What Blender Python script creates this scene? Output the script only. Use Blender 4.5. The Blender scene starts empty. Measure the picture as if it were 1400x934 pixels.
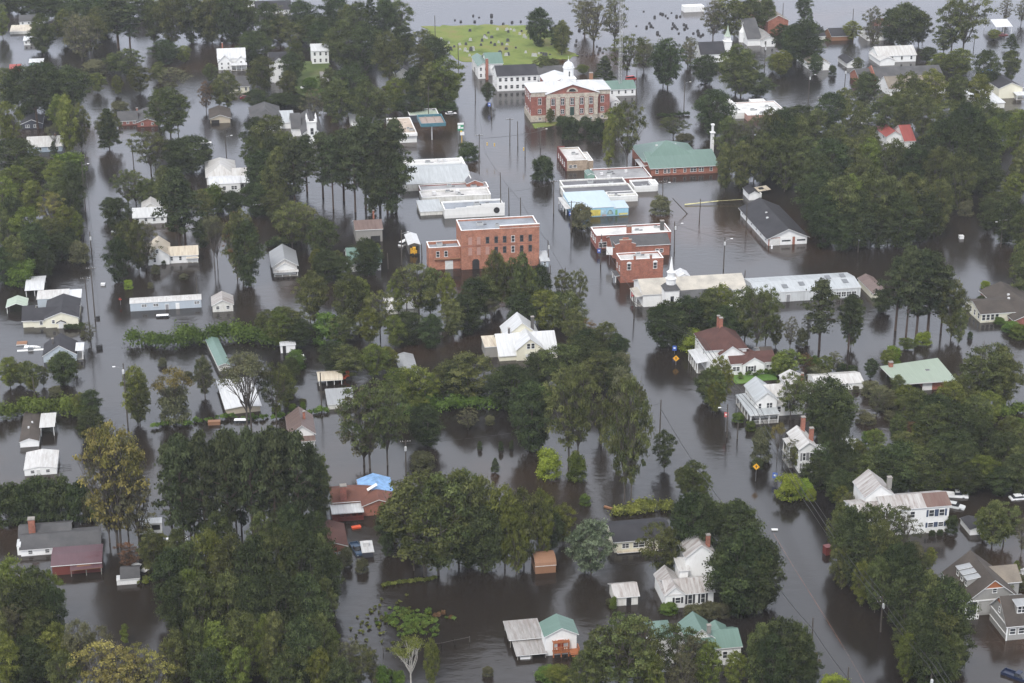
import bpy, math, random
import numpy as np
from mathutils import Vector, Matrix
R = math.radians
# ------------------------------------------------------------------ camera, world, sun, exposure
CAM_H, PITCH, FPX = 197.0, R(22.0), 2600.0
scn = bpy.context.scene
cd = bpy.data.cameras.new("camera"); cam = bpy.data.objects.new("camera", cd)
scn.collection.objects.link(cam); scn.camera = cam
cd.sensor_width = 36.0; cd.lens = FPX / 1400.0 * 36.0
cd.clip_start = 1.0; cd.clip_end = 12000.0
cam.location = (0, 0, CAM_H); cam.rotation_euler = (R(90) - PITCH, 0, 0)

SUN_EL, SUN_AZ = R(52), R(200)      # overcast: soft light from above and a little behind the camera
world = bpy.data.worlds.new("World"); scn.world = world; world.use_nodes = True
wn, wl = world.node_tree.nodes, world.node_tree.links
wn.clear()
sky = wn.new("ShaderNodeTexSky"); sky.sky_type = 'NISHITA'; sky.sun_disc = False
sky.sun_elevation = SUN_EL; sky.sun_rotation = SUN_AZ
sky.air_density = 1.0; sky.dust_density = 6.0; sky.ozone_density = 1.0; sky.altitude = 0
hsv = wn.new("ShaderNodeHueSaturation"); hsv.inputs["Saturation"].default_value = 0.32
wbg = wn.new("ShaderNodeBackground"); wbg.inputs["Strength"].default_value = 0.15
wout = wn.new("ShaderNodeOutputWorld")
wl.new(sky.outputs[0], hsv.inputs["Color"]); cloud = wn.new("ShaderNodeMix"); cloud.data_type = 'RGBA'; cloud.inputs[0].default_value = 0.88      # closed grey cloud cover over the clear sky
wtc = wn.new("ShaderNodeTexCoord"); wsep = wn.new("ShaderNodeSeparateXYZ"); wl.new(wtc.outputs["Generated"], wsep.inputs[0])
crp = wn.new("ShaderNodeValToRGB"); ce = crp.color_ramp.elements; ce[0].position = 0.0; ce[0].color = (.47, .505, .60, 1); ce[1].position = 1.0; ce[1].color = (.34, .335, .335, 1)
for cpos, ccol in ((.25, (.64, .685, .81, 1)), (.42, (.83, .885, 1.0, 1)), (.54, (.83, .88, .99, 1)), (.70, (.45, .445, .46, 1))):
    ce2 = ce.new(cpos); ce2.color = ccol
wl.new(wsep.outputs[2], crp.inputs[0])
csc = wn.new("ShaderNodeVectorMath"); csc.operation = 'SCALE'; csc.inputs[3].default_value = 14.2; wl.new(crp.outputs[0], csc.inputs[0]); wl.new(csc.outputs[0], cloud.inputs[7])
wl.new(hsv.outputs[0], cloud.inputs[6]); wl.new(cloud.outputs[2], wbg.inputs["Color"]); wl.new(wbg.outputs[0], wout.inputs[0])
sd = bpy.data.lights.new("sun", 'SUN'); sd.energy = 2.1; sd.angle = R(12); sd.color = (1.0, 0.97, 0.92)
sun = bpy.data.objects.new("sun", sd); scn.collection.objects.link(sun)
# direction towards the sun (behind the camera, slightly left)
sdir = Vector((-math.sin(R(20)) * math.cos(SUN_EL), -math.cos(R(20)) * math.cos(SUN_EL), math.sin(SUN_EL)))
sun.rotation_euler = sdir.to_track_quat('Z', 'Y').to_euler(); sun.location = (0, 0, 400)
vs = scn.view_settings
vs.view_transform = 'Standard'; vs.look = 'None'; vs.gamma = 1.0; vs.use_curve_mapping = False
vs.exposure = 0.28
try:
    scn.cycles.volume_bounces = 0
    scn.cycles.max_bounces = 5; scn.cycles.diffuse_bounces = 2; scn.cycles.glossy_bounces = 3
    scn.cycles.transmission_bounces = 2; scn.cycles.transparent_max_bounces = 8
except Exception: pass

# ------------------------------------------------------------------ pixel <-> ground
CP, SP = math.cos(PITCH), math.sin(PITCH)
def ground(px, py, z=0.0):
    a = (px - 700.0) / FPX; b = (467.0 - py) / FPX
    d = Vector((a, CP + b * SP, -SP + b * CP))
    t = (z - CAM_H) / d.z
    return Vector((d.x * t, d.y * t, z))
def proj(p):
    x, y, z = p[0], p[1], p[2] - CAM_H
    f = y * CP - z * SP; u = y * SP + z * CP
    return 700.0 + FPX * x / f, 467.0 - FPX * u / f
def scale_at(py):      # px per metre across, px per metre away, px per metre up
    g = ground(700, py); p = proj(g)
    return (proj(g + Vector((1, 0, 0)))[0] - p[0], p[1] - proj(g + Vector((0, 1, 0)))[1], p[1] - proj(g + Vector((0, 0, 1)))[1])
col = scn.collection

# ------------------------------------------------------------------ object helpers
def tag(o, label=None, cat=None, group=None, kind=None):
    if label: o["label"] = label
    if cat: o["category"] = cat
    if group: o["group"] = group
    if kind: o["kind"] = kind
    return o
def empty(name, loc, rz=0.0):
    o = bpy.data.objects.new(name, None); col.objects.link(o)
    o.location = loc; o.rotation_euler = (0, 0, rz); o.empty_display_size = 0.5
    return o
class MB:
    def __init__(s): s.v = []; s.f = []; s.m = []
    def add(s, vs, fs, mi=0):
        b = len(s.v); s.v += [tuple(v) for v in vs]
        for f in fs: s.f.append([b + i for i in f]); s.m.append(mi)
        return s
    def box(s, x0, y0, z0, x1, y1, z1, mi=0):
        v = [(x0,y0,z0),(x1,y0,z0),(x1,y1,z0),(x0,y1,z0),(x0,y0,z1),(x1,y0,z1),(x1,y1,z1),(x0,y1,z1)]
        return s.add(v, [(0,3,2,1),(4,5,6,7),(0,1,5,4),(1,2,6,5),(2,3,7,6),(3,0,4,7)], mi)
    def tube(s, p, q, r0, r1=None, n=7, mi=0):
        r1 = r0 if r1 is None else r1
        p = Vector(p); q = Vector(q); d = (q - p)
        if d.length < 1e-6: return s
        d.normalize(); a = d.orthogonal().normalized(); b = d.cross(a)
        v = []
        for c, r in ((p, r0), (q, r1)):
            for i in range(n):
                t = 2 * math.pi * i / n
                v.append(c + (a * math.cos(t) + b * math.sin(t)) * r)
        f = [(i, (i + 1) % n, n + (i + 1) % n, n + i) for i in range(n)]
        f.append(tuple(range(n - 1, -1, -1))); f.append(tuple(range(n, 2 * n)))
        return s.add(v, f, mi)
    def lathe(s, prof, c=(0, 0), n=12, mi=0):      # prof: list of (r, z)
        v = []; k = len(prof)
        for r, z in prof:
            for i in range(n):
                t = 2 * math.pi * i / n + math.pi / n
                v.append((c[0] + r * math.cos(t), c[1] + r * math.sin(t), z))
        f = []
        for j in range(k - 1):
            for i in range(n): f.append((j*n+i, j*n+(i+1)%n, (j+1)*n+(i+1)%n, (j+1)*n+i))
        f.append(tuple(range(n - 1, -1, -1))); f.append(tuple(range((k-1)*n, k*n)))
        return s.add(v, f, mi)
    def slab(s, pts, t, mi=0, me=1):               # polygon pts (top), thickness t downwards
        n = len(pts); v = [tuple(p) for p in pts] + [(p[0], p[1], p[2] - t) for p in pts]
        b = len(s.v); s.v += v
        s.f.append([b + i for i in range(n)]); s.m.append(mi)
        s.f.append([b + n + i for i in range(n - 1, -1, -1)]); s.m.append(me)
        for i in range(n):
            j = (i + 1) % n
            s.f.append([b + i, b + n + i, b + n + j, b + j]); s.m.append(me)
        return s
    def mesh(s, name, mats):
        me = bpy.data.meshes.new(name); me.from_pydata(s.v, [], s.f)
        for m in mats: me.materials.append(m)
        for p, mi in zip(me.polygons, s.m): p.material_index = min(mi, max(0, len(mats) - 1))
        me.update()
        uv = me.uv_layers.new(name="uv"); d = uv.data
        for p in me.polygons:
            n = p.normal
            if abs(n.z) > 0.985: tu, tv = Vector((1, 0, 0)), Vector((0, 1, 0))
            else:
                tu = Vector((-n.y, n.x, 0)).normalized(); tv = n.cross(tu)
            for li in p.loop_indices:
                c = me.vertices[me.loops[li].vertex_index].co
                d[li].uv = (c.dot(tu), c.dot(tv))
        return me
    def build(s, name, mats, parent=None, loc=None):
        if not isinstance(mats, (list, tuple)): mats = [mats]
        o = bpy.data.objects.new(name, s.mesh(name, mats)); col.objects.link(o)
        if parent: o.parent = parent
        if loc is not None: o.location = loc
        return o

# ------------------------------------------------------------------ materials
MATS = {}
def nt(name):
    m = bpy.data.materials.new(name); m.use_nodes = True
    n, l = m.node_tree.nodes, m.node_tree.links
    return m, n, l, n["Principled BSDF"]
def ramp(n, stops):
    r = n.new("ShaderNodeValToRGB"); e = r.color_ramp.elements
    e[0].position, e[0].color = stops[0][0], (*stops[0][1], 1)
    e[1].position, e[1].color = stops[-1][0], (*stops[-1][1], 1)
    for p, c in stops[1:-1]:
        x = e.new(p); x.color = (*c, 1)
    return r
def sh(c, k): return tuple(max(0, min(1, x * k)) for x in c)
def mixc(n, l, fac, a, b, mode='MIX'):
    x = n.new("ShaderNodeMix"); x.data_type = 'RGBA'; x.blend_type = mode
    for s_, v in ((0, fac), (6, a), (7, b)):
        if isinstance(v, (int, float)): x.inputs[s_].default_value = v
        elif isinstance(v, tuple): x.inputs[s_].default_value = (*v, 1) if len(v) == 3 else v
        else: l.new(v, x.inputs[s_])
    return x.outputs[2]
def noise(n, l, vec, scale, det=4, rough=.6):
    t = n.new("ShaderNodeTexNoise"); t.inputs["Scale"].default_value = scale
    t.inputs["Detail"].default_value = det; t.inputs["Roughness"].default_value = rough
    if vec is not None: l.new(vec, t.inputs["Vector"])
    return t.outputs[0]
def stretched(n, l, src, sc):
    m = n.new("ShaderNodeMapping"); m.inputs["Scale"].default_value = sc; l.new(src, m.inputs["Vector"]); return m.outputs[0]
def coords(n, what="UV"):
    t = n.new("ShaderNodeTexCoord"); return t.outputs[what]
def stripes(n, l, uv, period, axis='X', width=.12):
    s_ = n.new("ShaderNodeSeparateXYZ"); l.new(uv, s_.inputs[0])
    a = n.new("ShaderNodeMath"); a.operation = 'DIVIDE'; l.new(s_.outputs[axis], a.inputs[0]); a.inputs[1].default_value = period
    f = n.new("ShaderNodeMath"); f.operation = 'FRACT'; l.new(a.outputs[0], f.inputs[0])
    g = n.new("ShaderNodeMath"); g.operation = 'LESS_THAN'; l.new(f.outputs[0], g.inputs[0]); g.inputs[1].default_value = width
    return g.outputs[0]
def metal_roof(key, c, c2=None, rust=0.0, seam=.6, rough=.45):
    if key in MATS: return MATS[key]
    m, n, l, b = nt(key); uv = coords(n); c2 = c2 or sh(c, .72)
    st = stretched(n, l, uv, (1.3, .16, 1))
    f = noise(n, l, st, 1.0, 5, .65)
    r = ramp(n, [(.35, (0, 0, 0)), (.68, (1, 1, 1))]); l.new(f, r.inputs[0])
    base = mixc(n, l, r.outputs[0], c, c2)
    if rust > 0:
        f2 = noise(n, l, stretched(n, l, uv, (1.1, .12, 1)), 1.0, 7, .75)
        r2 = ramp(n, [(.62 - .3 * rust, (0, 0, 0)), (.78 - .25 * rust, (1, 1, 1))]); l.new(f2, r2.inputs[0])
        base = mixc(n, l, r2.outputs[0], base, (.15, .105, .085))
    sm = stripes(n, l, uv, seam)
    k = n.new("ShaderNodeMath"); k.operation = 'MULTIPLY'; l.new(sm, k.inputs[0]); k.inputs[1].default_value = .35
    base = mixc(n, l, k.outputs[0], base, sh(c, .55))
    l.new(base, b.inputs["Base Color"]); b.inputs["Roughness"].default_value = rough
    b.inputs["Specular IOR Level"].default_value = .4
    bu = n.new("ShaderNodeBump"); bu.inputs["Strength"].default_value = .5; bu.inputs["Distance"].default_value = .05
    l.new(sm, bu.inputs["Height"]); l.new(bu.outputs[0], b.inputs["Normal"])
    MATS[key] = m; return m
def shingle(key, c):
    if key in MATS: return MATS[key]
    m, n, l, b = nt(key); uv = coords(n)
    f = noise(n, l, stretched(n, l, uv, (2.2, 5, 1)), 1.0, 4, .7)
    g = noise(n, l, uv, .22, 4, .6)
    base = mixc(n, l, f, sh(c, .7), sh(c, 1.3)); r = ramp(n, [(.35, (.75, .75, .75)), (.7, (1.2, 1.18, 1.15))]); l.new(g, r.inputs[0])
    base = mixc(n, l, 1.0, base, r.outputs[0], 'MULTIPLY')
    sm = stripes(n, l, uv, .28, 'Y', .25)
    k = n.new("ShaderNodeMath"); k.operation = 'MULTIPLY'; l.new(sm, k.inputs[0]); k.inputs[1].default_value = .25
    base = mixc(n, l, k.outputs[0], base, sh(c, .5))
    l.new(base, b.inputs["Base Color"]); b.inputs["Roughness"].default_value = .9; b.inputs["Specular IOR Level"].default_value = .2
    MATS[key] = m; return m
def siding(key, c, board=.2, dirt=.28):
    if key in MATS: return MATS[key]
    m, n, l, b = nt(key); uv = coords(n)
    f = noise(n, l, stretched(n, l, uv, (.9, .25, 1)), 1.2, 5, .65)
    r = ramp(n, [(.4, (0, 0, 0)), (.8, (dirt, dirt, dirt))]); l.new(f, r.inputs[0])
    base = mixc(n, l, r.outputs[0], c, (c[0]*.55, c[1]*.53, c[2]*.48))
    sm = stripes(n, l, uv, board, 'Y', .2)
    k = n.new("ShaderNodeMath"); k.operation = 'MULTIPLY'; l.new(sm, k.inputs[0]); k.inputs[1].default_value = .2
    base = mixc(n, l, k.outputs[0], base, sh(c, .5))
    l.new(base, b.inputs["Base Color"]); b.inputs["Roughness"].default_value = .7; b.inputs["Specular IOR Level"].default_value = .3
    MATS[key] = m; return m
def brick(key, c):
    if key in MATS: return MATS[key]
    m, n, l, b = nt(key); uv = coords(n)
    t = n.new("ShaderNodeTexBrick"); l.new(uv, t.inputs["Vector"])
    t.inputs["Color1"].default_value = (*sh(c, 1.15), 1); t.inputs["Color2"].default_value = (*sh(c, .78), 1)
    t.inputs["Mortar"].default_value = (.27, .22, .19, 1); t.inputs["Scale"].default_value = 1.0
    t.inputs["Brick Width"].default_value = .45; t.inputs["Row Height"].default_value = .16; t.inputs["Mortar Size"].default_value = .014
    f = noise(n, l, uv, .45, 6, .7); r = ramp(n, [(.3, (.62, .6, .6)), (.55, (1, 1, 1)), (.8, (1.25, 1.22, 1.15))]); l.new(f, r.inputs[0])
    base = mixc(n, l, 1.0, t.outputs[0], r.outputs[0], 'MULTIPLY')
    f2 = noise(n, l, stretched(n, l, uv, (1.2, .15, 1)), 1, 4, .6); r2 = ramp(n, [(.55, (0, 0, 0)), (.85, (.55, .55, .55))]); l.new(f2, r2.inputs[0])
    base = mixc(n, l, r2.outputs[0], base, (.10, .075, .06))
    l.new(base, b.inputs["Base Color"]); b.inputs["Roughness"].default_value = .88; b.inputs["Specular IOR Level"].default_value = .2
    MATS[key] = m; return m
def plain(key, c, rough=.7, metal=0.0, var=.25, scale=1.2):
    if key in MATS: return MATS[key]
    m, n, l, b = nt(key)
    f = noise(n, l, coords(n, "Object"), scale, 5, .65)
    r = ramp(n, [(.3, sh(c, 1 - var)), (.7, sh(c, 1 + var * .5))]); l.new(f, r.inputs[0])
    l.new(r.outputs[0], b.inputs["Base Color"]); b.inputs["Roughness"].default_value = rough; b.inputs["Metallic"].default_value = metal
    b.inputs["Specular IOR Level"].default_value = .35
    MATS[key] = m; return m
def flat_roof(key, c):
    if key in MATS: return MATS[key]
    m, n, l, b = nt(key); o = coords(n, "Object")
    f = noise(n, l, o, .18, 6, .62); r = ramp(n, [(.32, sh(c, .72)), (.5, c), (.72, sh(c, 1.22))]); l.new(f, r.inputs[0])
    f2 = noise(n, l, o, 1.5, 3); base = mixc(n, l, .25, r.outputs[0], f2, 'OVERLAY')
    sm = stripes(n, l, o, 2.2, 'Y', .05); k = n.new("ShaderNodeMath"); k.operation = 'MULTIPLY'; l.new(sm, k.inputs[0]); k.inputs[1].default_value = .3
    base = mixc(n, l, k.outputs[0], base, sh(c, .6))
    l.new(base, b.inputs["Base Color"]); b.inputs["Roughness"].default_value = .75; b.inputs["Specular IOR Level"].default_value = .3
    MATS[key] = m; return m

W = {  # walls
 'white': lambda: siding('white_siding', (.78, .78, .77)), 'white2': lambda: siding('weathered_white_siding', (.66, .65, .61), dirt=.9),
 'cream': lambda: siding('cream_siding', (.70, .67, .54)), 'blue': lambda: siding('blue_grey_siding', (.30, .36, .42), .3),
 'pale': lambda: siding('pale_blue_metal_siding', (.42, .47, .52), .4), 'gray': lambda: siding('grey_siding', (.30, .295, .28)),
 'navy': lambda: siding('dark_navy_siding', (.045, .05, .065)), 'tan': lambda: siding('tan_siding', (.46, .40, .31)),
 'brick': lambda: brick('red_brick', (.33, .108, .065)), 'brick2': lambda: brick('orange_brick', (.40, .155, .09)), 'brick3': lambda: brick('dark_red_brick', (.27, .075, .055)),
 'tanb': lambda: brick('tan_brick', (.42, .33, .24)), 'red': lambda: siding('red_siding', (.15, .038, .03)),
 'metal': lambda: metal_roof('white_metal_wall', (.62, .64, .65), seam=.9), 'mwhite': lambda: siding('white_masonry', (.74, .74, .72), 5.0),
 'brown': lambda: siding('brown_boards', (.24, .125, .07)), 'dark': lambda: siding('dark_boards', (.09, .085, .08)), 'stone': lambda: brick('pale_limestone', (.52, .47, .39)),
 'wood': lambda: siding('weathered_grey_wood', (.26, .25, .23)), 'orange': lambda: siding('orange_stained_wood', (.33, .12, .05)), 'green': lambda: siding('green_boards', (.20, .32, .26)),
 'aqua': lambda: siding('aqua_painted_wall', (.30, .52, .66), 5.0), 'pinkish': lambda: siding('pinkish_brick_painted', (.40, .24, .20), 5.0),
}
W['w'] = W['wood']
RF = {
 'wd': lambda: siding('brown_plank_roof', (.25, .135, .08)), 'tin': lambda: metal_roof('weathered_tin_roof', (.36, .35, .34), (.19, .175, .165), .4), 'rr': lambda: metal_roof('red_rusted_roof', (.155, .092, .078), (.10, .055, .045), .6),
 'w': lambda: metal_roof('white_metal_roof', (.60, .61, .62)), 'ww': lambda: metal_roof('weathered_white_metal_roof', (.53, .53, .52), (.36, .34, .32), .25),
 'wr': lambda: metal_roof('rusty_white_metal_roof', (.45, .44, .43), (.27, .245, .23), .45), 'lg': lambda: metal_roof('light_grey_metal_roof', (.42, .445, .46)),
 'rust': lambda: metal_roof('rusted_red_metal_roof', (.165, .115, .10), (.085, .055, .048), .4), 'mg': lambda: metal_roof('grey_metal_roof', (.30, .31, .32)),
 'g': lambda: metal_roof('sea_green_metal_roof', (.125, .20, .17), (.10, .165, .14)), 'lgreen': lambda: metal_roof('pale_green_metal_roof', (.29, .35, .285), (.25, .30, .245)),
 'gg': lambda: metal_roof('faded_green_metal_roof', (.40, .47, .38)), 'lb': lambda: metal_roof('light_blue_metal_roof', (.42, .51, .57), (.37, .45, .51)),
 'mar': lambda: metal_roof('maroon_metal_roof', (.105, .052, .062), (.085, .042, .05)), 'redm': lambda: metal_roof('red_metal_roof', (.33, .085, .075)),
 'cr': lambda: metal_roof('cream_metal_roof', (.58, .53, .43), (.40, .33, .25), .3),
 'dk': lambda: shingle('charcoal_shingles', (.042, .042, .048)), 'gs': lambda: shingle('grey_shingles', (.088, .088, .092)), 'lgs': lambda: shingle('light_grey_shingles', (.27, .265, .26)),
 'br': lambda: shingle('brown_shingles', (.070, .060, .053)), 'rb': lambda: shingle('red_brown_shingles', (.155, .072, .055)), 'tn': lambda: shingle('tan_shingles', (.20, .175, .145)),
 'mb': lambda: shingle('maroon_brown_shingles', (.095, .048, .042)), 'bg': lambda: shingle('beige_shingles', (.44, .415, .37)),
 'fw': lambda: flat_roof('white_flat_roof', (.56, .56, .55)), 'fg': lambda: flat_roof('grey_flat_roof', (.30, .30, .31)), 'flg': lambda: flat_roof('light_grey_flat_roof', (.47, .46, .45)),
 'fd': lambda: flat_roof('dark_flat_roof', (.12, .12, .13)), 'fbg': lambda: flat_roof('blue_grey_flat_roof', (.23, .25, .28)), 'ft': lambda: flat_roof('tan_flat_roof', (.42, .35, .29)),
}
def white_trim(): return plain('white_trim', (.76, .76, .75), .6, var=.12)
def glass():
    if 'glass' in MATS: return MATS['glass']
    m, n, l, b = nt('window_glass'); f = noise(n, l, coords(n, "Object"), .9, 2)
    r = ramp(n, [(.4, (.012, .014, .018)), (.65, (.05, .055, .06))]); l.new(f, r.inputs[0]); l.new(r.outputs[0], b.inputs["Base Color"])
    b.inputs["Roughness"].default_value = .12; b.inputs["Specular IOR Level"].default_value = .6
    MATS['glass'] = m; return m
# ------------------------------------------------------------------ the setting
def water_mat():
    m, n, l, b = nt('flood_water'); o = coords(n, "Object")
    f = noise(n, l, stretched(n, l, o, (1, .8, 1)), .012, 4, .55)
    r = ramp(n, [(.35, (.012, .010, .009)), (.55, (.021, .016, .012)), (.74, (.060, .031, .016))]); l.new(f, r.inputs[0])
    l.new(r.outputs[0], b.inputs["Base Color"]); b.inputs["IOR"].default_value = 1.38
    f1 = noise(n, l, stretched(n, l, o, (1, 1.6, 1)), .30, 3, .6)
    f2 = noise(n, l, stretched(n, l, o, (1, 1.3, 1)), 1.6, 2, .6)
    f3 = noise(n, l, o, .02, 3, .6); r3 = ramp(n, [(.45, (.10, .10, .10)), (.62, (1, 1, 1))]); l.new(f3, r3.inputs[0])
    b1 = n.new("ShaderNodeBump"); b1.inputs["Distance"].default_value = .15; l.new(f1, b1.inputs["Height"]); l.new(r3.outputs[0], b1.inputs["Strength"])
    b2 = n.new("ShaderNodeBump"); b2.inputs["Distance"].default_value = .015; b2.inputs["Strength"].default_value = .6
    l.new(f2, b2.inputs["Height"]); l.new(b1.outputs[0], b2.inputs["Normal"]); l.new(b2.outputs[0], b.inputs["Normal"])
    rr = n.new("ShaderNodeMapRange"); l.new(f3, rr.inputs[0]); rr.inputs[3].default_value = .08; rr.inputs[4].default_value = .22
    l.new(rr.outputs[0], b.inputs["Roughness"])
    MATS['water'] = m; return m
WATER = water_mat()
def line_mat():
    m = WATER.copy(); m.name = 'water_over_orange_line'; MATS['line'] = m
    n, l = m.node_tree.nodes, m.node_tree.links; b = n["Principled BSDF"]
    for k in list(b.inputs["Base Color"].links): l.remove(k)
    f = noise(n, l, coords(n, "Object"), .25, 4); r = ramp(n, [(.38, (.03, .02, .013)), (.62, (.085, .036, .02))]); l.new(f, r.inputs[0]); l.new(r.outputs[0], b.inputs["Base Color"])
    return m
mb = MB(); mb.add([(-4000, -600, 0), (4000, -600, 0), (4000, 6000, 0), (-4000, 6000, 0)], [(0, 1, 2, 3)])
tag(mb.build('flood_water', WATER), kind='structure')
mb = MB(); mb.add([(-4000, -600, -3.2), (4000, -600, -3.2), (4000, 6000, -3.2), (-4000, 6000, -3.2)], [(0, 1, 2, 3)])
tag(mb.build('ground', plain('mud', (.09, .07, .05), .95, scale=.05)), kind='structure')
def strip(name, pts, w, mat, z=.004, kind='structure'):
    P = [ground(*p) for p in pts]; m = MB(); v = []
    for i, p in enumerate(P):
        d = (P[min(i+1, len(P)-1)] - P[max(i-1, 0)]).normalized(); nn = Vector((-d.y, d.x, 0))
        v += [p + nn * w/2 + Vector((0, 0, z)), p - nn * w/2 + Vector((0, 0, z))]
    m.add(v, [(2*i, 2*i+1, 2*i+3, 2*i+2) for i in range(len(P)-1)])
    return tag(m.build(name, mat), kind=kind)
strip('road_centre_line', [(1058,730),(1083,772),(1108,812),(1133,852),(1158,893),(1185,940),(1215,990)], .24, line_mat())
def grass_mat(key='grass', c1=(.075,.105,.028), c2=(.15,.19,.05), c3=(.20,.17,.07)):
    if key in MATS: return MATS[key]
    m, n, l, b = nt(key); o = coords(n, "Object")
    f = noise(n, l, o, .09, 6, .65); r = ramp(n, [(.3, c1), (.5, c2), (.72, c3)]); l.new(f, r.inputs[0])
    f2 = noise(n, l, o, 2.2, 4, .7); base = mixc(n, l, .45, r.outputs[0], f2, 'OVERLAY'); l.new(base, b.inputs["Base Color"])
    b.inputs["Roughness"].default_value = .95; b.inputs["Specular IOR Level"].default_value = .1
    bu = n.new("ShaderNodeBump"); bu.inputs["Distance"].default_value = .1; l.new(f2, bu.inputs["Height"]); l.new(bu.outputs[0], b.inputs["Normal"])
    MATS[key] = m; return m
def land(name, pts, mat, z=.12, jit=1.2, seed=1, sub=6):
    rnd = random.Random(seed); P = [ground(*p) for p in pts]; out = []
    for i, p in enumerate(P):
        q = P[(i+1) % len(P)]
        for k in range(sub):
            t = k / sub; r = p.lerp(q, t)
            out.append(Vector((r.x + rnd.uniform(-jit, jit), r.y + rnd.uniform(-jit, jit), 0)))
    c = sum(out, Vector()) / len(out); n = len(out); m = MB()
    v = [Vector((p.x, p.y, -.3)) for p in out] + [c + (p - c) * .97 + Vector((0, 0, z)) for p in out]
    m.add(v, [(i, (i+1) % n, n + (i+1) % n, n + i) for i in range(n)] + [tuple(range(n, 2*n))])
    return tag(m.build(name, mat), kind='structure')
land('cemetery_lawn', [(576,36),(640,34),(700,34),(740,38),(756,44),(762,62),(790,74),(783,80),(752,82),(748,88),(690,90),(628,84),(600,62)], grass_mat(), .25, 2.0, 3)
land('yard_grass', [(415,84),(452,86),(452,98),(446,122),(430,134),(404,128),(402,104)], grass_mat('dull_grass', (.05,.07,.025), (.08,.11,.035), (.12,.12,.06)), .2, 1.0, 5)
land('driveway', [(437,98),(450,98),(453,128),(438,130)], plain('driveway_gravel', (.24, .23, .22), .95), .26, .3, 7, 3)
land('courthouse_lawn', [(727,170),(764,166),(764,171),(731,176)], grass_mat(), .2, .3, 9)
land('house_lawn', [(1000,514),(1060,508),(1064,519),(1004,526)], grass_mat('lush_grass', (.05,.10,.02), (.09,.17,.04), (.12,.18,.05)), .2, .3, 11)

# ------------------------------------------------------------------ buildings
ROT = R(9.6)
LAND = []          # (world position, short phrase) used when trees and poles are described by what they stand beside
_winmesh = {}
def win_mesh(w, h, dark=False, arch=False):
    k = (round(w, 1), round(h, 1), dark, arch)
    if k in _winmesh: return _winmesh[k]
    w, h = max(.4, k[0]), max(.4, k[1]); m = MB(); t = .09
    # local: x across, z up, outwards is -y; origin at centre of the window on the wall
    m.box(-w/2, -.07, -h/2, -w/2+t, .02, h/2, 0); m.box(w/2-t, -.07, -h/2, w/2, .02, h/2, 0)
    m.box(-w/2+t, -.07, h/2-t, w/2-t, .02, h/2, 0); m.box(-w/2-.06, -.12, -h/2-.02, w/2+.06, .02, -h/2+t, 0)
    m.box(-w/2+t, -.055, -.035, w/2-t, .015, .035, 0)
    if w > 1.3: m.box(-.05, -.06, -h/2+t, .05, .016, h/2-t, 0)
    m.add([(-w/2+t, -.03, -h/2+t), (w/2-t, -.03, -h/2+t), (w/2-t, -.03, h/2-t), (-w/2+t, -.03, h/2-t)], [(0, 1, 2, 3)], 1)
    if arch:
        v = [(0, -.08, h/2)]; v += [(w*.62*math.cos(math.pi*i/8), -.08, h/2 + w*.5*math.sin(math.pi*i/8)) for i in range(9)]
        m.add(v, [(0, i+1, i+2) for i in range(8)], 0)
    me = m.mesh('window', [plain('dark_frame', (.10, .10, .10)) if dark else white_trim(), glass()]); _winmesh[k] = me; return me
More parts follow.
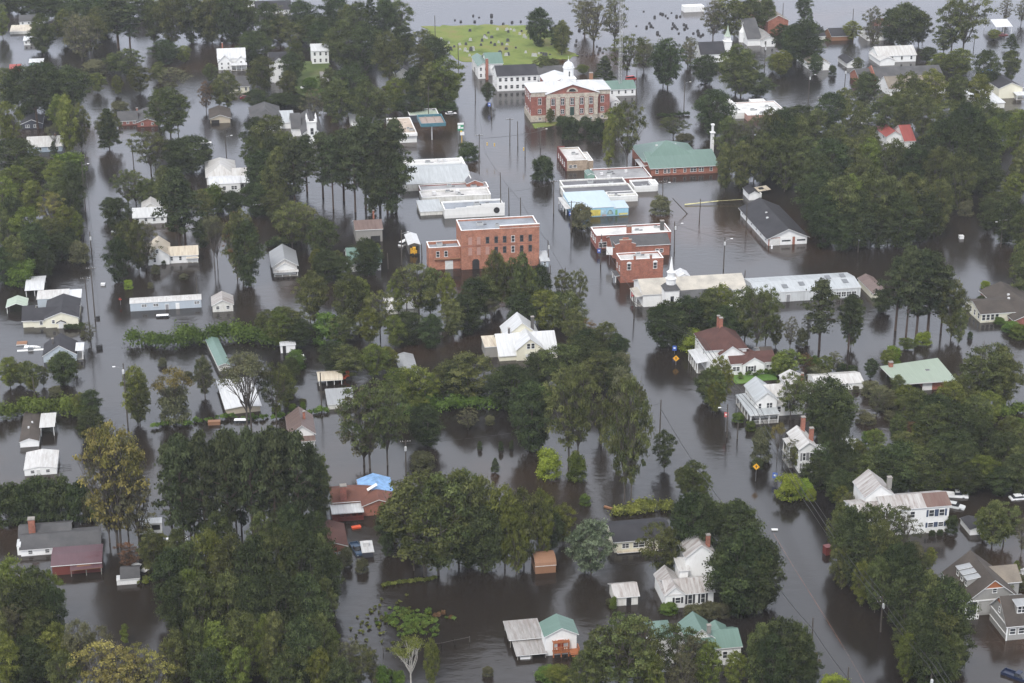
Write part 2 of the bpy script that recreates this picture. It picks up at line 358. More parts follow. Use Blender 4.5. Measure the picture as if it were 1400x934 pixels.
class Bld:
    def __init__(s, name, label, cat, A, Bx, lm=None, rot=ROT, group=None, trim=None):
        s.P = ground(*A); s.rot = rot; cx, sx = math.cos(rot), math.sin(rot)
        vx, vy = Vector((cx, sx, 0)), Vector((-sx, cx, 0)); p0 = proj(s.P)
        s.mx = 1 / (proj(s.P + vx)[0] - p0[0]); s.my = 1 / (p0[1] - proj(s.P + vy)[1]); s.mz = 1 / (p0[1] - proj(s.P + Vector((0, 0, 1)))[1])
        L = (Bx - A[0]) * s.mx
        for _ in range(4):
            q = proj(s.P + vx * L)[0]; L *= (Bx - A[0]) / (q - A[0])
        s.mx = L / (Bx - A[0]); s.w = Bx - A[0]
        s.root = tag(empty(name, s.P, rot), label, cat, group); s.trim = trim or white_trim()
        if lm: LAND.append((s.P + vx * L / 2, lm))
    # every measure in photo pixels: x across, y = vertical shift when going back, h = vertical height
    def body(s, x0, x1, y0, d, h, roof='gx', R_=None, pitch=.45, wall='white', cover='gs', ov=.35, win=None, wl=None, wr=None, top=0, ww=1.0, wh=None,
             shut=None, base=None, z0=None, arch=False, wins=True, par=.3, gable=None):
        """one wing: four walls, roof, windows. win=(n, rows) on the front, wl / wr on the two sides"""
        X0, X1 = x0 * s.mx, x1 * s.mx; H = h * s.mz; Y0 = y0 * s.my
        if d is None: D = 2 * R_ / (1 / s.my + pitch / s.mz)
        else: D = d * s.my
        Y1 = Y0 + D; zb = -1.6 if z0 is None else z0 * s.mz
        wm = W[wall](); rm = RF[cover]() if cover in RF else cover; xm, ym = (X0+X1)/2, (Y0+Y1)/2
        m = MB(); rise = 0
        if roof in ('gx',): rise = pitch * D / 2
        if roof in ('gy',): rise = pitch * (X1 - X0) / 2
        if roof in ('shed', 'shedb', 'shedl', 'shedr'): rise = pitch * (D if roof in ('shed', 'shedb') else (X1 - X0))
        if roof == 'gx': m.add([(X0,Y0,zb),(X1,Y0,zb),(X1,Y1,zb),(X0,Y1,zb),(X0,Y0,H),(X1,Y0,H),(X1,Y1,H),(X0,Y1,H),(X0,ym,H+rise),(X1,ym,H+rise)],
                               [(0,1,5,4),(2,3,7,6),(1,2,6,9,5),(3,0,4,8,7)])
        elif roof == 'gy': m.add([(X0,Y0,zb),(X1,Y0,zb),(X1,Y1,zb),(X0,Y1,zb),(X0,Y0,H),(X1,Y0,H),(X1,Y1,H),(X0,Y1,H),(xm,Y0,H+rise),(xm,Y1,H+rise)],
                                 [(0,1,5,8,4),(2,3,7,9,6),(1,2,6,5),(3,0,4,7)])
        elif roof.startswith('shed'):
            hz = {'shed': (0,0,1,1), 'shedb': (1,1,0,0), 'shedl': (0,1,1,0), 'shedr': (1,0,0,1)}[roof]; hs = [H + rise * k for k in hz]
            m.add([(X0,Y0,zb),(X1,Y0,zb),(X1,Y1,zb),(X0,Y1,zb),(X0,Y0,hs[0]),(X1,Y0,hs[1]),(X1,Y1,hs[2]),(X0,Y1,hs[3])],
                  [(0,1,5,4),(1,2,6,5),(2,3,7,6),(3,0,4,7)])
        else: m.add([(X0,Y0,zb),(X1,Y0,zb),(X1,Y1,zb),(X0,Y1,zb),(X0,Y0,H),(X1,Y0,H),(X1,Y1,H),(X0,Y1,H)], [(0,1,5,4),(1,2,6,5),(2,3,7,6),(3,0,4,7)])
        wo = m.build('wall', wm, s.root)
        r = MB(); o = ov; t = .16; e = .03
        if roof == 'gx':
            k = rise / (D/2); zl = H - o*k + t + e; zr = H + rise + t + e
            r.slab([(X0-o,Y0-o,zl),(X1+o,Y0-o,zl),(X1+o,ym,zr),(X0-o,ym,zr)], t)
            r.slab([(X1+o,Y1+o,zl),(X0-o,Y1+o,zl),(X0-o,ym,zr-.001),(X1+o,ym,zr-.001)], t)
        elif roof == 'gy':
            k = rise / ((X1-X0)/2); zl = H - o*k + t + e; zr = H + rise + t + e
            r.slab([(X0-o,Y1+o,zl),(X0-o,Y0-o,zl),(xm,Y0-o,zr),(xm,Y1+o,zr)], t)
            r.slab([(X1+o,Y0-o,zl),(X1+o,Y1+o,zl),(xm,Y1+o,zr-.001),(xm,Y0-o,zr-.001)], t)
        elif roof == 'hip':
            a, b_ = X1-X0+2*o, D+2*o; rr = pitch * min(a, b_) / 2; z = H + .05
            if a >= b_: p, q = (X0-o+b_/2, ym, z+t+rr), (X1+o-b_/2, ym, z+t+rr)
            else: p, q = (xm, Y0-o+a/2, z+t+rr), (xm, Y1+o-a/2, z+t+rr)
            c = [(X0-o,Y0-o,z+t),(X1+o,Y0-o,z+t),(X1+o,Y1+o,z+t),(X0-o,Y1+o,z+t)]
            v = c + [p, q]
            if a >= b_: r.add(v, [(0,1,5,4),(1,2,5),(2,3,4,5),(3,0,4)], 0)
            else: r.add(v, [(0,1,4),(1,2,5,4),(2,3,5),(3,0,4,5)], 0)
            lo = [(x, y, z) for x, y, _ in c]; r.add(c + lo, [(0,4,5,1),(1,5,6,2),(2,6,7,3),(3,7,4,0),(7,6,5,4)], 1); rise = rr
        elif roof == 'flat':
            g = .28; zz = H - par
            r.add([(X0+g,Y0+g,zz),(X1-g,Y0+g,zz),(X1-g,Y1-g,zz),(X0+g,Y1-g,zz)], [(0,1,2,3)], 0)
            q = .04
            for (a0, b0, a1, b1) in ((X0-q,Y0-q,X1+q,Y0+g),(X0-q,Y1-g,X1+q,Y1+q),(X0-q,Y0+g,X0+g,Y1-g),(X1-g,Y0+g,X1+q,Y1-g)):
                r.box(a0, b0, zz - .05, a1, b1, H + .01, 2); r.box(a0 - .02, b0 - .02, H + .014, a1 + .02, b1 + .02, H + .10, 1)
        elif roof == 'slab':
            r.box(X0-o, Y0-o, H+.004, X1+o, Y1+o, H+.25, 1); r.add([(X0-o,Y0-o,H+.256),(X1+o,Y0-o,H+.256),(X1+o,Y1+o,H+.256),(X0-o,Y1+o,H+.256)], [(0,1,2,3)], 0)
        elif roof.startswith('shed'):
            f_ = lambda x, y: H + t + e + pitch * {'shed': y-Y0, 'shedb': Y1-y, 'shedl': x-X0, 'shedr': X1-x}[roof]
            r.slab([(x, y, f_(x, y)) for x, y in ((X0-o,Y0-o),(X1+o,Y0-o),(X1+o,Y1+o),(X0-o,Y1+o))], t)
        elif roof == 'arch':
            n = 8; rr = D / 2; rise = pitch * D / 2; pts = []
            for i in range(n + 1):
                a = math.pi * i / n; pts.append((Y0 - .1 + (D+.2) * (1 - math.cos(a)) / 2, H + rise * math.sin(a)))
            for i in range(n):
                (ya, za), (yb, zb_) = pts[i], pts[i+1]
                r.slab([(X0-o, ya, za+.1), (X1+o, ya, za+.1), (X1+o, yb, zb_+.1), (X0-o, yb, zb_+.1)], .1)
        if roof == 'flat' and min(X1-X0, D) > 4:
            q_ = random.Random(int(abs(s.P.x*7 + X0*13))); s.units = []
            for _ in range(min(4, 1 + int((X1-X0)*D/140))):
                s.units.append((q_.uniform(X0+1.4, X1-1.4), q_.uniform(Y0+1.2, Y1-1.2), H - par, q_.uniform(.5, 1.0), q_.uniform(.5, .9)))
        else: s.units = []
        if r.v:
            tm = s.trim if roof != 'flat' or wall in ('brick', 'brick2', 'white', 'mwhite', 'brick3') else s.trim
            ro = r.build('roof', [rm, tm, wm], s.root)
        else: ro = None
        for (ux, uy, uz, uw, uh) in s.units:
            m_ = MB(); m_.box(-uw, -uw*.7, .003, uw, uw*.7, uh); m_.box(-uw*.8, -uw*.5, uh, uw*.8, uw*.5, uh+.12, 1); m_.box(uw+.01, -.15, .003, uw+1.1, .15, .3, 1)
            m_.build('rooftop_unit', [plain('unit_grey', (.40,.41,.41), .5), plain('unit_dark', (.12,.12,.13), .6)], ro, (ux, uy, uz))
        if base:  # a foundation band a little proud of the wall
            q = .04; bz = base * s.mz; bb = MB()
            for (a0, b0, a1, b1) in ((X0-q,Y0-q,X1+q,Y0+.02),(X0-q,Y0+.02,X0+.02,Y1),(X1-.02,Y0+.02,X1+q,Y1)): bb.box(a0, b0, -1.6, a1, b1, bz)
            bb.build('foundation', brick('foundation_block', (.22, .20, .18)), s.root)
        s.last = dict(X0=X0, X1=X1, Y0=Y0, Y1=Y1, H=H, rise=rise, roof=ro, xm=xm, ym=ym)
        HB = H - (0 if z0 is None else z0*s.mz)
        def row(n, rows, side):
            for j in range(rows):
                hh = wh if wh else min(1.55, HB / rows * .55)
                zc = (H - HB) + HB * (j + .55) / rows + (0.15 if rows == 1 else 0)
                for i in range(n):
                    f = (i + .5) / n
                    if side == 'f': s.win_at(X0 + (X1-X0) * f, Y0, zc, 0, ww, hh, shut, arch)
                    if side == 'l': s.win_at(X0, Y1 - (Y1-Y0) * f, zc, -90, ww, hh, shut, arch)
                    if side == 'r': s.win_at(X1, Y0 + (Y1-Y0) * f, zc, 90, ww, hh, shut, arch)
        if win: row(*win, 'f')
        if wl: row(*wl, 'l')
        if wr: row(*wr, 'r')
        return s
    def win_at(s, x, y, z, deg, w=1.0, h=1.4, shut=None, arch=False, parent=None, dark=False):
        o = bpy.data.objects.new('window', win_mesh(w, h, dark, arch)); col.objects.link(o); o.parent = parent or s.root
        o.location = (x, y, z); o.rotation_euler = (0, 0, R(deg))
        if shut:
            for sg in (-1, 1):
                m = MB(); m.box(-.22, -.06, -h/2, .22, .01, h/2)
                q = m.build('shutter', plain(shut + '_shutter', {'black': (.03,.03,.035), 'blue': (.05,.07,.12), 'grey': (.22,.22,.23)}[shut]), o, (sg * (w/2 + .3), 0, 0))
        return o
    def wpx(s, xs, zpx, y=0, w=1.0, h=1.4, **k):       # windows at given pixel places on the front face
        for x in xs: s.win_at(x * s.mx, y * s.my, zpx * s.mz, 0, w, h, **k)
        return s
    def door(s, x, y=0, z0=-1.0, h=2.6, w=1.0, mat=None, deg=0, name='door'):
        m = MB(); m.box(-w/2-.1, -.08, z0, w/2+.1, .01, z0+h+.1, 1); m.box(-w/2, -.11, z0, w/2, -.02, z0+h, 0)
        o = m.build(name, [mat or plain('white_door', (.6, .6, .58)), s.trim], s.root, (x*s.mx, y*s.my, 0)); o.rotation_euler = (0, 0, R(deg))
        k = MB(); k.lathe([(.02, 0), (.05, .02), (.05, .06), (.02, .08)], n=8)
        if w < 1.6: k.build('handle', plain('brass', (.35, .25, .1), .3, .8), o, (w*.38, -.16, z0+h*.5))
        return s
    def porch(s, x0, x1, y0, y1, h, n=4, cover='w', slope=.12, side='f', deck=True, rail=False, nd=2, floor=0):
        X0, X1, Y0, Y1, H = x0*s.mx, x1*s.mx, y0*s.my, y1*s.my, h*s.mz; t = .14
        f_ = {'f': lambda x, y: H + slope*(y-Y0), 'l': lambda x, y: H + slope*(x-X0), 'r': lambda x, y: H + slope*(X1-x), 'b': lambda x, y: H}[side]
        m = MB(); o = .25
        m.slab([(x, y, f_(x, y)) for x, y in ((X0-o,Y0-o),(X1+o,Y0-o),(X1+o,Y1),(X0-o,Y1))], t)
        m.build('porch_roof', [RF[cover](), s.trim], s.root)
        pm = MB(); 
        def post(x, y):
            q = MB(); q.box(-.1, -.1, -1.6, .1, .1, f_(x, y) - t - .01); q.box(-.15, -.15, f_(x,y)-t-.2, .15, .15, f_(x, y)-t-.012)
            q.build('porch_post', s.trim, s.root, (x, y, 0))
        for i in range(n):
            f = i / max(1, n-1)
            if side in ('f', 'b'): post(X0 + .1 + (X1-X0-.2) * f, Y0 + .1)
            if side == 'l': post(X0 + .1, Y0 + .1 + (Y1-Y0-.2) * f)
            if side == 'r': post(X1 - .1, Y0 + .1 + (Y1-Y0-.2) * f)
        if deck:
            d = MB(); d.box(X0, Y0, -1.5, X1, Y1, .12); d.build('porch_floor', W['wood'](), s.root)
        if rail:
            d = MB()
            if side == 'l':
                d.box(X0+.02, Y0+.2, .95, X0+.1, Y1-.2, 1.03); k = int((Y1-Y0)/.35)
                for i in range(k): d.box(X0+.04, Y0+.2+i*.35, .12, X0+.08, Y0+.25+i*.35, .95)
            else:
                d.box(X0+.2, Y0+.02, .95, X1-.2, Y0+.1, 1.03); k = int((X1-X0)/.35)
                for i in range(k): d.box(X0+.2+i*.35, Y0+.04, .12, X0+.25+i*.35, Y0+.08, .95)
            d.build('railing', s.trim, s.root)
        return s
    def chimney(s, x, y, z0, z1, w=.8, mat='brick', cap=True):
        m = MB(); a, b_ = x*s.mx, y*s.my; m.box(a-w/2, b_-w/2, z0*s.mz, a+w/2, b_+w/2, z1*s.mz)
        m.box(a-w/2-.08, b_-w/2-.08, z1*s.mz, a+w/2+.08, b_+w/2+.08, z1*s.mz+.18, 1)
        m.build('chimney', [W[mat](), plain('chimney_cap', (.25,.23,.21))], s.last['roof'] or s.root); return s
    def vents(s, pts, size=.5, c=(.5,.5,.5)):
        for (x, y, z) in pts:
            m = MB(); m.box(-size/2, -size/2, -.2, size/2, size/2, size*.7)
            m.build('roof_vent', plain('vent_metal', c), s.last['roof'] or s.root, (x*s.mx, y*s.my, z*s.mz))
        return s
    def part(s, name, m, mats, loc=(0,0,0), parent=None):
        return m.build(name, mats, parent or s.root, loc)
    def frame_posts(s, x0, x1, y0, d, h, nx=3, ny=2, mat='trim', w=.14):
        X0, X1, Y0, Y1, H = x0*s.mx, x1*s.mx, y0*s.my, y0*s.my + d*s.my, h*s.mz
        for j in range(ny):
            for i in range(nx):
                q = MB(); q.box(-w/2, -w/2, -1.6, w/2, w/2, H)
                q.build('post', s.trim if mat == 'trim' else W[mat](), s.root, (X0 + w + (X1-X0-2*w) * i/max(1, nx-1), Y0 + w + (Y1-Y0-2*w) * j/max(1, ny-1), 0))
        return s
def canopy(name, label, cat, A, Bx, d, h, nx=2, ny=2, roof='gx', pitch=.25, cover='w', lm=None, ov=.2, **k):
    """open sided roof on posts"""
    b = Bld(name, label, cat, A, Bx, lm); D = d*b.my; H = h*b.mz; X1 = b.w*b.mx; ym = D/2; xm = X1/2; r = MB(); t = .12; o = ov
    if roof == 'gx':
        ri = pitch*D/2; r.slab([(-o,-o,H),(X1+o,-o,H),(X1+o,ym,H+ri),(-o,ym,H+ri)], t); r.slab([(X1+o,D+o,H),(-o,D+o,H),(-o,ym,H+ri),(X1+o,ym,H+ri)], t)
    elif roof == 'gy':
        ri = pitch*X1/2; r.slab([(-o,D+o,H),(-o,-o,H),(xm,-o,H+ri),(xm,D+o,H+ri)], t); r.slab([(X1+o,-o,H),(X1+o,D+o,H),(xm,D+o,H+ri),(xm,-o,H+ri)], t)
    elif roof == 'arch':
        n = 8
        pts = [((-o+(X1+2*o)*0), 0)]
        P = [(-o + (D+2*o)*(1-math.cos(math.pi*i/n))/2, H + pitch*D/2*math.sin(math.pi*i/n)) for i in range(n+1)]
        for i in range(n): r.slab([(-o,P[i][0],P[i][1]),(X1+o,P[i][0],P[i][1]),(X1+o,P[i+1][0],P[i+1][1]),(-o,P[i+1][0],P[i+1][1])], .07)
    else: r.slab([(-o,-o,H),(X1+o,-o,H),(X1+o,D+o,H+pitch*D),(-o,D+o,H+pitch*D)], t)
    ro = r.build('roof', [RF[cover](), b.trim], b.root); b.last = dict(X0=0, X1=X1, Y0=0, Y1=D, H=H, rise=0, roof=ro, xm=xm, ym=ym)
    b.frame_posts(0, b.w, 0, d, h, nx, ny, k.get('post', 'trim')); return b
# ------------------------------------------------------------------ the courthouse
b = Bld('courthouse', 'red brick courthouse with pale stone pilasters and a white domed cupola', 'courthouse', (726,167), 833, 'brick courthouse')
stone = W['stone'](); wt = white_trim()
b.body(0, 107, 0, 13, 40, 'hip', pitch=.30, wall='brick3', cover='w', ov=.5, wl=(4,2), ww=1.3, wh=2.2)
main_roof = b.last['roof']
b.body(20, 90, -1.6, 9, 38.5, 'gy', pitch=.34, wall='brick3', cover='w', ov=.5)
yf = -1.6*b.my
m = MB(); m.box(19.7*b.mx, yf-.15, 33.5*b.mz, 90.3*b.mx, yf+.02, 38.3*b.mz); m.box(-.1, -.12, 34*b.mz, 19.6*b.mx, .02, 39.8*b.mz); m.box(90.4*b.mx, -.12, 34*b.mz, 107.2*b.mx, .02, 39.8*b.mz)
b.part('entablature', m, stone)
m = MB(); m.box(-.15, -.18, -1.5, 19.6*b.mx, .02, 8.5*b.mz); m.box(19.7*b.mx, yf-.2, -1.5, 90.3*b.mx, yf+.02, 8.5*b.mz); m.box(90.4*b.mx, -.18, -1.5, 107.5*b.mx, .02, 8.5*b.mz); m.box(-.18, .03, -1.5, .02, 13*b.my, 8.5*b.mz)
b.part('stone_basement', m, stone)
for xx in (22, 35, 48, 61, 74, 86.5):
    m = MB(); w_ = 1.6; m.box(-w_/2, yf-.42, 8.6*b.mz, w_/2, yf-.02, 33.4*b.mz); m.box(-w_/2-.15, yf-.5, 8.6*b.mz, w_/2+.15, yf-.021, 9.8*b.mz); m.box(-w_/2-.12, yf-.48, 32.4*b.mz, w_/2+.12, yf-.022, 33.42*b.mz)
    b.part('pilaster', m, stone, (xx*b.mx, 0, 0))
m = MB(); m.box(49.5*b.mx+.4, yf-.1, 8.6*b.mz, 61*b.mx-1.0, yf+.01, 21*b.mz); b.part('door_surround', m, stone)
b.door(54.6, -1.6, 8.6*b.mz, 3.3, 1.6, plain('dark_green_door', (.03,.06,.05), .5))
for xx, y_ in ((11.7, 0), (28.7, -1.6), (41.5, -1.6), (54.6, -1.6), (67.5, -1.6), (80.3, -1.6), (97, 0)):
    b.win_at(xx*b.mx, y_*b.my, 27.5*b.mz, 0, 1.4, 2.7)
    if xx != 54.6: b.win_at(xx*b.mx, y_*b.my, 14*b.mz, 0, 1.4, 1.9)
    b.win_at(xx*b.mx, y_*b.my-.19, 4*b.mz, 0, 1.2, .9)
m = MB(); v = [(0, 0, 0)] + [(2.3*math.cos(math.pi*i/10), 0, 1.7*math.sin(math.pi*i/10)) for i in range(11)]
m.add(v, [(0, i+1, i+2) for i in range(10)])
v = [(0, -.03, .15)] + [(1.4*math.cos(math.pi*i/10), -.03, .15+1.1*math.sin(math.pi*i/10)) for i in range(11)]
m.add(v, [(0, i+1, i+2) for i in range(10)], 1); b.part('lunette_window', m, [stone, glass()], (54.6*b.mx, yf-.06, 40.2*b.mz))
m = MB(); m.box(-2.5, -2.5, 43*b.mz, 2.5, 2.5, 52.5*b.mz); m.box(-2.7, -2.7, 51.8*b.mz, 2.7, 2.7, 52.8*b.mz)
cu = b.part('cupola', m, wt, (55*b.mx, 6.5*b.my, 0), main_roof)
z0 = 52.8*b.mz
m = MB(); m.lathe([(2.05, z0), (2.05, z0+3.6), (2.35, z0+3.7), (2.35, z0+4.1)], n=8); b.part('drum', m, wt, parent=cu)
for k in range(8):
    if k % 2 == 0:
        o = bpy.data.objects.new('window', win_mesh(.7, 2.1, False, True)); col.objects.link(o); o.parent = cu; a = k*math.pi/4
        o.rotation_euler = (0, 0, a); o.location = (1.9*math.sin(a), -1.9*math.cos(a), z0+1.7)
m = MB(); m.lathe([(2.1*math.cos(t), z0+4.1+2.1*math.sin(t)) for t in [0, .25, .5, .75, 1.0, 1.25, 1.45]] + [(.28, z0+6.3), (.28, z0+6.8), (.06, z0+7.1), (.05, z0+8.3)], n=16)
b.part('dome', m, plain('dome_white', (.66,.67,.68), .35), parent=cu)
b.last = dict(roof=main_roof); b.chimney(88, 9, 42, 55, 1.3, 'brown')
b.body(30, 70, 13, 13, 38, 'gy', pitch=.32, wall='brick3', cover='w', ov=.3)

b = Bld('brick_building', 'three storey red brick building with grey flat roof and rows of narrow windows', 'building', (631,369), 737, 'three storey brick building')
b.body(0, 106, 0, 16, 53, 'flat', wall='brick2', cover='fbg', par=.5)
for i, xx in enumerate((12, 23.6, 35.5, 47.3, 58.8, 70.2, 82, 93.7)):
    dk = True
    for z in (38.5, 24.5):
        if i < 2 or (z < 30 and i == 2):
            m = MB(); m.box(-.55, -.04, -1.15, .55, .01, 1.15); m.box(-.62, -.1, -1.25, .62, .012, -1.15)
            b.part('bricked_up_window', m, W['pinkish'](), (xx*b.mx, 0, z*b.mz))
        else: b.win_at(xx*b.mx, 0, z*b.mz, 0, 1.1, 2.1, dark=i not in (5,))
m = MB(); m.box(52*b.mx, -.05, 53*b.mz+.12, 106*b.mx+.05, .3, 56.5*b.mz, 0); m.box(52*b.mx, -.1, 56.5*b.mz, 106*b.mx+.1, .36, 57.3*b.mz, 1)
b.part('raised_parapet', m, [W['brick2'](), wt])
m = MB(); m.box(-.1, -.06, 31*b.mz, 106*b.mx+.06, .012, 31.6*b.mz); b.part('string_course', m, W['brick3']())
m = MB(); m.add([(-1.1,-.06,-1.5),(1.1,-.06,-1.5),(1.1,-.06,1.6),(.6,-.06,2.2),(-.6,-.06,2.2),(-1.1,-.06,1.6)], [(0,1,2,3,4,5)]); b.part('arched_doorway', m, plain('dark_opening', (.02,.02,.02)), (19.5*b.mx, 0, 1.0))
b.body(-43, -.3, 2, 9, 30, 'flat', wall='brick2', cover='fbg', par=.9)
b.wpx((-31, -20), 21, 2, 1.1, 1.9)
m = MB(); m.box(-36*b.mx, 2*b.my-.7, 14*b.mz, -1*b.mx, 2*b.my-.01, 14.8*b.mz); b.part('awning', m, W['brown']())
b.door(-16, 2, -1, 3.6, 2.2)
canopy('loading_canopy', 'low white flat canopy at the left foot of the three storey brick building', 'canopy', (604,368), 630, 7.5, 9, 2, 2, 'flatc', 0.0, 'fw')
b = Bld('lean_to_shed', 'small pale lean-to shed at the right foot of the three storey brick building', 'shed', (740,366), 750, None)
b.body(0, 10, 0, 8, 9, 'shed', pitch=.2, wall='pale', cover='lg', win=(1,1), ww=.7)

# ------------------------------------------------------------------ row of shops left of the main street
b = Bld('warehouse', 'long warehouse with curved white metal roof and white side parapet', 'warehouse', (552,262), 644, 'white metal roofed warehouse')
b.body(0, 92, 0, 25, 9.5, 'gx', pitch=.24, wall='white2', cover='lg', ov=.25)
b.body(4, 91, 25.3, 6, 12, 'flat', wall='mwhite', cover='flg')
m = MB(); m.box(91.3*b.mx, -.3, -1.5, 92*b.mx+.6, 31*b.my, 14*b.mz); b.part('side_parapet', m, [W['mwhite']()])
b.last = dict(roof=None); b.vents([(60, 27, 13), (68, 27, 13)], 1.1, (.6,.6,.6))
b = Bld('brick_shop', 'narrow brick shop with pointed red gable beside the long warehouse', 'shop', (638,262), 661)
b.body(0, 23, 0, 12, 10, 'gy', pitch=.4, wall='brick', cover='fd', ov=.1)
b = Bld('shop_row', 'low shop with light grey flat roof and square roof units behind the small white annex', 'shop', (577,278), 672, 'grey flat roofed shop')
b.body(0, 94, 0, 9, 7.5, 'flat', wall='white2', cover='flg', par=.3)
b.last = dict(b.last); b.vents([(18, 4, 8), (50, 4, 8)], 1.2, (.62,.62,.62))
b.body(2, 96, 9.3, 7.5, 8, 'flat', wall='brick3', cover='fg', par=.3)
b = Bld('stucco_shop', 'white walled shop with stepped side parapet behind the three storey brick building', 'shop', (608,299), 690, 'white stepped shop')
b.body(0, 82, 0, 11, 12, 'flat', wall='mwhite', cover='fbg', par=.4)
for k, (x0, x1, zz) in enumerate(((15, 30, 13.6), (30, 50, 15.2), (50, 82, 17.2))):
    m = MB(); m.box(x0*b.mx, -.06, 12*b.mz+.13, x1*b.mx-.005, .28, zz*b.mz); b.part('parapet_step', m, W['mwhite']())
m = MB(); m.lathe([(1.0, 0), (1.0, .15)], n=14); o = b.part('round_vent', m, plain('dark_opening', (.02,.02,.02)), (71*b.mx, .0, 8*b.mz)); o.rotation_euler = (R(90), 0, 0)
b = Bld('annex', 'small annex with pale metal roof at the back of the white stepped shop', 'annex', (575,295), 605)
b.body(0, 30, 0, 13, 5, 'shed', pitch=.06, wall='white2', cover='lg', ov=.2)
b = Bld('machine_shed', 'open fronted shed with light metal roof sheltering a yellow machine', 'shed', (559,348), 574, 'open fronted machine shed')
b.body(0, 15, 0, 14, 13, 'gy', pitch=.35, wall='dark', cover='w', ov=.25)
m = MB(); m.box(1.5*b.mx, -.06, -1.4, 13.5*b.mx, .01, 11*b.mz); b.part('opening', m, plain('dark_opening', (.02,.02,.02)))
m = MB(); m.box(0,0,0,1.6,1.2,1.1); m.box(.2,.1,1.1,1.2,1.1,2.2); m.box(-.5,.5,.1,0,.7,1.9); m.tube((.3,-.1,0),(.3,.1,0),.45,n=10,mi=1); m.tube((1.3,-.1,0),(1.3,.1,0),.45,n=10,mi=1)
y = m.build('forklift', [plain('yellow_paint', (.65,.36,.03), .4), plain('tyre', (.02,.02,.02))], None, b.P + Vector((1.0, -1.0, .35))); tag(y, 'yellow forklift standing in the mouth of the open fronted shed', 'forklift')

b = Bld('brown_roofed_shed', 'grey shed with dull reddish brown metal roof in the flooded lot', 'shed', (487,332), 523, 'brown roofed shed')
b.body(0, 36, 0, None, 17, 'gx', R_=13, pitch=.35, wall='wood', cover='rust', ov=.3)
m = MB(); m.box(20*b.mx, -.06, -1.4, 33*b.mx, .01, 8*b.mz); b.part('opening', m, plain('dark_opening', (.02,.02,.02))); b.chimney(28, 12, 20, 31, .5)
b = Bld('teal_house', 'house with pale green roof mostly hidden behind a dark round tree', 'house', (477,372), 522)
b.body(0, 44, 0, 18, 11, 'gx', pitch=.5, wall='white', cover='g', wr=(1,1))

# ------------------------------------------------------------------ petrol station
b = Bld('filling_station', 'white filling station with debris covered tan flat roof', 'shop', (537,196), 571, 'filling station')
b.body(0, 33, 0, 22, 13, 'flat', wall='mwhite', cover='ft', par=.25)
m = MB(); m.box(-.4, -.9, 9.5*b.mz, 33.5*b.mx, -.01, 13.2*b.mz); b.part('fascia', m, wt)
b.wpx((16,), 6.5, 0, 1.9, .8)
rr = random.Random(4)
for k in range(14):
    m = MB(); w_ = rr.uniform(.5, 1.6); m.box(-w_/2, -.3, 0, w_/2, .3, .16)
    o = b.part('loose_roof_panel', m, plain('debris', (.5, .44, .38)), (rr.uniform(2, 30)*b.mx, rr.uniform(2, 20)*b.my, 13*b.mz-.22)); o.rotation_euler = (rr.uniform(-.1,.1), rr.uniform(-.15,.15), rr.uniform(0, 3))
b = Bld('fuel_canopy', 'teal edged fuel canopy with sunken roof on a single white post', 'canopy', (576,197), 610, 'teal fuel canopy')
m = MB(); X, Y, Z = 34*b.mx, 13*b.my, 23*b.mz
for (a0, b0, a1, b1) in ((0,0,X,.25),(0,Y-.25,X,Y),(0,.25,.25,Y-.25),(X-.25,.25,X,Y-.25)): m.box(a0, b0, Z, a1, b1, Z+1.3)
b.part('fascia', m, plain('teal_fascia', (.06,.16,.20), .5))
m = MB(); m.box(.26, .26, Z+.1, X-.26, Y-.26, Z+.4)
for i in (1, 2): m.box(X*i/3-.08, .27, Z+.4, X*i/3+.08, Y-.27, Z+.7)
b.part('roof', m, plain('canopy_deck', (.30,.24,.21)))
m = MB(); m.box(-.22, -.22, -1.4, .22, .22, Z); b.part('post', m, wt, (17*b.mx, Y*.4, 0))
b = Bld('blue_building', 'dark blue building behind the teal fuel canopy', 'building', (560,168), 600)
b.body(0, 40, 0, 8, 10, 'flat', wall='navy', cover='gg', par=.2)

# ------------------------------------------------------------------ right of the main street
b = Bld('cafe_building', 'small tan shop with grey roof and red street front', 'shop', (775,234), 812, 'small tan shop')
b.body(0, 28, 0, 18, 14, 'flat', wall='tanb', cover='flg', par=.35)
b.body(28.3, 37, 1.5, 12, 11, 'flat', wall='tanb', cover='fw', par=.2)
m = MB(); m.box(-.35, -.1, -1.4, -.01, 18.5*b.my, 16*b.mz); m.box(-.35, 18.3*b.my, -1.4, 9*b.mx, 18.6*b.my, 16*b.mz)
b.part('street_front', m, W['red']())
for k in range(4): b.win_at(-.36, (3+4*k)*b.my, 6.5*b.mz, -90, 1.6, 1.6)
b.wpx((5, 11), 6, 0, 1.3, 1.1)
b = Bld('green_roofed_building', 'large red brick building under a sea green hipped metal roof', 'building', (890,241), 982, 'green hipped brick building')
b.body(-4, 72, 6, 22, 14, 'hip', pitch=.42, wall='brick', cover='g', ov=.6); b.vents([(20, 16, 24), (46, 17, 24)], .9, (.7,.7,.7))
b.body(0, 91, 0, 11, 10.5, 'shed', pitch=.28, wall='brick', cover='g', ov=.5)
b.wpx((8, 19, 24, 32, 46, 67, 70, 82), 6, 0, 1.0, 1.5); b.wpx((57.5,), 6, 0, 2.2, 1.5)
b.porch(-9, 0, 6, 16, 8, 2, 'w', side='l', deck=False)

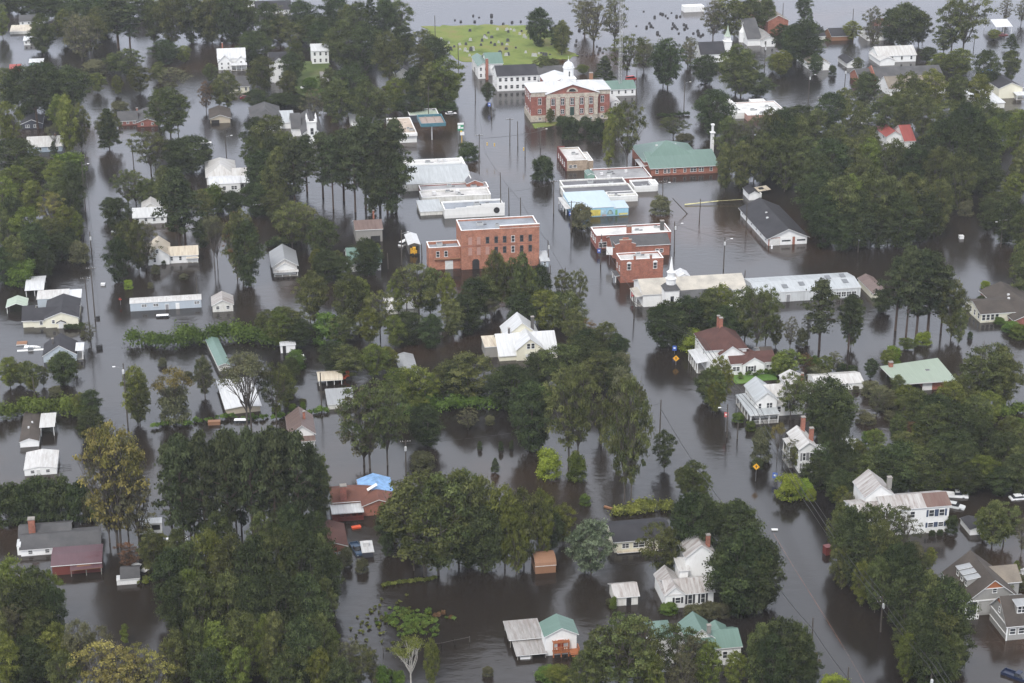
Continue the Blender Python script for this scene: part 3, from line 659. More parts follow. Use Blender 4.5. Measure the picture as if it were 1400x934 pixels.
b = Bld('flat_roofed_shop', 'grey brown flat roofed shop with white stepped front edge', 'shop', (817,253), 891)
b.body(0, 74, 0, 15, 7, 'flat', wall='brick3', cover='fg', par=.4); b.vents([(10, 7, 7), (17, 3, 7), (45, 9, 7)], 1.0, (.6,.6,.6))
b = Bld('green_shed', 'tiny green shed tucked against the grey brown flat roofed shop', 'shed', (803,249), 813)
b.body(0, 10, 0, 6, 9, 'gy', pitch=.4, wall='green', cover='g', ov=.1)
b = Bld('corner_store', 'white fronted store with dark flat roof and curved end wall', 'shop', (867,263), 899)
b.body(0, 31, 0, 9, 7.5, 'flat', wall='mwhite', cover='fd', par=.5); b.body(24, 33, 0.5, 6, 9.5, 'flat', wall='mwhite', cover='fw', par=.3)
b = Bld('long_dark_roofed_shop', 'long shop with dark flat roof behind the blue mural shop', 'shop', (776,280), 873, 'long dark roofed shop')
b.body(0, 94, 2, 14, 9, 'flat', wall='white2', cover='fd', par=.5)
b.body(4, 92, 16.3, 8, 9.5, 'flat', wall='white2', cover='fd', par=.4)
b.body(56, 96, 0, 7, 7.5, 'flat', wall='mwhite', cover='fw', par=.3)
b = Bld('mural_shop', 'shop with light blue metal roof and painted mural along its side wall', 'shop', (783,298), 859, 'blue mural shop')
b.body(0, 56, 0, 21, 12, 'shed', pitch=.03, wall='aqua', cover='lb', ov=.15)
b.body(56.3, 76, 0, 9, 10, 'shed', pitch=.03, wall='aqua', cover='lb', ov=.15)
for (x0, x1, z0, z1, c, nm) in ((23, 38, 1.2, 9.5, (.62,.52,.12), 'yellow'), (39, 45, 1.2, 9, (.42,.60,.68), 'pale'), (47, 55, 2, 8.5, (.16,.24,.24), 'dark_teal'), (49, 53, 2.6, 6.5, (.35,.45,.40), 'grey_green'), (58, 61, 1, 8, (.16,.35,.16), 'green'), (63, 75, .8, 3.2, (.55,.50,.16), 'ochre'), (40, 46, .6, 2.4, (.60,.34,.30), 'pink')):
    m = MB(); q = .02 + .012 * (len(nm) % 4)
    if nm == 'dark_teal':
        v = [(x0*b.mx, -q, z0*b.mz)] + [(((x0+x1)/2 - (x1-x0)/2*math.cos(math.pi*i/8))*b.mx, -q, (z0 + (z1-z0)*math.sin(math.pi*i/8))*b.mz) for i in range(9)]
        m.add(v, [(0, i+1, i+2) for i in range(8)])
    else: m.box(x0*b.mx, -q, z0*b.mz, x1*b.mx, .01, z1*b.mz)
    b.part('mural_panel', m, plain('mural_' + nm, c, .8, var=.4, scale=.7))
b.porch(-7, 0, 4, 20, 9, 4, 'ww', side='l', deck=False)

b = Bld('brick_store', 'dark red brick store with bright white flat roof and two chimneys', 'shop', (815,341), 917, 'white roofed brick store')
b.body(0, 102, 0, 12, 18.5, 'flat', wall='brick3', cover='fw', par=.45, wl=(3,1), ww=1.6)
b.wpx((9,), 6, 0, 2.6, 1.8); b.chimney(46, 2.5, 16, 27, 1.4); b.chimney(93, 5, 16, 29, 1.1, 'dark')
b = Bld('gabled_brick_store', 'brick store with dark shingled roof and stepped front gable', 'shop', (838,353), 915, 'stepped gable brick store')
b.body(0, 77, 0, None, 15, 'gx', R_=14.5, pitch=.42, wall='brick', cover='gs', ov=.3); b.wpx((60, 66), 7, 0, 1.2, 1.2)
b.body(2, 30, -1.2, 8, 19, 'gy', pitch=.28, wall='brick', cover='gs', ov=.02)
m = MB(); m.box(8*b.mx, -1.2*b.my-.06, 19*b.mz, 24*b.mx, -1.2*b.my+.3, 25*b.mz); m.box(12*b.mx, -1.2*b.my-.07, 25*b.mz, 20*b.mx, -1.2*b.my+.3, 28*b.mz); m.box(7.5*b.mx, -1.2*b.my-.12, 25*b.mz, 24.5*b.mx, -1.2*b.my+.35, 25*b.mz+.2, 1)
b.part('stepped_parapet', m, [W['brick'](), W['stone']()])
b = Bld('brick_office', 'boxy two storey red brick shop with two arched windows', 'shop', (848,387), 906, 'boxy brick shop with arched windows')
b.body(0, 58, 0, 9.5, 31, 'flat', wall='brick', cover='flg', par=.4, wl=(2,1), ww=1.0); b.wpx((11.4, 47), 21.5, 0, 1.2, 2.0, arch=True)
b.chimney(19, .2, 30, 35.5, .6); b.chimney(41, .2, 30, 35.5, .6)
b.porch(-6, 0, 1, 8, 9, 2, 'brk' if 0 else 'gs', side='l', deck=False)

# white church and its steeple
b = Bld('church', 'long white church with cream roof and slender white steeple', 'church', (879,420), 1019, 'long white church')
b.body(0, 140, 0, None, 17, 'gx', R_=21, pitch=.42, wall='white', cover='bg', ov=.35, wr=(2,1))
b.porch(-9, 0, 1, 13, 14, 4, 'bg', side='l', deck=True)
b.body(46, 118, -15, 16, 17, 'hip', pitch=.4, wall='white', cover='gs', win=(6,1))
b.body(66, 82, 26, 8, 12, 'gy', pitch=.5, wall='white', cover='w', ov=.2)
m = MB(); X, Y = 34*b.mx, -4*b.my; m.box(X-2.1, Y-2.1, -1.5, X+2.1, Y+2.1, 28*b.mz); m.box(X-.5, Y-2.16, 12*b.mz, X+.5, Y-2.09, 20*b.mz, 1)
tw = b.part('steeple_tower', m, [W['white'](), glass()])
zt = 28*b.mz; m = MB(); q = 2.4; m.add([(X-q,Y-q,zt),(X+q,Y-q,zt),(X+q,Y+q,zt),(X-q,Y+q,zt),(X-1.3,Y-1.3,zt+1.3),(X+1.3,Y-1.3,zt+1.3),(X+1.3,Y+1.3,zt+1.3),(X-1.3,Y+1.3,zt+1.3)], [(0,1,5,4),(1,2,6,5),(2,3,7,6),(3,0,4,7),(4,5,6,7),(3,2,1,0)])
b.part('tower_roof', m, RF['gs'](), parent=tw)
m = MB(); z = zt+1.3; m.lathe([(1.4, z), (1.4, z+1.5), (1.6, z+1.55), (1.6, z+1.8), (1.05, z+1.85), (1.05, z+3.4), (1.3, z+3.5), (1.3, z+3.7), (.75, z+3.9), (.6, z+4.5), (.06, z+8.2)], (X, Y), 8)
b.part('spire', m, wt, parent=tw)
for k in range(4):
    a = k*math.pi/2; o = bpy.data.objects.new('window', win_mesh(.5, 1.3, False, True)); col.objects.link(o); o.parent = tw; o.rotation_euler = (0,0,a); o.location = (X+.92*math.sin(a), Y-.92*math.cos(a), z+2.6)
b = Bld('metal_warehouse', 'long low white metal warehouse with small dark skylights', 'warehouse', (1034,415), 1176, 'long white metal warehouse')
b.body(0, 142, 0, None, 13, 'gx', R_=15, pitch=.16, wall='metal', cover='lg', ov=.15)
D = b.last; 
for xx, yy in ((42, 5), (66, 6.5), (98, 5), (106, 11), (126, 6.5), (127, 12)):
    m = MB(); m.box(-.8, -1.1, 0, .8, 1.1, .12); o = b.part('skylight', m, plain('skylight', (.14,.15,.16), .3), (xx*b.mx, yy*b.my, 13*b.mz+.16*yy*b.my+.2), D['roof']); o.rotation_euler = (math.atan(.16), 0, 0)
b.door(43, 0, -1, 3.2, 1.1, plain('grey_door', (.25,.25,.26))); b.wpx((112, 119, 126, 133), 5.5, 0, 1.4, 1.6)
b = Bld('rusty_shed', 'cream shed with badly rusted ridge roof at the end of the white warehouse', 'shed', (1194,411), 1214, 'rusty ridge roofed shed')
b.body(0, 20, 0, 22, 9, 'gy', pitch=.5, wall='cream', cover='rust', ov=.3)
# fire station
b = Bld('fire_station', 'fire station with big charcoal hipped gable roof and two white garage doors', 'fire station', (1050,336), 1103, 'fire station')
b.body(0, 53, 0, 44, 10, 'gy', pitch=.44, wall='white', cover='dk', ov=.7, wl=(6,1), ww=1.3)
m = MB(); m.box(.02, -.05, -1.4, 16*b.mx, .01, 10.5*b.mz); m.box(33*b.mx, -.05, -1.4, 36.5*b.mx, .01, 10.5*b.mz); b.part('brick_front', m, W['brick']())
for x0, x1 in ((17, 32), (37.5, 52)):
    m = MB(); m.box(x0*b.mx, -.08, -1.4, x1*b.mx, .01, 9.8*b.mz); m.box((x0+1.5)*b.mx, -.11, 4.5*b.mz, (x1-1.5)*b.mx, -.02, 6.6*b.mz, 1); b.part('garage_door', m, [wt, glass()])
b.door(6, -.1, -1, 3.2, 1.9); b.door(12.5, -.1, -1, 3.2, 1.3)
b.vents([(16, 20, 17), (20, 26, 18)], .7)
b = Bld('white_outbuilding', 'small white outbuilding with dark roof behind the fire station', 'shed', (1024,274), 1042)
b.body(0, 14, 0, 9, 8, 'gy', pitch=.5, wall='white', cover='dk', ov=.25); b.body(14, 20, 3, 5, 5, 'flat', wall='white', cover='fw', par=.1)
m = MB(); m.slab([(-3.2,-1.6,0),(3.2,-1.6,0),(3.2,1.6,0),(-3.2,1.6,0)], .25); m.box(-.8, -.5, .01, .8, .5, .35, 1)
o = m.build('displaced_roof', [RF['cr'](), plain('dark_opening', (.02,.02,.02))], None, ground(1040, 262, 1.0) + Vector((0,0,1.0))); o.rotation_euler = (R(12), 0, R(28)); tag(o, 'cream floating roof panel with dark hatch behind the small white outbuilding', 'roof panel')

# ------------------------------------------------------------------ north end
b = Bld('county_office', 'long two storey white building with charcoal roof and rows of paired windows', 'office', (680,125), 735, 'long white office')
b.body(0, 55, 0, None, 20, 'gx', R_=15, pitch=.5, wall='white', cover='dk', ov=.3, win=(7,2), wl=(2,2), ww=1.3)
b = Bld('green_roofed_house', 'white house with green roof and tall red brick chimney', 'house', (654,108), 690, 'tall chimney house')
b.body(0, 14, 0, 14, 17, 'gy', pitch=.6, wall='white', cover='g', win=(2,2), wl=(2,2)); b.chimney(11, -1.2, -2, 28, 1.1)
b.body(14, 36, 4, 10, 16, 'gx', pitch=.5, wall='white', cover='g')
b = Bld('grey_roofed_bungalow', 'low white bungalow with grey roof between the long office and the courthouse', 'house', (737,111), 783)
b.body(0, 46, 0, None, 8, 'gx', R_=12, pitch=.4, wall='white', cover='gs', win=(3,1))
b = Bld('green_roofed_annex', 'white annex with faded green metal roof beside the courthouse', 'annex', (832,132), 869, 'green roofed annex')
b.body(0, 37, 0, None, 9, 'gx', R_=12, pitch=.35, wall='white', cover='g', win=(4,1), ww=.9)
b = Bld('entrance_pavilion', 'small white gabled pavilion against the right side of the courthouse', 'pavilion', (835,154), 847)
b.body(0, 12, 0, 9, 14, 'gy', pitch=.5, wall='white', cover='ww', win=(1,2))
b = Bld('steeple_church', 'small white chapel with dark roof and pale green pointed spire', 'church', (958,86), 991, 'green spired chapel')
b.body(0, 33, 0, None, 11, 'gx', R_=17, pitch=.8, wall='white', cover='dk', ov=.3, win=(3,1)); 
m = MB(); X, Y = 40*b.mx, 4*b.my; m.box(X-1.6, Y-1.6, -1.5, X+1.6, Y+1.6, 24*b.mz); m.box(X-1.8, Y-1.8, 24*b.mz, X+1.8, Y+1.8, 24*b.mz+.3); m.box(X-1.2, Y-1.2, 24*b.mz+.31, X+1.2, Y+1.2, 31*b.mz)
tw = b.part('steeple_tower', m, W['white']())
m = MB(); m.lathe([(1.7, 31*b.mz), (1.2, 33*b.mz), (.5, 39*b.mz), (.03, 47*b.mz)], (X, Y), 8); b.part('spire', m, RF['gg'](), parent=tw)
b = Bld('white_house', 'white house with grey roof and white corner turret near the green spired chapel', 'house', (1022,63), 1056)
b.body(0, 18, 0, 16, 9, 'gx', pitch=.6, wall='white', cover='gs', wl=(2,1)); b.body(17, 36, -2, 14, 9, 'gy', pitch=.5, wall='white', cover='lgs', win=(2,1))
m = MB(); m.lathe([(1.6,-1),(1.6,4.4),(1.8,4.5),(.5,6.4),(.04,9.0)], (0, 6*b.my), 8); b.part('turret', m, wt)
b = Bld('school_building', 'white flat roofed school wings joined in an angle', 'school', (1022,166), 1076, 'white flat roofed school')
b.body(0, 56, 0, 18, 8, 'flat', wall='pinkish', cover='fw', par=.2); b.body(-22, -.3, 4, 26, 8, 'flat', wall='mwhite', cover='fw', par=.2); b.body(24, 44, 18.2, 3, 8.5, 'flat', wall='mwhite', cover='fw', par=.2)
b = Bld('brick_church_hall', 'long hall with slate grey roof, white wall and red brick end', 'hall', (1197,116), 1286, 'slate roofed brick ended hall')
b.body(0, 92, 0, None, 8, 'gx', R_=15, pitch=.5, wall='white', cover='gs', ov=.2, win=(8,1))
m = MB(); X, Y0, Y1, H = 0, -.5, b.last['Y1']+.5, 8*b.mz; m.add([(-.4,Y0,-1.5),(-.4,Y1,-1.5),(-.4,Y1,H+.6),(-.4,(Y0+Y1)/2,H+.9+.5*(Y1-Y0)/2),(-.4,Y0,H+.6),(-.02,Y0,-1.5),(-.02,Y1,-1.5),(-.02,Y1,H+.6),(-.02,(Y0+Y1)/2,H+.9+.5*(Y1-Y0)/2),(-.02,Y0,H+.6)],
      [(0,4,3,2,1),(5,6,7,8,9),(0,5,9,4),(4,9,8,3),(3,8,7,2),(2,7,6,1)]); b.part('brick_end', m, W['brick']())
b.body(-20, -2, 2, 9, 7, 'gx', pitch=.5, wall='brick', cover='gs', ov=.3)
b = Bld('white_gabled_house', 'house with tan grey roof and white gable in front of the slate roofed hall', 'house', (1215,131), 1292)
b.body(0, 77, 0, None, 9, 'gx', R_=17, pitch=.55, wall='white', cover='tn', ov=.3, wl=(2,2))
b = Bld('patchy_roofed_house', 'white house with patchy weathered white metal roof and low front porch', 'house', (1203,88), 1254, 'patchy white roofed house')
b.body(0, 52, 2, None, 9, 'gx', R_=13, pitch=.5, wall='white', cover='ww', win=(4,1)); b.body(-3, 17, -2, 10, 7, 'gy', pitch=.4, wall='white', cover='ww')
b = Bld('tan_roofed_house', 'white house with tan grey roof and a dark bush at its corner', 'house', (1108,97), 1134, 'tan roofed white house')
b.body(0, 26, 0, 15, 9, 'gy', pitch=.5, wall='white', cover='tn', wl=(3,1))
b = Bld('white_garage', 'small white garage with charcoal roof standing alone near two poles', 'garage', (1158,93), 1173)
b.body(0, 15, 0, 9, 6, 'gy', pitch=.6, wall='white', cover='dk')
b = Bld('brick_hall', 'tall brown brick hall with tan roof at the top edge', 'hall', (1049,46), 1078, 'tall brown brick hall')
b.body(0, 28, 0, 26, 17, 'gy', pitch=.5, wall='brick', cover='tn', ov=.4)
b = Bld('brown_house', 'low brown house with charcoal roof behind the tan roofed house', 'house', (1137,56), 1168)
b.body(0, 30, 0, None, 6, 'gx', R_=11, pitch=.45, wall='brown', cover='dk')
b = Bld('grey_roofed_ranch', 'low ranch house with grey roof half hidden behind pale trees', 'house', (1085,58), 1128)
b.body(0, 43, 0, None, 7, 'gx', R_=12, pitch=.45, wall='white2', cover='dk')
b = Bld('white_ranch_house', 'long low white house with grey roof at the top right', 'house', (1186,56), 1224)
b.body(0, 37, 0, None, 7, 'gx', R_=12, pitch=.45, wall='white', cover='gs', win=(4,1))
b = Bld('red_roofed_barn', 'building with bright orange red roof behind the pale bare tree', 'building', (1203,42), 1232)
b.body(0, 28, 0, None, 5, 'gx', R_=11, pitch=.45, wall='brick', cover='rb')
b = canopy('carport', 'white open carport with a dark red car under it', 'carport', (1361,47), 1383, 9, 10, 3, 2, 'gx', .3, 'w')
b = Bld('tarped_house', 'cream house with charcoal roof patched by a blue tarp', 'house', (1365,135), 1396, 'blue tarped cream house')
b.body(0, 32, 0, 20, 14, 'gy', pitch=.42, wall='cream', cover='dk', wl=(2,1)); b.porch(20, 34, -3, 0, 7, 2, 'w')
D = b.last; m = MB(); k = .42; H = D['H']; m.slab([(D['xm']-3.2, D['Y1']-6, H+k*(D['xm']-3.2-D['X0'])+.3), (D['xm']+.02, D['Y1']-6, H+k*(D['xm']-D['X0'])+.32), (D['xm']+.02, D['Y1']+.3, H+k*(D['xm']-D['X0'])+.32), (D['xm']-3.2, D['Y1']+.3, H+k*(D['xm']-3.2-D['X0'])+.3)], .06, 0, 0)
o = m.build('blue_tarp', plain('blue_tarp', (.07,.26,.62), .5)); o.matrix_world = Matrix.Translation(b.P) @ Matrix.Rotation(b.rot, 4, 'Z'); tag(o, 'blue tarp over the roof of the cream house at the right edge', 'tarp')
b = Bld('white_roofed_annex', 'low annex with flat white metal roof left of the blue tarped house', 'annex', (1341,149), 1373)
b.body(0, 32, 0, 16, 7, 'shed', pitch=.05, wall='white2', cover='w', ov=.3)
b = Bld('red_roofed_house', 'white house with faded bright red metal roof among dense trees', 'house', (1216,206), 1250, 'bright red roofed house')
b.body(0, 22, 4, 13, 15, 'gy', pitch=.6, wall='white', cover='redm', wl=(2,2)); b.body(20, 34, 0, 14, 12, 'gx', pitch=.6, wall='white', cover='redm')
b = Bld('white_cottage', 'tiny white cottage roof glimpsed between trees', 'cottage', (1172,169), 1186)
b.body(0, 14, 0, 7, 7, 'gx', pitch=.5, wall='white', cover='ww')
# ------------------------------------------------------------------ houses, west side
b = Bld('white_house', 'two storey white house with steep front gables and a dark porch', 'house', (299,95), 336, 'steep gabled white house')
b.body(0, 37, 0, None, 15, 'gx', R_=13, pitch=.8, wall='white', cover='w', wl=(2,2)); b.body(0, 18, -1, 9, 11, 'gy', pitch=.95, wall='white', cover='w', win=(2,2), ww=.9); b.body(25, 37, -.8, 8, 12, 'gy', pitch=.95, wall='white', cover='w', win=(1,2))
b.porch(17, 38, -3, -.9, 8, 4, 'w'); b.chimney(7, 5, 20, 31, .6)
b = Bld('grey_roofed_house', 'pale house with grey roof among trees behind a dark red car', 'house', (314,128), 340)
b.body(0, 27, 0, None, 9, 'gx', R_=13, pitch=.5, wall='cream', cover='gs', win=(3,1))
b = Bld('white_house', 'tall white house with charcoal roof and light trimmed front gable', 'house', (370,113), 396, 'charcoal gabled white house')
b.body(0, 26, 0, None, 29, 'gx', R_=12, pitch=.6, wall='white', cover='dk', win=(2,2)); b.body(5, 20, -1, 8, 28, 'gy', pitch=.8, wall='white', cover='dk', win=(1,2))
b = Bld('white_house', 'two storey white house with pale metal roof above a green lawn', 'house', (427,88), 450, 'white house on the green lawn')
b.body(0, 23, 0, None, 18, 'gx', R_=9.5, pitch=.45, wall='white', cover='w', win=(3,2), wl=(1,2)); b.body(2, 11, 7, 9, 17, 'gy', pitch=.9, wall='white', cover='rb', ov=.1)
b = Bld('small_house', 'small grey house roof glimpsed between dark trees', 'house', (541,108), 562)
b.body(0, 20, 0, None, 7, 'gy', d if False else 9, pitch=.7, wall='white2', cover='gs') if False else b.body(0, 20, 0, 9, 7, 'gy', pitch=.7, wall='white2', cover='gs')
b = Bld('long_house', 'long white house with dark roof at the upper edge', 'house', (350,20), 399)
b.body(0, 48, 0, None, 5, 'gx', R_=13, pitch=.5, wall='white', cover='dk', win=(4,1))
b = Bld('white_house', 'white house with grey roof at the top edge', 'house', (338,12), 358)
b.body(0, 16, 0, 10, 9, 'gy', pitch=.6, wall='white', cover='lgs', win=(2,1))
b = Bld('dark_roofed_house', 'low dark roofed house among trees near the top left', 'house', (244,30), 270)
b.body(0, 26, 0, None, 5, 'gx', R_=9, pitch=.45, wall='tan', cover='dk')
b = Bld('dark_roofed_house', 'long white house with slate blue roof behind a flat white roofed shed', 'house', (27,35), 62)
b.body(0, 34, 0, None, 5, 'gx', R_=9, pitch=.45, wall='white', cover='gs', win=(4,1))
b = Bld('flat_white_shed', 'long low shed with flat cream white roof', 'shed', (14,47), 42)
b.body(0, 28, 0, 8, 3, 'shed', pitch=.03, wall='white2', cover='cr', ov=.2)
b = Bld('cabin', 'little white cabin standing in water left of a dark tree', 'cabin', (33,62), 52)
b.body(0, 19, 0, 5, 6, 'shed', pitch=.05, wall='white', cover='w', win=(3,1), ww=.9)
b = Bld('shed', 'small pale green shed with white roof edge behind the dark grove', 'shed', (41,93), 60)
b.body(0, 18, 0, 4, 7, 'shed', pitch=.05, wall='green', cover='w')
b = Bld('red_shed', 'low shed with rusty red roof at the left edge', 'shed', (14,103), 29)
b.body(0, 14, 0, 8, 4, 'gx', pitch=.4, wall='white2', cover='redm')
b = Bld('navy_cottage', 'small dark navy cottage with two bright windows under a low gable', 'cottage', (30,177), 57, 'dark navy cottage')
b.body(0, 28, 0, 10, 7, 'gy', pitch=.4, wall='navy', cover='dk', ov=.3); b.wpx((8, 19), 4, 0, 1.6, 1.1)
b = Bld('blue_cottage', 'blue grey cottage with tan metal roof', 'cottage', (38,209), 85, 'blue grey cottage')
b.body(0, 47, 0, None, 7.5, 'gx', R_=14, pitch=.4, wall='blue', cover='ww', win=(4,1), ww=.9); b.chimney(38, 6, 8, 19, .6)
b = Bld('brick_ranch', 'low red brick ranch house with two grey roof wings', 'house', (162,172), 186, 'red brick ranch house')
b.body(0, 26, 0, None, 6, 'gx', R_=13, pitch=.4, wall='brick3', cover='gs', win=(3,1)); b.body(26, 54, -3, 16, 6, 'gy', pitch=.35, wall='brick3', cover='gs', win=(2,1)); b.chimney(26, 6, 6, 17, .7)
b = Bld('garage', 'tan garage with brown grey gable roof and open bay', 'garage', (288,169), 316, 'tan garage')
b.body(0, 27, 0, 13, 6.5, 'gy', pitch=.35, wall='tan', cover='br', ov=.5)
m = MB(); m.box(1*b.mx, -.06, -1.4, 12*b.mx, .01, 4.5*b.mz); b.part('opening', m, plain('dark_opening', (.02,.02,.02)))
b = Bld('hall_wing', 'big slate roofed church hall left of the white gothic church', 'hall', (345,180), 386)
b.body(0, 40, 0, 22, 11, 'hip', pitch=.6, wall='white', cover='gs', ov=.5, win=(5,1)); b.body(40, 58, 2, 12, 8, 'shed', pitch=.1, wall='white', cover='lg')
b = Bld('gothic_church', 'white gothic church with square pinnacled tower and grey roof', 'church', (414,196), 440, 'white gothic church')
b.body(0, 27, 0, 26, 12, 'gy', pitch=.75, wall='white', cover='gs', ov=.4, wr=(3,1)); b.body(-12, 0, 10, 14, 10, 'gx', pitch=.6, wall='white', cover='gs')
m = MB(); X = 13*b.mx; m.box(X-1.7, -1.2, -1.5, X+1.7, 2.2, 29*b.mz); m.box(X-1.95, -1.45, 29*b.mz, X+1.95, 2.45, 30*b.mz); tw = b.part('tower', m, W['white']())
o = bpy.data.objects.new('window', win_mesh(1.3, 2.6)); col.objects.link(o); o.parent = tw; o.location = (X, -1.2, 17*b.mz)
m = MB(); m.lathe([(1.3, 30*b.mz), (.05, 44*b.mz)], (X, .5), 4); b.part('spire', m, RF['gs'](), parent=tw)
for sx in (-1.7, 1.7):
    for sy in (-1.2, 2.2):
        m = MB(); m.lathe([(.35, 30*b.mz), (.3, 34*b.mz), (.42, 34.5*b.mz), (.03, 39*b.mz)], (X+sx, sy), 6); b.part('pinnacle', m, wt, parent=tw)
b = Bld('white_garage', 'small white flat fronted garage beside tall pines', 'garage', (480,174), 501)
b.body(0, 20, 0, 8, 8, 'shed', pitch=.05, wall='white', cover='mg')
b = Bld('white_house', 'white house with pale hipped roof and sunny white back wing', 'house', (302,264), 328, 'pale hipped white house')
b.body(-15, 27, 0, None, 12, 'gx', R_=8, pitch=.15, wall='white', cover='w', ov=.2); b.wpx((5,), 6.5, 0, 1.2, 1.4); b.wpx((16.5, 20.5), 6.5, 0, 1.0, 1.4)
b.body(-18, 22, 12, 22, 10, 'hip', pitch=.55, wall='white', cover='ww', ov=.4); b.body(18, 39, 9, None, 12, 'gx', R_=12, pitch=.4, wall='white', cover='ww', ov=.3); b.porch(27, 39, 2, 8.8, 11, 3, 'w', side='f')
b = Bld('white_cottage', 'white cottage with ribbed white roof and small rear gable', 'cottage', (183,307), 228, 'ribbed roof white cottage')
b.body(0, 45, 0, None, 9, 'gx', R_=13, pitch=.4, wall='white', cover='w', win=(4,1)); b.body(12, 36, 9, 9, 12, 'gy', pitch=.6, wall='white2', cover='ww')
b = Bld('farmhouse', 'white farmhouse with cream metal roof, front gable and side porch', 'house', (203,363), 272, 'white farmhouse')
b.body(0, 29, 0, 17, 12.5, 'gy', pitch=.75, wall='white', cover='cr', ov=.35); b.wpx((9,), 7, 0, .9, 1.6); b.wpx((13,), 18, 0, .9, 1.2)
b.body(29, 68, 1, None, 10, 'gx', R_=12.5, pitch=.4, wall='white', cover='cr', ov=.3); b.wpx((32, 44), 6.5, 1, .9, 1.4)
b.porch(53, 68, 0, 1, 7, 3, 'cr'); b.porch(-10, 0, 1, 14, 9, 4, 'cr', side='l', slope=.35)
b = Bld('mobile_home', 'long pale blue mobile home with white roof edge', 'mobile home', (178.5,426), 275.6, 'pale blue mobile home')
b.body(0, 97, 0, 7, 10.5, 'gx', pitch=.06, wall='pale', cover='ww', ov=.15); b.wpx((35, 19, 91), 7, 0, 1.5, .9); b.door(64.5, 0, -.6, 2.3, .9, wt); b.door(50, 0, -.6, 2.2, .9, plain('grey_door', (.25,.25,.26)))
b.vents([(12*k+6, 3, 10.8) for k in range(8)], .5, (.35,.35,.35))
b = Bld('damaged_shed', 'small white shed with broken rust stained roof beside the hedge', 'shed', (291,427), 320)
b.body(0, 28, 0, 12, 9, 'gy', pitch=.5, wall='white2', cover='wr', ov=.3, win=(2,1))
b = Bld('porch_house', 'house with grey ridged roof and white gabled front porch over the water', 'house', (374,377), 406, 'porch fronted grey roofed house')
b.body(0, 33, 3, 20, 10, 'gy', pitch=.6, wall='white', cover='mg', ov=.5); b.body(2, 31, 0, 3, 8, 'gy', pitch=.6, wall='white', cover='ww', ov=.3, win=(4,1), ww=.9)
b.porch(1, 33, -2, 0, 6.5, 4, 'ww')
# west shore group
canopy('carport', 'white metal carport with two roof planes left of the main road', 'carport', (35.5,406), 60, 19, 9, 3, 2, 'gx', .10, 'w')
canopy('carport', 'pale green gabled carport near the left edge', 'carport', (9.5,429), 37, 11, 8.5, 2, 2, 'gy', .4, 'gg')
b = Bld('boat_shed', 'long shed with ribbed white roof and blue grey wall behind the cream chapel', 'shed', (52,421), 111)
b.body(0, 42, 0, 10, 11.5, 'shed', pitch=.05, wall='pale', cover='ww', ov=.2); b.porch(42.5, 59, 0, 10, 11.5, 3, 'w', deck=False, slope=.05)
b = Bld('chapel', 'cream white chapel with charcoal roof, wide front gable and bushes', 'chapel', (32,448), 108, 'cream white chapel')
b.body(0, 15, 0, 20, 9, 'gx', pitch=.4, wall='cream', cover='dk'); b.body(15, 76, -1, None, 9.5, 'gx', R_=17, pitch=.42, wall='cream', cover='dk', ov=.4)
b.body(31, 76, -2.5, 26, 12, 'gy', pitch=.38, wall='cream', cover='dk', ov=.3); b.wpx((25,), 6, -1, .9, 1.2); b.wpx((42,), 8, -2.5, .9, 1.1)
b.body(47, 58, -4, 1.6, 6.5, 'gy', pitch=.5, wall='cream', cover='dk', ov=.25); b.door(52.5, -4, -.6, 2.4, 1.1)
b = Bld('grey_house', 'blue grey gabled house with dark roof and white side roof', 'house', (60,496), 104.5, 'blue grey gabled house')
b.body(0, 45, 0, 17, 9, 'gy', pitch=.62, wall='pale', cover='dk', ov=.25); b.wpx((12, 25), 5, 0, 1.2, 1.1); b.chimney(13, 8, 9, 24, .5, 'dark')
b.body(45, 54, 1, 12, 12, 'flat', wall='white', cover='fw', par=.1) if False else b.porch(45, 54, 1, 12, 13, 3, 'w', side='r', slope=.03)
canopy('white_shed', 'long thin arched white roof carport with orange red tractor at its right', 'carport', (436,528), 468, 11, 7, 4, 2, 'arch', .35, 'cr')
b = Bld('dark_shed', 'low shed with slate metal roof and white end wall by the hedge bank', 'shed', (449,560), 485)
b.body(0, 36, 0, 18, 6, 'shed', pitch=.08, wall='white2', cover='mg', ov=.2)
b = Bld('teal_shed', 'long narrow shed with sea green roof running away from the hedge', 'shed', (300,508), 313.5, 'long sea green shed', rot=R(18))
b.body(0, 14, 0, 37, 8, 'gy', pitch=.3, wall='white2', cover='g', ov=.4)
b = Bld('white_barn', 'broad building with cream white metal roof behind a bare tree', 'barn', (310,567), 356, 'cream roofed barn', rot=R(15))
b.body(0, 46, 0, 39, 7.5, 'gy', pitch=.10, wall='tan', cover='w', ov=.4, wr=(3,1))
b = Bld('rusty_roofed_house', 'white house with steep rusty brown pyramid roof', 'house', (397,614), 431, 'rusty pyramid roofed house')
b.body(0, 33, 0, 25, 20, 'gy', pitch=.75, wall='white', cover='rust', ov=.5); b.chimney(22, 12, 28, 38, .6); b.porch(4, 33, -4, 0, 14, 4, 'rust', slope=.3)
b = Bld('trailer', 'small white trailer home half under trees beside a white truck', 'mobile home', (384,483), 404)
b.body(0, 20, 0, 5, 10, 'gx', pitch=.1, wall='white', cover='w', ov=.2); b.door(5, 0, 0, 2.2, .9, plain('dark_opening', (.02,.02,.02)))
b = Bld('grey_shed', 'slanted pale grey metal roof showing between trees', 'shed', (548,512), 572)
b.body(0, 22, 0, 22, 4, 'gy', pitch=.3, wall='white2', cover='mg')
b = Bld('flat_grey_shed', 'low grey roofed shed behind the large bare branched oak', 'shed', (530,430), 575)
b.body(0, 44, 0, 14, 6, 'shed', pitch=.05, wall='white2', cover='flg')
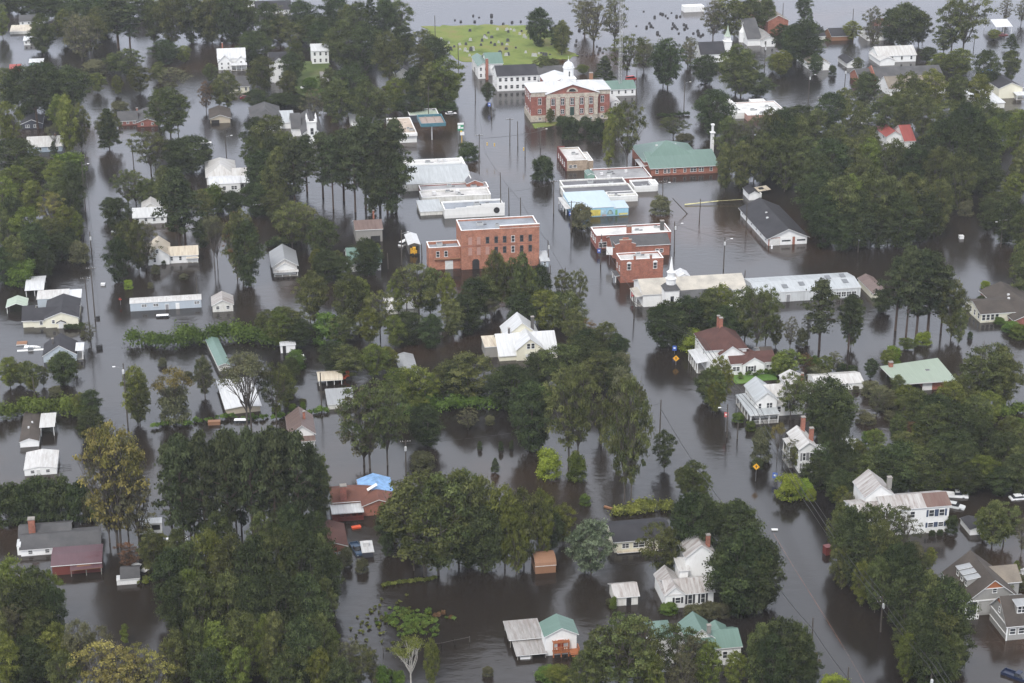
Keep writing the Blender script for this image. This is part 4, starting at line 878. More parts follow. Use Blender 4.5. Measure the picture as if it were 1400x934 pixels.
b = Bld('white_manor', 'rambling white house with several steep white metal gables', 'house', (683,494), 762, 'rambling white gabled house')
b.body(0, 79, 0, None, 7, 'gx', R_=30, pitch=.62, wall='cream', cover='w', ov=.3); b.body(23, 59, -1, 22, 15, 'gy', pitch=.8, wall='cream', cover='w', ov=.3); b.wpx((39, 45), 19, -1, 1.0, 1.6); b.wpx((38, 43), 5, -1, 1.0, 1.1)
b.body(14, 60, 14, 15, 19, 'gy', pitch=.8, wall='cream', cover='w', ov=.3); b.body(-17, 0, 6, 12, 14, 'shed', pitch=.1, wall='wood', cover='cr', ov=.2)
b.porch(36, 52, -5, -1, 7, 3, 'w'); b.chimney(52, 16, 22, 42, .8, 'dark'); b.chimney(18, 12, 22, 32, .5, 'dark')
# lower left
b = Bld('double_wide', 'long white mobile home with charcoal roof left of the maroon roofed shed', 'mobile home', (29,761), 137, 'charcoal roofed mobile home')
b.body(0, 108, 0, None, 8.5, 'gx', R_=19, pitch=.3, wall='white', cover='gs', ov=.3); b.wpx((13, 36, 75, 90), 5, 0, 1.0, 1.0); b.wpx((56,), 5, 0, 1.8, 1.1)
b.body(-4, 66, 16, None, 9, 'gx', R_=17, pitch=.4, wall='white', cover='gs', ov=.3); b.chimney(14, 20, 9, 31, 1.4); b.body(-5, -.2, 2, 8, 12, 'shed', pitch=.05, wall='white', cover='w', ov=.05)
b = Bld('maroon_shed', 'shed with maroon metal roof, red wall and sagging side canopy', 'shed', (72,789), 139, 'maroon roofed shed')
b.body(0, 67, 2, 25, 12.5, 'gx', pitch=.12, wall='red', cover='mar', ov=.25)
m = MB(); m.slab([(25*b.mx, -3*b.my, 9.5*b.mz), (69*b.mx, -1*b.my, 9*b.mz), (68*b.mx, 9*b.my, 14.5*b.mz), (58*b.mx, 10*b.my, 16.5*b.mz), (24*b.mx, 6*b.my, 13*b.mz)], .14); b.part('sagging_roof', m, [RF['mar'](), W['brown']()])
b.frame_posts(25, 68, -2, 5, 8.5, 3, 2, 'w')
b = Bld('wrecked_trailer', 'white trailer with dark broken openings beside the golden tree', 'trailer', (190,734), 222, 'wrecked white trailer')
b.body(0, 32, 0, 6, 16, 'shed', pitch=.1, wall='white', cover='w', ov=.1, z0=3)
for xx in (6, 24):
    m = MB(); m.box(-.9, -.06, -.6, .9, .01, .6); b.part('broken_window', m, plain('dark_opening', (.02,.02,.02)), (xx*b.mx, 0, 11*b.mz))
b.frame_posts(0, 32, 0, 6, 3, 3, 2, 'w')
b = Bld('garden_shed', 'small white shed with grey ridge roof near the lower left hedge', 'shed', (166,800), 191, 'small grey roofed white shed')
b.body(0, 25, 0, None, 7.5, 'gx', R_=15, pitch=.4, wall='white', cover='gs', ov=.2); b.body(-6, -.3, 0, 6, 6, 'shed', pitch=.05, wall='white', cover='w', ov=.05)
b = Bld('mobile_home', 'narrow mobile home with dark shingled roof seen end on', 'mobile home', (28,612), 53, 'end on dark roofed mobile home')
b.body(0, 25.5, 0, 41, 7, 'gy', pitch=.35, wall='white', cover='br', ov=.2); b.vents([(10, 15, 12), (14, 22, 12)], .4)
b = canopy('lean_to', 'white roofed lean-to beside the narrow dark roofed mobile home', 'carport', (56,597), 75, 18, 13, 2, 2, 'flatc', 0.02, 'ww')
b = Bld('mobile_home', 'white mobile home with white ribbed roof split down the middle', 'mobile home', (34,651), 78.5, 'white ribbed roof mobile home')
b.body(0, 44, 0, 24, 8, 'gy', pitch=.16, wall='white', cover='ww', ov=.15); b.wpx((11, 32), 5, 0, 1.0, .9); b.door(19, 0, -.6, 2.0, .8)
# centre
b = Bld('red_roofed_brick_house', 'brick house with reddish brown roof and white porch roof over a dark red deck', 'house', (456,714), 541, 'red roofed brick house')
b.body(2, 62, 13, None, 14, 'gx', R_=18, pitch=.35, wall='brick', cover='rb', ov=.4); b.chimney(17, 15, 12, 34, 1.4, 'brick3')
b.body(42, 85, 5, 36, 14, 'gy', pitch=.36, wall='brick', cover='rb', ov=.4); D = b.last
m = MB(); m.box(-2*b.mx, 0, 9.5*b.mz+.1, 42*b.mx, 13*b.my, 9.5*b.mz+.3); b.part('porch_roof', m, [RF['w']()])
m = MB(); m.box(-1*b.mx, .1, -.4, 41.5*b.mx, 12.5*b.my, .25); m.box(-1*b.mx, .05, .9, 41.5*b.mx, .2, 1.05)
for k in range(34): m.box((-1+1.25*k)*b.mx, .08, .25, (-1+1.25*k)*b.mx+.06, .16, .9)
b.part('porch_deck', m, W['red']())
for k in range(6):
    m = MB(); m.box(-.1, .1, -1.5, .1, .3, 9.5*b.mz+.09); b.part('porch_post', m, W['red'](), ((-.8+8.3*k)*b.mx, 0, 0))
k = .36; H = D['H']; m = MB(); X0, xm, Y1 = D['X0'], D['xm'], D['Y1']; e = .27
m.slab([(X0-.3, Y1-6.5, H-.3*k+e), (xm, Y1-8, H+k*(xm-X0)+e), (xm, Y1+.4, H+k*(xm-X0)+e), (X0-.3, Y1+.4, H-.3*k+e)], .05, 0, 0)
m.slab([(xm, Y1-8, H+k*(xm-X0)+e), (xm+4, Y1-7, H+k*(xm-4-X0)+e), (xm+4, Y1+.4, H+k*(xm-4-X0)+e), (xm, Y1+.4, H+k*(xm-X0)+e)], .05, 0, 0)
o = m.build('blue_tarp', plain('light_blue_tarp', (.21,.37,.62), .6, var=.4, scale=.8)); o.matrix_world = Matrix.Translation(b.P) @ Matrix.Rotation(b.rot, 4, 'Z'); tag(o, 'light blue tarp covering the rear peak of the red roofed brick house', 'tarp')
m = MB(); m.slab([(0,0,0),(2.6,0,0),(2.8,1.0,.0),(.2,1.0,0)], .08, 0, 0); o = b.part('pale_roof_patch', m, wt, (51*b.mx, 17*b.my, H+k*4.2)); o.rotation_euler = (0, -math.atan(k), R(20))
b = Bld('gabled_cottage', 'cottage with rusty brown roof and white trimmed front gable', 'cottage', (436,762), 475, 'rusty brown gabled cottage')
b.body(0, 38, 0, 30, 13, 'gy', pitch=.36, wall='brick', cover='mb', ov=.4); b.wpx((14,), 11, 0, 1.4, 1.0); b.wpx((23, 28), 3, 0, .6, .8)
b = Bld('wooden_shed', 'rounded brown wooden shed standing alone in the brown water', 'shed', (732,785), 760, 'brown wooden shed')
b.body(0, 28, 0, 16, 10, 'arch', pitch=.62, wall='brown', cover='wd', ov=.1)
b = Bld('cream_mobile_home', 'cream mobile home with navy charcoal roof behind the white flowering tree', 'mobile home', (840,756), 917, 'cream mobile home')
b.body(0, 77, 0, None, 15, 'gx', R_=21, pitch=.3, wall='cream', cover='dk', ov=.4); b.wpx((15,), 8.5, 0, 1.6, 1.2); b.wpx((33,), 8.5, 0, 2.6, 1.3); b.porch(4, 72, -2.2, 0, 2.2, 2, 'cr', slope=0, deck=False)
b = Bld('rusty_roof_outbuilding', 'small white outbuilding with white roof streaked by orange rust', 'shed', (841,829), 872, 'rust streaked white outbuilding')
b.body(0, 31, 0, None, 12.5, 'gx', R_=17, pitch=.5, wall='white2', cover='wr', ov=.35); b.door(17, 0, -.8, 2.6, .6, plain('dark_opening', (.02,.02,.02))); b.door(20, 0, -.8, 2.6, .6, plain('dark_opening', (.02,.02,.02)))
b = Bld('old_white_house', 'old white house with rust streaked metal roofs and black shutters', 'house', (911,832), 975, 'black shuttered white house')
b.body(0, 64, 0, None, 18, 'gx', R_=20, pitch=.5, wall='white', cover='wr', ov=.3); b.body(-2, 24, -.6, 30, 18.5, 'gy', pitch=.85, wall='white', cover='wr', ov=.3)
b.win_at(15*b.mx, -.6*b.my, 10.5*b.mz, 0, 1.2, 1.4, 'black')
for xx in (32, 49.5): b.win_at(xx*b.mx, 0, 10*b.mz, 0, 1.0, 2.2, 'black')
b.body(38, 78, 24, 18, 44, 'gy', pitch=.8, wall='white', cover='wr', ov=.35, wl=(1,2)); b.body(27, 39, 20, 12, 30, 'shed', pitch=.2, wall='white', cover='ww'); b.chimney(70, 30, 50, 66, .8)
b = Bld('raised_cottage', 'white cottage with sea green roof and orange wooden deck and stairs', 'cottage', (746,897), 788, 'sea green cottage with orange deck')
b.body(0, 42, 0, 18, 27, 'gy', pitch=.5, wall='white', cover='g', ov=.4)
orange = W['orange'](); X0, X1, Yd = 9*b.mx, 31*b.mx, -4*b.my
m = MB(); m.box(X0, Yd, 6*b.mz, X1, -.02, 6*b.mz+.25); b.part('deck_floor', m, orange)
m = MB(); m.box(X0, Yd, 6*b.mz+1.2, X1, Yd+.12, 6*b.mz+1.35); [m.box(X0+i*.4, Yd+.02, 6*b.mz+.25, X0+i*.4+.16, Yd+.1, 6*b.mz+1.2) for i in range(int((X1-X0)/.4))]; b.part('deck_railing', m, orange)
for xx in (X0+.1, (X0+X1)/2, X1-.1):
    m = MB(); m.box(-.12, Yd+.15, -1.5, .12, Yd+.39, 19*b.mz); b.part('deck_post', m, orange, (xx, 0, 0))
for yy in (Yd+.2, Yd*.5, -.2):
    m = MB(); m.box(X0, yy-.08, 19*b.mz, X1, yy+.08, 19*b.mz+.18); b.part('deck_beam', m, orange)
for i in range(6):
    m = MB(); xx = X0 + (X1-X0)*i/5; m.box(xx-.06, Yd, 19*b.mz+.19, xx+.06, -.02, 19*b.mz+.3); b.part('deck_beam', m, orange)
b.door(20, 0, 6.3*b.mz, 2.4, 1.2, plain('red_door', (.45,.07,.03)))
m = MB()
for i in range(7): m.box(31.5*b.mx+i*.18, Yd-1.0-.28*i, 6*b.mz-.26*i, 31.5*b.mx+1.5+i*.18, Yd-.7-.28*i, 6*b.mz+.06-.26*i)
m.box(31.5*b.mx, Yd-.68, 6*b.mz, 31.5*b.mx+1.8, -.02, 6*b.mz+.2); m.box(31.5*b.mx+1.7, Yd-.68, 6*b.mz+.2, 31.5*b.mx+1.8, -.02, 6*b.mz+1.3)
b.part('stairs', m, orange)
canopy('open_shed', 'weathered grey tin roof shed on posts left of the sea green cottage', 'shed', (697,886), 742, 25, 11, 3, 3, 'flatc', .02, 'tin', post='w')
canopy('open_shed', 'lower brown grey tin roof slanting in front of the weathered open shed', 'shed', (707,903), 747, 19, 7, 3, 2, 'flatc', .05, 'tin', post='w')
b = Bld('green_roofed_house', 'white house with several sea green gables half hidden by trees at the bottom', 'house', (940,914), 1012, 'bottom house with green gables')
b.body(0, 72, 0, None, 24, 'gx', R_=24, pitch=.5, wall='white', cover='g', ov=.3, win=(5,1)); b.body(2, 40, 8, 24, 30, 'gy', pitch=.8, wall='white', cover='g', ov=.3); b.body(36, 62, 14, 12, 28, 'gy', pitch=.6, wall='white', cover='g', ov=.3); b.chimney(30, 6, 40, 50, .7, 'wood')
b.body(-52, 0, -2, 16, 12, 'gx', pitch=.3, wall='white', cover='ww', ov=.3, win=(4,1))
b = Bld('green_roofed_cottage', 'cottage with faceted sea green roof peeking above the bottom trees', 'cottage', (892,904), 920)
b.body(0, 28, 0, 22, 30, 'hip', pitch=.6, wall='white', cover='g')

# ------------------------------------------------------------------ east side
b = Bld('red_roofed_victorian', 'white house with steep maroon brown roofs and white street porch', 'house', (999,514), 1058, 'maroon roofed white house')
b.body(-28, 26, 8, 24, 28, 'hip', pitch=.72, wall='white', cover='mb', ov=.4, wl=(2,2)); b.body(-12, 20, 5, 12, 24, 'gy', pitch=.7, wall='white', cover='mb', ov=.3)
b.body(0, 60, 0, None, 16, 'gx', R_=15, pitch=.45, wall='white', cover='mb', ov=.3); b.body(15, 45, -1.2, 14, 15, 'gy', pitch=.6, wall='white', cover='mb', ov=.3)
b.wpx((4.5, 9.5), 9, 0, 1.0, 1.3); b.wpx((26,), 9, -1.2, 1.7, 1.7, shut='black'); b.wpx((52,), 10, 0, 1.6, 1.0)
b.porch(-42, -28, 6, 24, 15, 5, 'w', side='l'); b.chimney(-2, 20, 40, 60, .9); b.body(50, 64, 8, 14, 14, 'gx', pitch=.4, wall='white', cover='br'); b.chimney(-4, 22, 44, 61, .7)
b = Bld('wraparound_porch_house', 'white two storey house with pale metal roof and wraparound porch', 'house', (1033,573), 1061, 'wraparound porch house')
b.body(0, 28, 0, 22, 25, 'gy', pitch=.75, wall='white', cover='lg', ov=.35, wl=(3,1)); b.wpx((5, 16, 20), 17, 0, .8, 1.7)
b.body(28, 68, 2, None, 15, 'gx', R_=14, pitch=.45, wall='white', cover='ww', ov=.3, win=(4,1)); b.body(14, 42, 5, 14, 24, 'gx', pitch=.6, wall='white', cover='ww', ov=.3)
b.porch(-12, 0, -6, 22, 13, 6, 'lg', side='l', slope=.12); b.porch(-12, 26, -7, -.1, 13, 4, 'lg', slope=.1, rail=True)
b = Bld('white_wing_house', 'small white house with crooked ridge behind the wraparound porch house', 'house', (1080,545), 1108)
b.body(0, 28, 0, 20, 12, 'gy', pitch=.5, wall='white', cover='ww', ov=.2); b.chimney(20, 6, 14, 27, .6)
b = Bld('long_white_shed', 'long low white shed with sagging white metal roof', 'shed', (1116,536), 1180, 'long low white shed')
b.body(0, 64, 0, None, 8.5, 'gx', R_=13, pitch=.3, wall='white', cover='ww', ov=.2)
b = Bld('tall_white_house', 'narrow two storey white house with two tall red chimneys', 'house', (1092,647), 1115, 'narrow house with two red chimneys')
b.body(0, 23, 0, 23, 33, 'gy', pitch=.72, wall='white', cover='ww', ov=.4, wl=(3,2)); b.wpx((6, 15.5), 22, 0, .8, 2.0, shut='grey'); b.wpx((6, 15.5), 8, 0, .8, 2.0, shut='grey'); b.chimney(17, 20, 33, 56, .9); b.chimney(20, 8, 33, 52, .9)
b.body(22, 50, 8, None, 14, 'gx', R_=13, pitch=.4, wall='white', cover='w', ov=.2); b.body(62, 92, 12, None, 12, 'gx', R_=16, pitch=.4, wall='white', cover='w', ov=.2)
b.porch(-9, 0, 8, 20, 14, 3, 'ww', side='l'); b.porch(-9, 0, 8, 20, 29, 3, 'ww', side='l', deck=False)
b = Bld('green_metal_roof_house', 'brick house under a broad pale green metal roof with open carport', 'house', (1230,537), 1300, 'pale green metal roofed house')
b.body(35, 72, 1, 24, 12, 'flat', wall='brick', cover='fg'); D = b.last
m = MB(); z0, z1 = 12.5*b.mz, 16.5*b.mz; m.slab([(-4*b.mx, -1*b.my, z0), (76*b.mx, -1*b.my, z0), (76*b.mx, 27*b.my, z1), (-10*b.mx, 21*b.my, z1)], .2); b.part('roof', m, [RF['lgreen'](), wt]); b.last['roof'] = None
b.frame_posts(0, 34, 2, 20, 12, 3, 2, 'w'); b.chimney(4, 20, 12, 22, 1.0); b.part('white_door', MB().box(-1.3, -.1, -1.5, 1.3, .01, 2.4), wt, (38*b.mx, 1*b.my, 0))
b = Bld('weathered_two_storey_house', 'two storey white house with rust stained roof and blue shutters', 'house', (1205,734), 1295, 'blue shuttered white house')
b.body(0, 90, 0, None, 36, 'gx', R_=18, pitch=.42, wall='white', cover='wr', ov=.35)
for xx in (66, 80):
    b.win_at(xx*b.mx, 0, 27*b.mz, 0, 1.3, 1.7, 'blue'); b.win_at(xx*b.mx, 0, 11*b.mz, 0, 1.3, 1.2, 'blue')
b.wpx((20, 40), 27, 0, 1.2, 1.6); b.body(-16, 22, 12, 22, 44, 'gy', pitch=.8, wall='white', cover='wr', ov=.3); b.body(-38, 0, 0, None, 33, 'gx', R_=14, pitch=.25, wall='white', cover='wr', ov=.3); b.chimney(18, 16, 50, 64, .9, 'wood')
D0 = dict(X1=90*b.mx, Yh=None)
m = MB(); k = .42; X0, X1 = 58*b.mx, 90*b.mx+.38; H = 36*b.mz; Dm = 2*18/(1/b.my + .42/b.mz); z0_ = H - .35*k + .26; z1_ = H + k*Dm/2 + .22
m.slab([(X0, -.37, z0_), (X1, -.37, z0_), (X1, Dm/2-.1, z1_), (X0, Dm/2-.1, z1_)], .03, 0, 0); b.part('rusted_roof_sheet', m, RF['rr']())
b = Bld('white_shed', 'low dark roofed shed with white boards beside a single round tree', 'shed', (1326,732), 1347, 'low dark roofed shed')
b.body(0, 21, 0, 16, 7, 'gy', pitch=.25, wall='white', cover='dk', ov=.2)
b = Bld('grey_craftsman_house', 'grey craftsman house with brown roof, three dormers and screened porch', 'house', (1320,843), 1389, 'grey house with three dormers')
b.body(0, 69, 0, 41, 21, 'gy', pitch=.80, wall='gray', cover='br', ov=.45); D = b.last; k = .80
for i in range(5):
    y0 = D['Y1'] * (i + .12) / 5.0; y1 = D['Y1'] * (i + .88) / 5.0
    m = MB(); m.box(-.07, y0, .4, .01, y1, D['H']-.5); b.part('porch_screen', m, glass())
for i in range(6):
    m = MB(); m.box(-.18, -.1, -1.4, .12, .25, D['H']-.2); b.part('porch_post', m, wt, (0, .05 + (D['Y1']-.2)*i/5, 0))
m = MB(); m.box(.2, -.08, .4, 14*b.mx, .01, D['H']-.4); b.part('porch_screen', m, glass())
m = MB(); m.box(-.9, -1.4, -.2, 14*b.mx, -.02, .2); m.box(-.9, -1.45, .2, 14*b.mx, -1.35, 1.1); b.part('porch_step', m, wt)
m = MB(); m.box(14*b.mx, -.1, -1.4, 14*b.mx+.25, .012, D['H']); m.box(0, -.11, D['H']-.25, 69*b.mx, .013, D['H']); b.part('corner_trim', m, wt)
m = MB(); m.box(20*b.mx, -.04, .5, 60*b.mx, .014, D['H']-.6); b.part('wall_panel', m, siding('light_grey_boards', (.36,.355,.34)))
m = MB(); xm = D['xm']; zt = D['H'] + k*xm; m.add([(-2.0,-.1,zt-1.75),(2.0,-.1,zt-1.75),(0,-.1,zt-.15)], [(0,1,2)]); m.box(-2.3, -.14, zt-1.95, 2.3, .01, zt-1.75, 1); b.part('gable_peak', m, [orange, wt], (xm, 0, 0))
b.win_at(xm+.3, 0, D['H']+1.9, 0, 1.0, 1.1)
def dormer(b, x, y, z, deg, w=1.5, h=1.3, L=2.4, cover='mg'):
    m = MB(); m.box(-w/2, 0, -.8, w/2, L, h); dm = m.build('dormer', W['gray'](), b.last['roof'], (x, y, z)); dm.rotation_euler = (0, 0, R(deg))
    r = MB(); r.slab([(-w/2-.2, -.3, h), (w/2+.2, -.3, h), (w/2+.2, L+.2, h+.55), (-w/2-.2, L+.2, h+.55)], .12); r.build('dormer_roof', [RF[cover](), wt], dm)
    o = bpy.data.objects.new('window', win_mesh(w-.4, h-.3)); col.objects.link(o); o.parent = dm; o.location = (0, 0, h/2)
for f in (.34, .52, .70): dormer(b, 1.3, D['Y1']*f, D['H']+1.3*k, -90, 1.35, 1.9, 3.0)
b.body(40, 88, 20, 20, 22, 'gx', pitch=.7, wall='gray', cover='tn', ov=.4)
b = Bld('grey_cottage', 'smaller grey cottage with brown roof and single dormer at the right edge', 'cottage', (1375,876), 1422, 'grey cottage with one dormer')
b.body(0, 47, 0, 29, 21, 'gx', pitch=1.0, wall='gray', cover='br', ov=.4); D = b.last
b.wpx((8, 20, 34), 12, 0, 1.3, 1.4); b.win_at(0, D['ym'], D['H']+1.2, -90, .8, 1.2)
m = MB(); zt = D['H'] + D['rise']; m.add([(-.06,-1.3,zt-1.4),(-.06,1.3,zt-1.4),(-.06,0,zt-.1)], [(0,2,1)]); b.part('gable_peak', m, [orange], (-.04, D['ym'], 0))
m = MB(); m.box(-.1, -.1, -1.4, .15, .0, D['H']); m.box(-.1, .05, D['H']-.3, .0, D['Y1'], D['H']-.05); m.box(-.1, .05, 1.2, 0, D['Y1'], 1.4); m.box(.2, -.1, D['H']-.35, 47*b.mx, -.01, D['H']-.1); b.part('corner_trim', m, wt)
dormer(b, 22*b.mx, 1.5, D['H']+1.5, 0, 2.2, 1.9, 3.2)
b = Bld('brown_ranch_house', 'cream and brick ranch house with grey brown roof and sunroom windows', 'house', (1386,446), 1440, 'sunroom ranch house')
b.body(0, 54, 0, 42, 8, 'gy', pitch=.38, wall='brick3', cover='br', ov=.5, wl=(3,1)); b.vents([(16, 22, 15), (20, 26, 16)], .6)
b.body(-38, 8, 7, 20, 12, 'gx', pitch=.28, wall='cream', cover='br', ov=.4, wl=(4,1), ww=1.2, wh=1.7); b.wpx((-34, -28, -22, -16), 7, 7, 1.1, 1.8)
b = Bld('hidden_house', 'low house with brown roof among the dense trees at the right edge', 'house', (1383,638), 1420)
b.body(0, 36, 0, None, 8, 'gx', R_=18, pitch=.4, wall='tan', cover='br')
# ------------------------------------------------------------------ vegetation
def leaf_mat(key, dark, light, trans=.18):
    m = bpy.data.materials.new(key); m.use_nodes = True; n, l = m.node_tree.nodes, m.node_tree.links; n.clear()
    a = n.new("ShaderNodeAttribute"); a.attribute_name = "tint"
    r = ramp(n, [(0.0, dark), (1.0, light)]); l.new(a.outputs["Fac"], r.inputs[0])
    oi = n.new("ShaderNodeObjectInfo"); h = n.new("ShaderNodeHueSaturation")
    mr = n.new("ShaderNodeMapRange"); l.new(oi.outputs["Random"], mr.inputs[0]); mr.inputs[3].default_value = .478; mr.inputs[4].default_value = .516; l.new(mr.outputs[0], h.inputs["Hue"])
    k = n.new("ShaderNodeMath"); k.operation = 'MULTIPLY'; l.new(oi.outputs["Random"], k.inputs[0]); k.inputs[1].default_value = 7.31
    f = n.new("ShaderNodeMath"); f.operation = 'FRACT'; l.new(k.outputs[0], f.inputs[0])
    mv = n.new("ShaderNodeMapRange"); l.new(f.outputs[0], mv.inputs[0]); mv.inputs[3].default_value = .78; mv.inputs[4].default_value = 1.25; l.new(mv.outputs[0], h.inputs["Value"])
    l.new(r.outputs[0], h.inputs["Color"])
    d = n.new("ShaderNodeBsdfDiffuse"); t = n.new("ShaderNodeBsdfTranslucent"); mx = n.new("ShaderNodeMixShader"); mx.inputs[0].default_value = trans
    l.new(h.outputs[0], d.inputs[0]); l.new(h.outputs[0], t.inputs[0]); l.new(d.outputs[0], mx.inputs[1]); l.new(t.outputs[0], mx.inputs[2])
    o = n.new("ShaderNodeOutputMaterial"); l.new(mx.outputs[0], o.inputs[0]); return m
LM = dict(
 o=leaf_mat('mid_green_leaves', (.024,.034,.012), (.160,.176,.062)), d=leaf_mat('dark_green_leaves', (.012,.020,.009), (.092,.116,.044)),
 l=leaf_mat('light_green_leaves', (.048,.064,.014), (.20,.225,.055)), g=leaf_mat('golden_leaves', (.070,.066,.022), (.31,.275,.085)),
 s=leaf_mat('olive_grey_leaves', (.050,.052,.028), (.165,.165,.085)), p=leaf_mat('pine_needles', (.014,.021,.011), (.090,.108,.048)),
 k=leaf_mat('whitish_leaves', (.030,.045,.022), (.24,.275,.17)), y=leaf_mat('lime_leaves', (.08,.12,.015), (.26,.33,.05)), r=leaf_mat('reddish_brown_leaves', (.06,.040,.020), (.20,.12,.06)),
 h=leaf_mat('bright_hedge_leaves', (.032,.056,.012), (.145,.205,.045)))
def bark_mat(key, c): return plain(key, c, .9, var=.35, scale=2.0)
BARK = bark_mat('grey_brown_bark', (.085,.072,.06)); BARKP = bark_mat('pine_bark', (.075,.05,.038)); BARKW = bark_mat('pale_birch_bark', (.50,.47,.42))
def leaves_mesh(name, lobes, n_leaf, size, rng, flat=.75, shell=.55, droop=0.0, mats=None):
    """lobes: rows of (x, y, z, radius, weight). Many small leaf sprays round every lobe, each its own little quad."""
    L = np.array(lobes, float); w = L[:, 3]**2 * L[:, 4]; w /= w.sum(); idx = rng.choice(len(L), n_leaf, p=w)
    c = L[idx]; d = rng.normal(size=(n_leaf, 3)); d /= np.linalg.norm(d, axis=1)[:, None]; d[:, 2] = np.where(d[:, 2] < -.35, -d[:, 2]*.8, d[:, 2])
    rad = c[:, 3] * (shell + (1-shell) * rng.random(n_leaf)**.6) * (1 + .33*rng.normal(size=n_leaf).clip(-1.6, 2.0))
    off = d * rad[:, None]; off[:, 2] *= flat; p = c[:, :3] + off
    nrm = d + rng.normal(size=(n_leaf, 3))*.55; nrm[:, 2] += .25; nrm /= np.linalg.norm(nrm, axis=1)[:, None]
    a = np.cross(nrm, rng.normal(size=(n_leaf, 3))); a /= np.linalg.norm(a, axis=1)[:, None]; b = np.cross(nrm, a)
    s = size * (.6 + .9*rng.random(n_leaf)); s1 = (s*.62)[:, None]; s = s[:, None]
    V = np.stack([p + a*s, p + b*s1 + a*s*.15, p - a*s*.9, p - b*s1], 1).reshape(-1, 3).astype(np.float32)
    lt = rng.random(len(L)); tint = (lt[idx]**1.3*.5 + rng.random(n_leaf)**1.5*.5).astype(np.float32)
    me = bpy.data.meshes.new(name); N = n_leaf
    me.vertices.add(4*N); me.vertices.foreach_set("co", V.ravel()); me.loops.add(4*N); me.loops.foreach_set("vertex_index", np.arange(4*N, dtype=np.int32))
    me.polygons.add(N); me.polygons.foreach_set("loop_start", np.arange(0, 4*N, 4, dtype=np.int32)); me.polygons.foreach_set("loop_total", np.full(N, 4, np.int32))
    at = me.attributes.new("tint", 'FLOAT', 'FACE'); at.data.foreach_set("value", tint); me.update(); me.validate()
    return me
def limb(m, p, q, r0, r1, rnd, n=3):
    p, q = Vector(p), Vector(q); prev, pr = p, r0; L = (q-p).length
    for i in range(1, n+1):
        t = i/n; x = p.lerp(q, t) + (Vector((rnd.uniform(-1,1), rnd.uniform(-1,1), rnd.uniform(-.4,.6))) * L*.06 if i < n else Vector())
        r = r0 + (r1-r0)*t; m.tube(prev, x, pr, r, 6); prev, pr = x, r
PROTO = {}
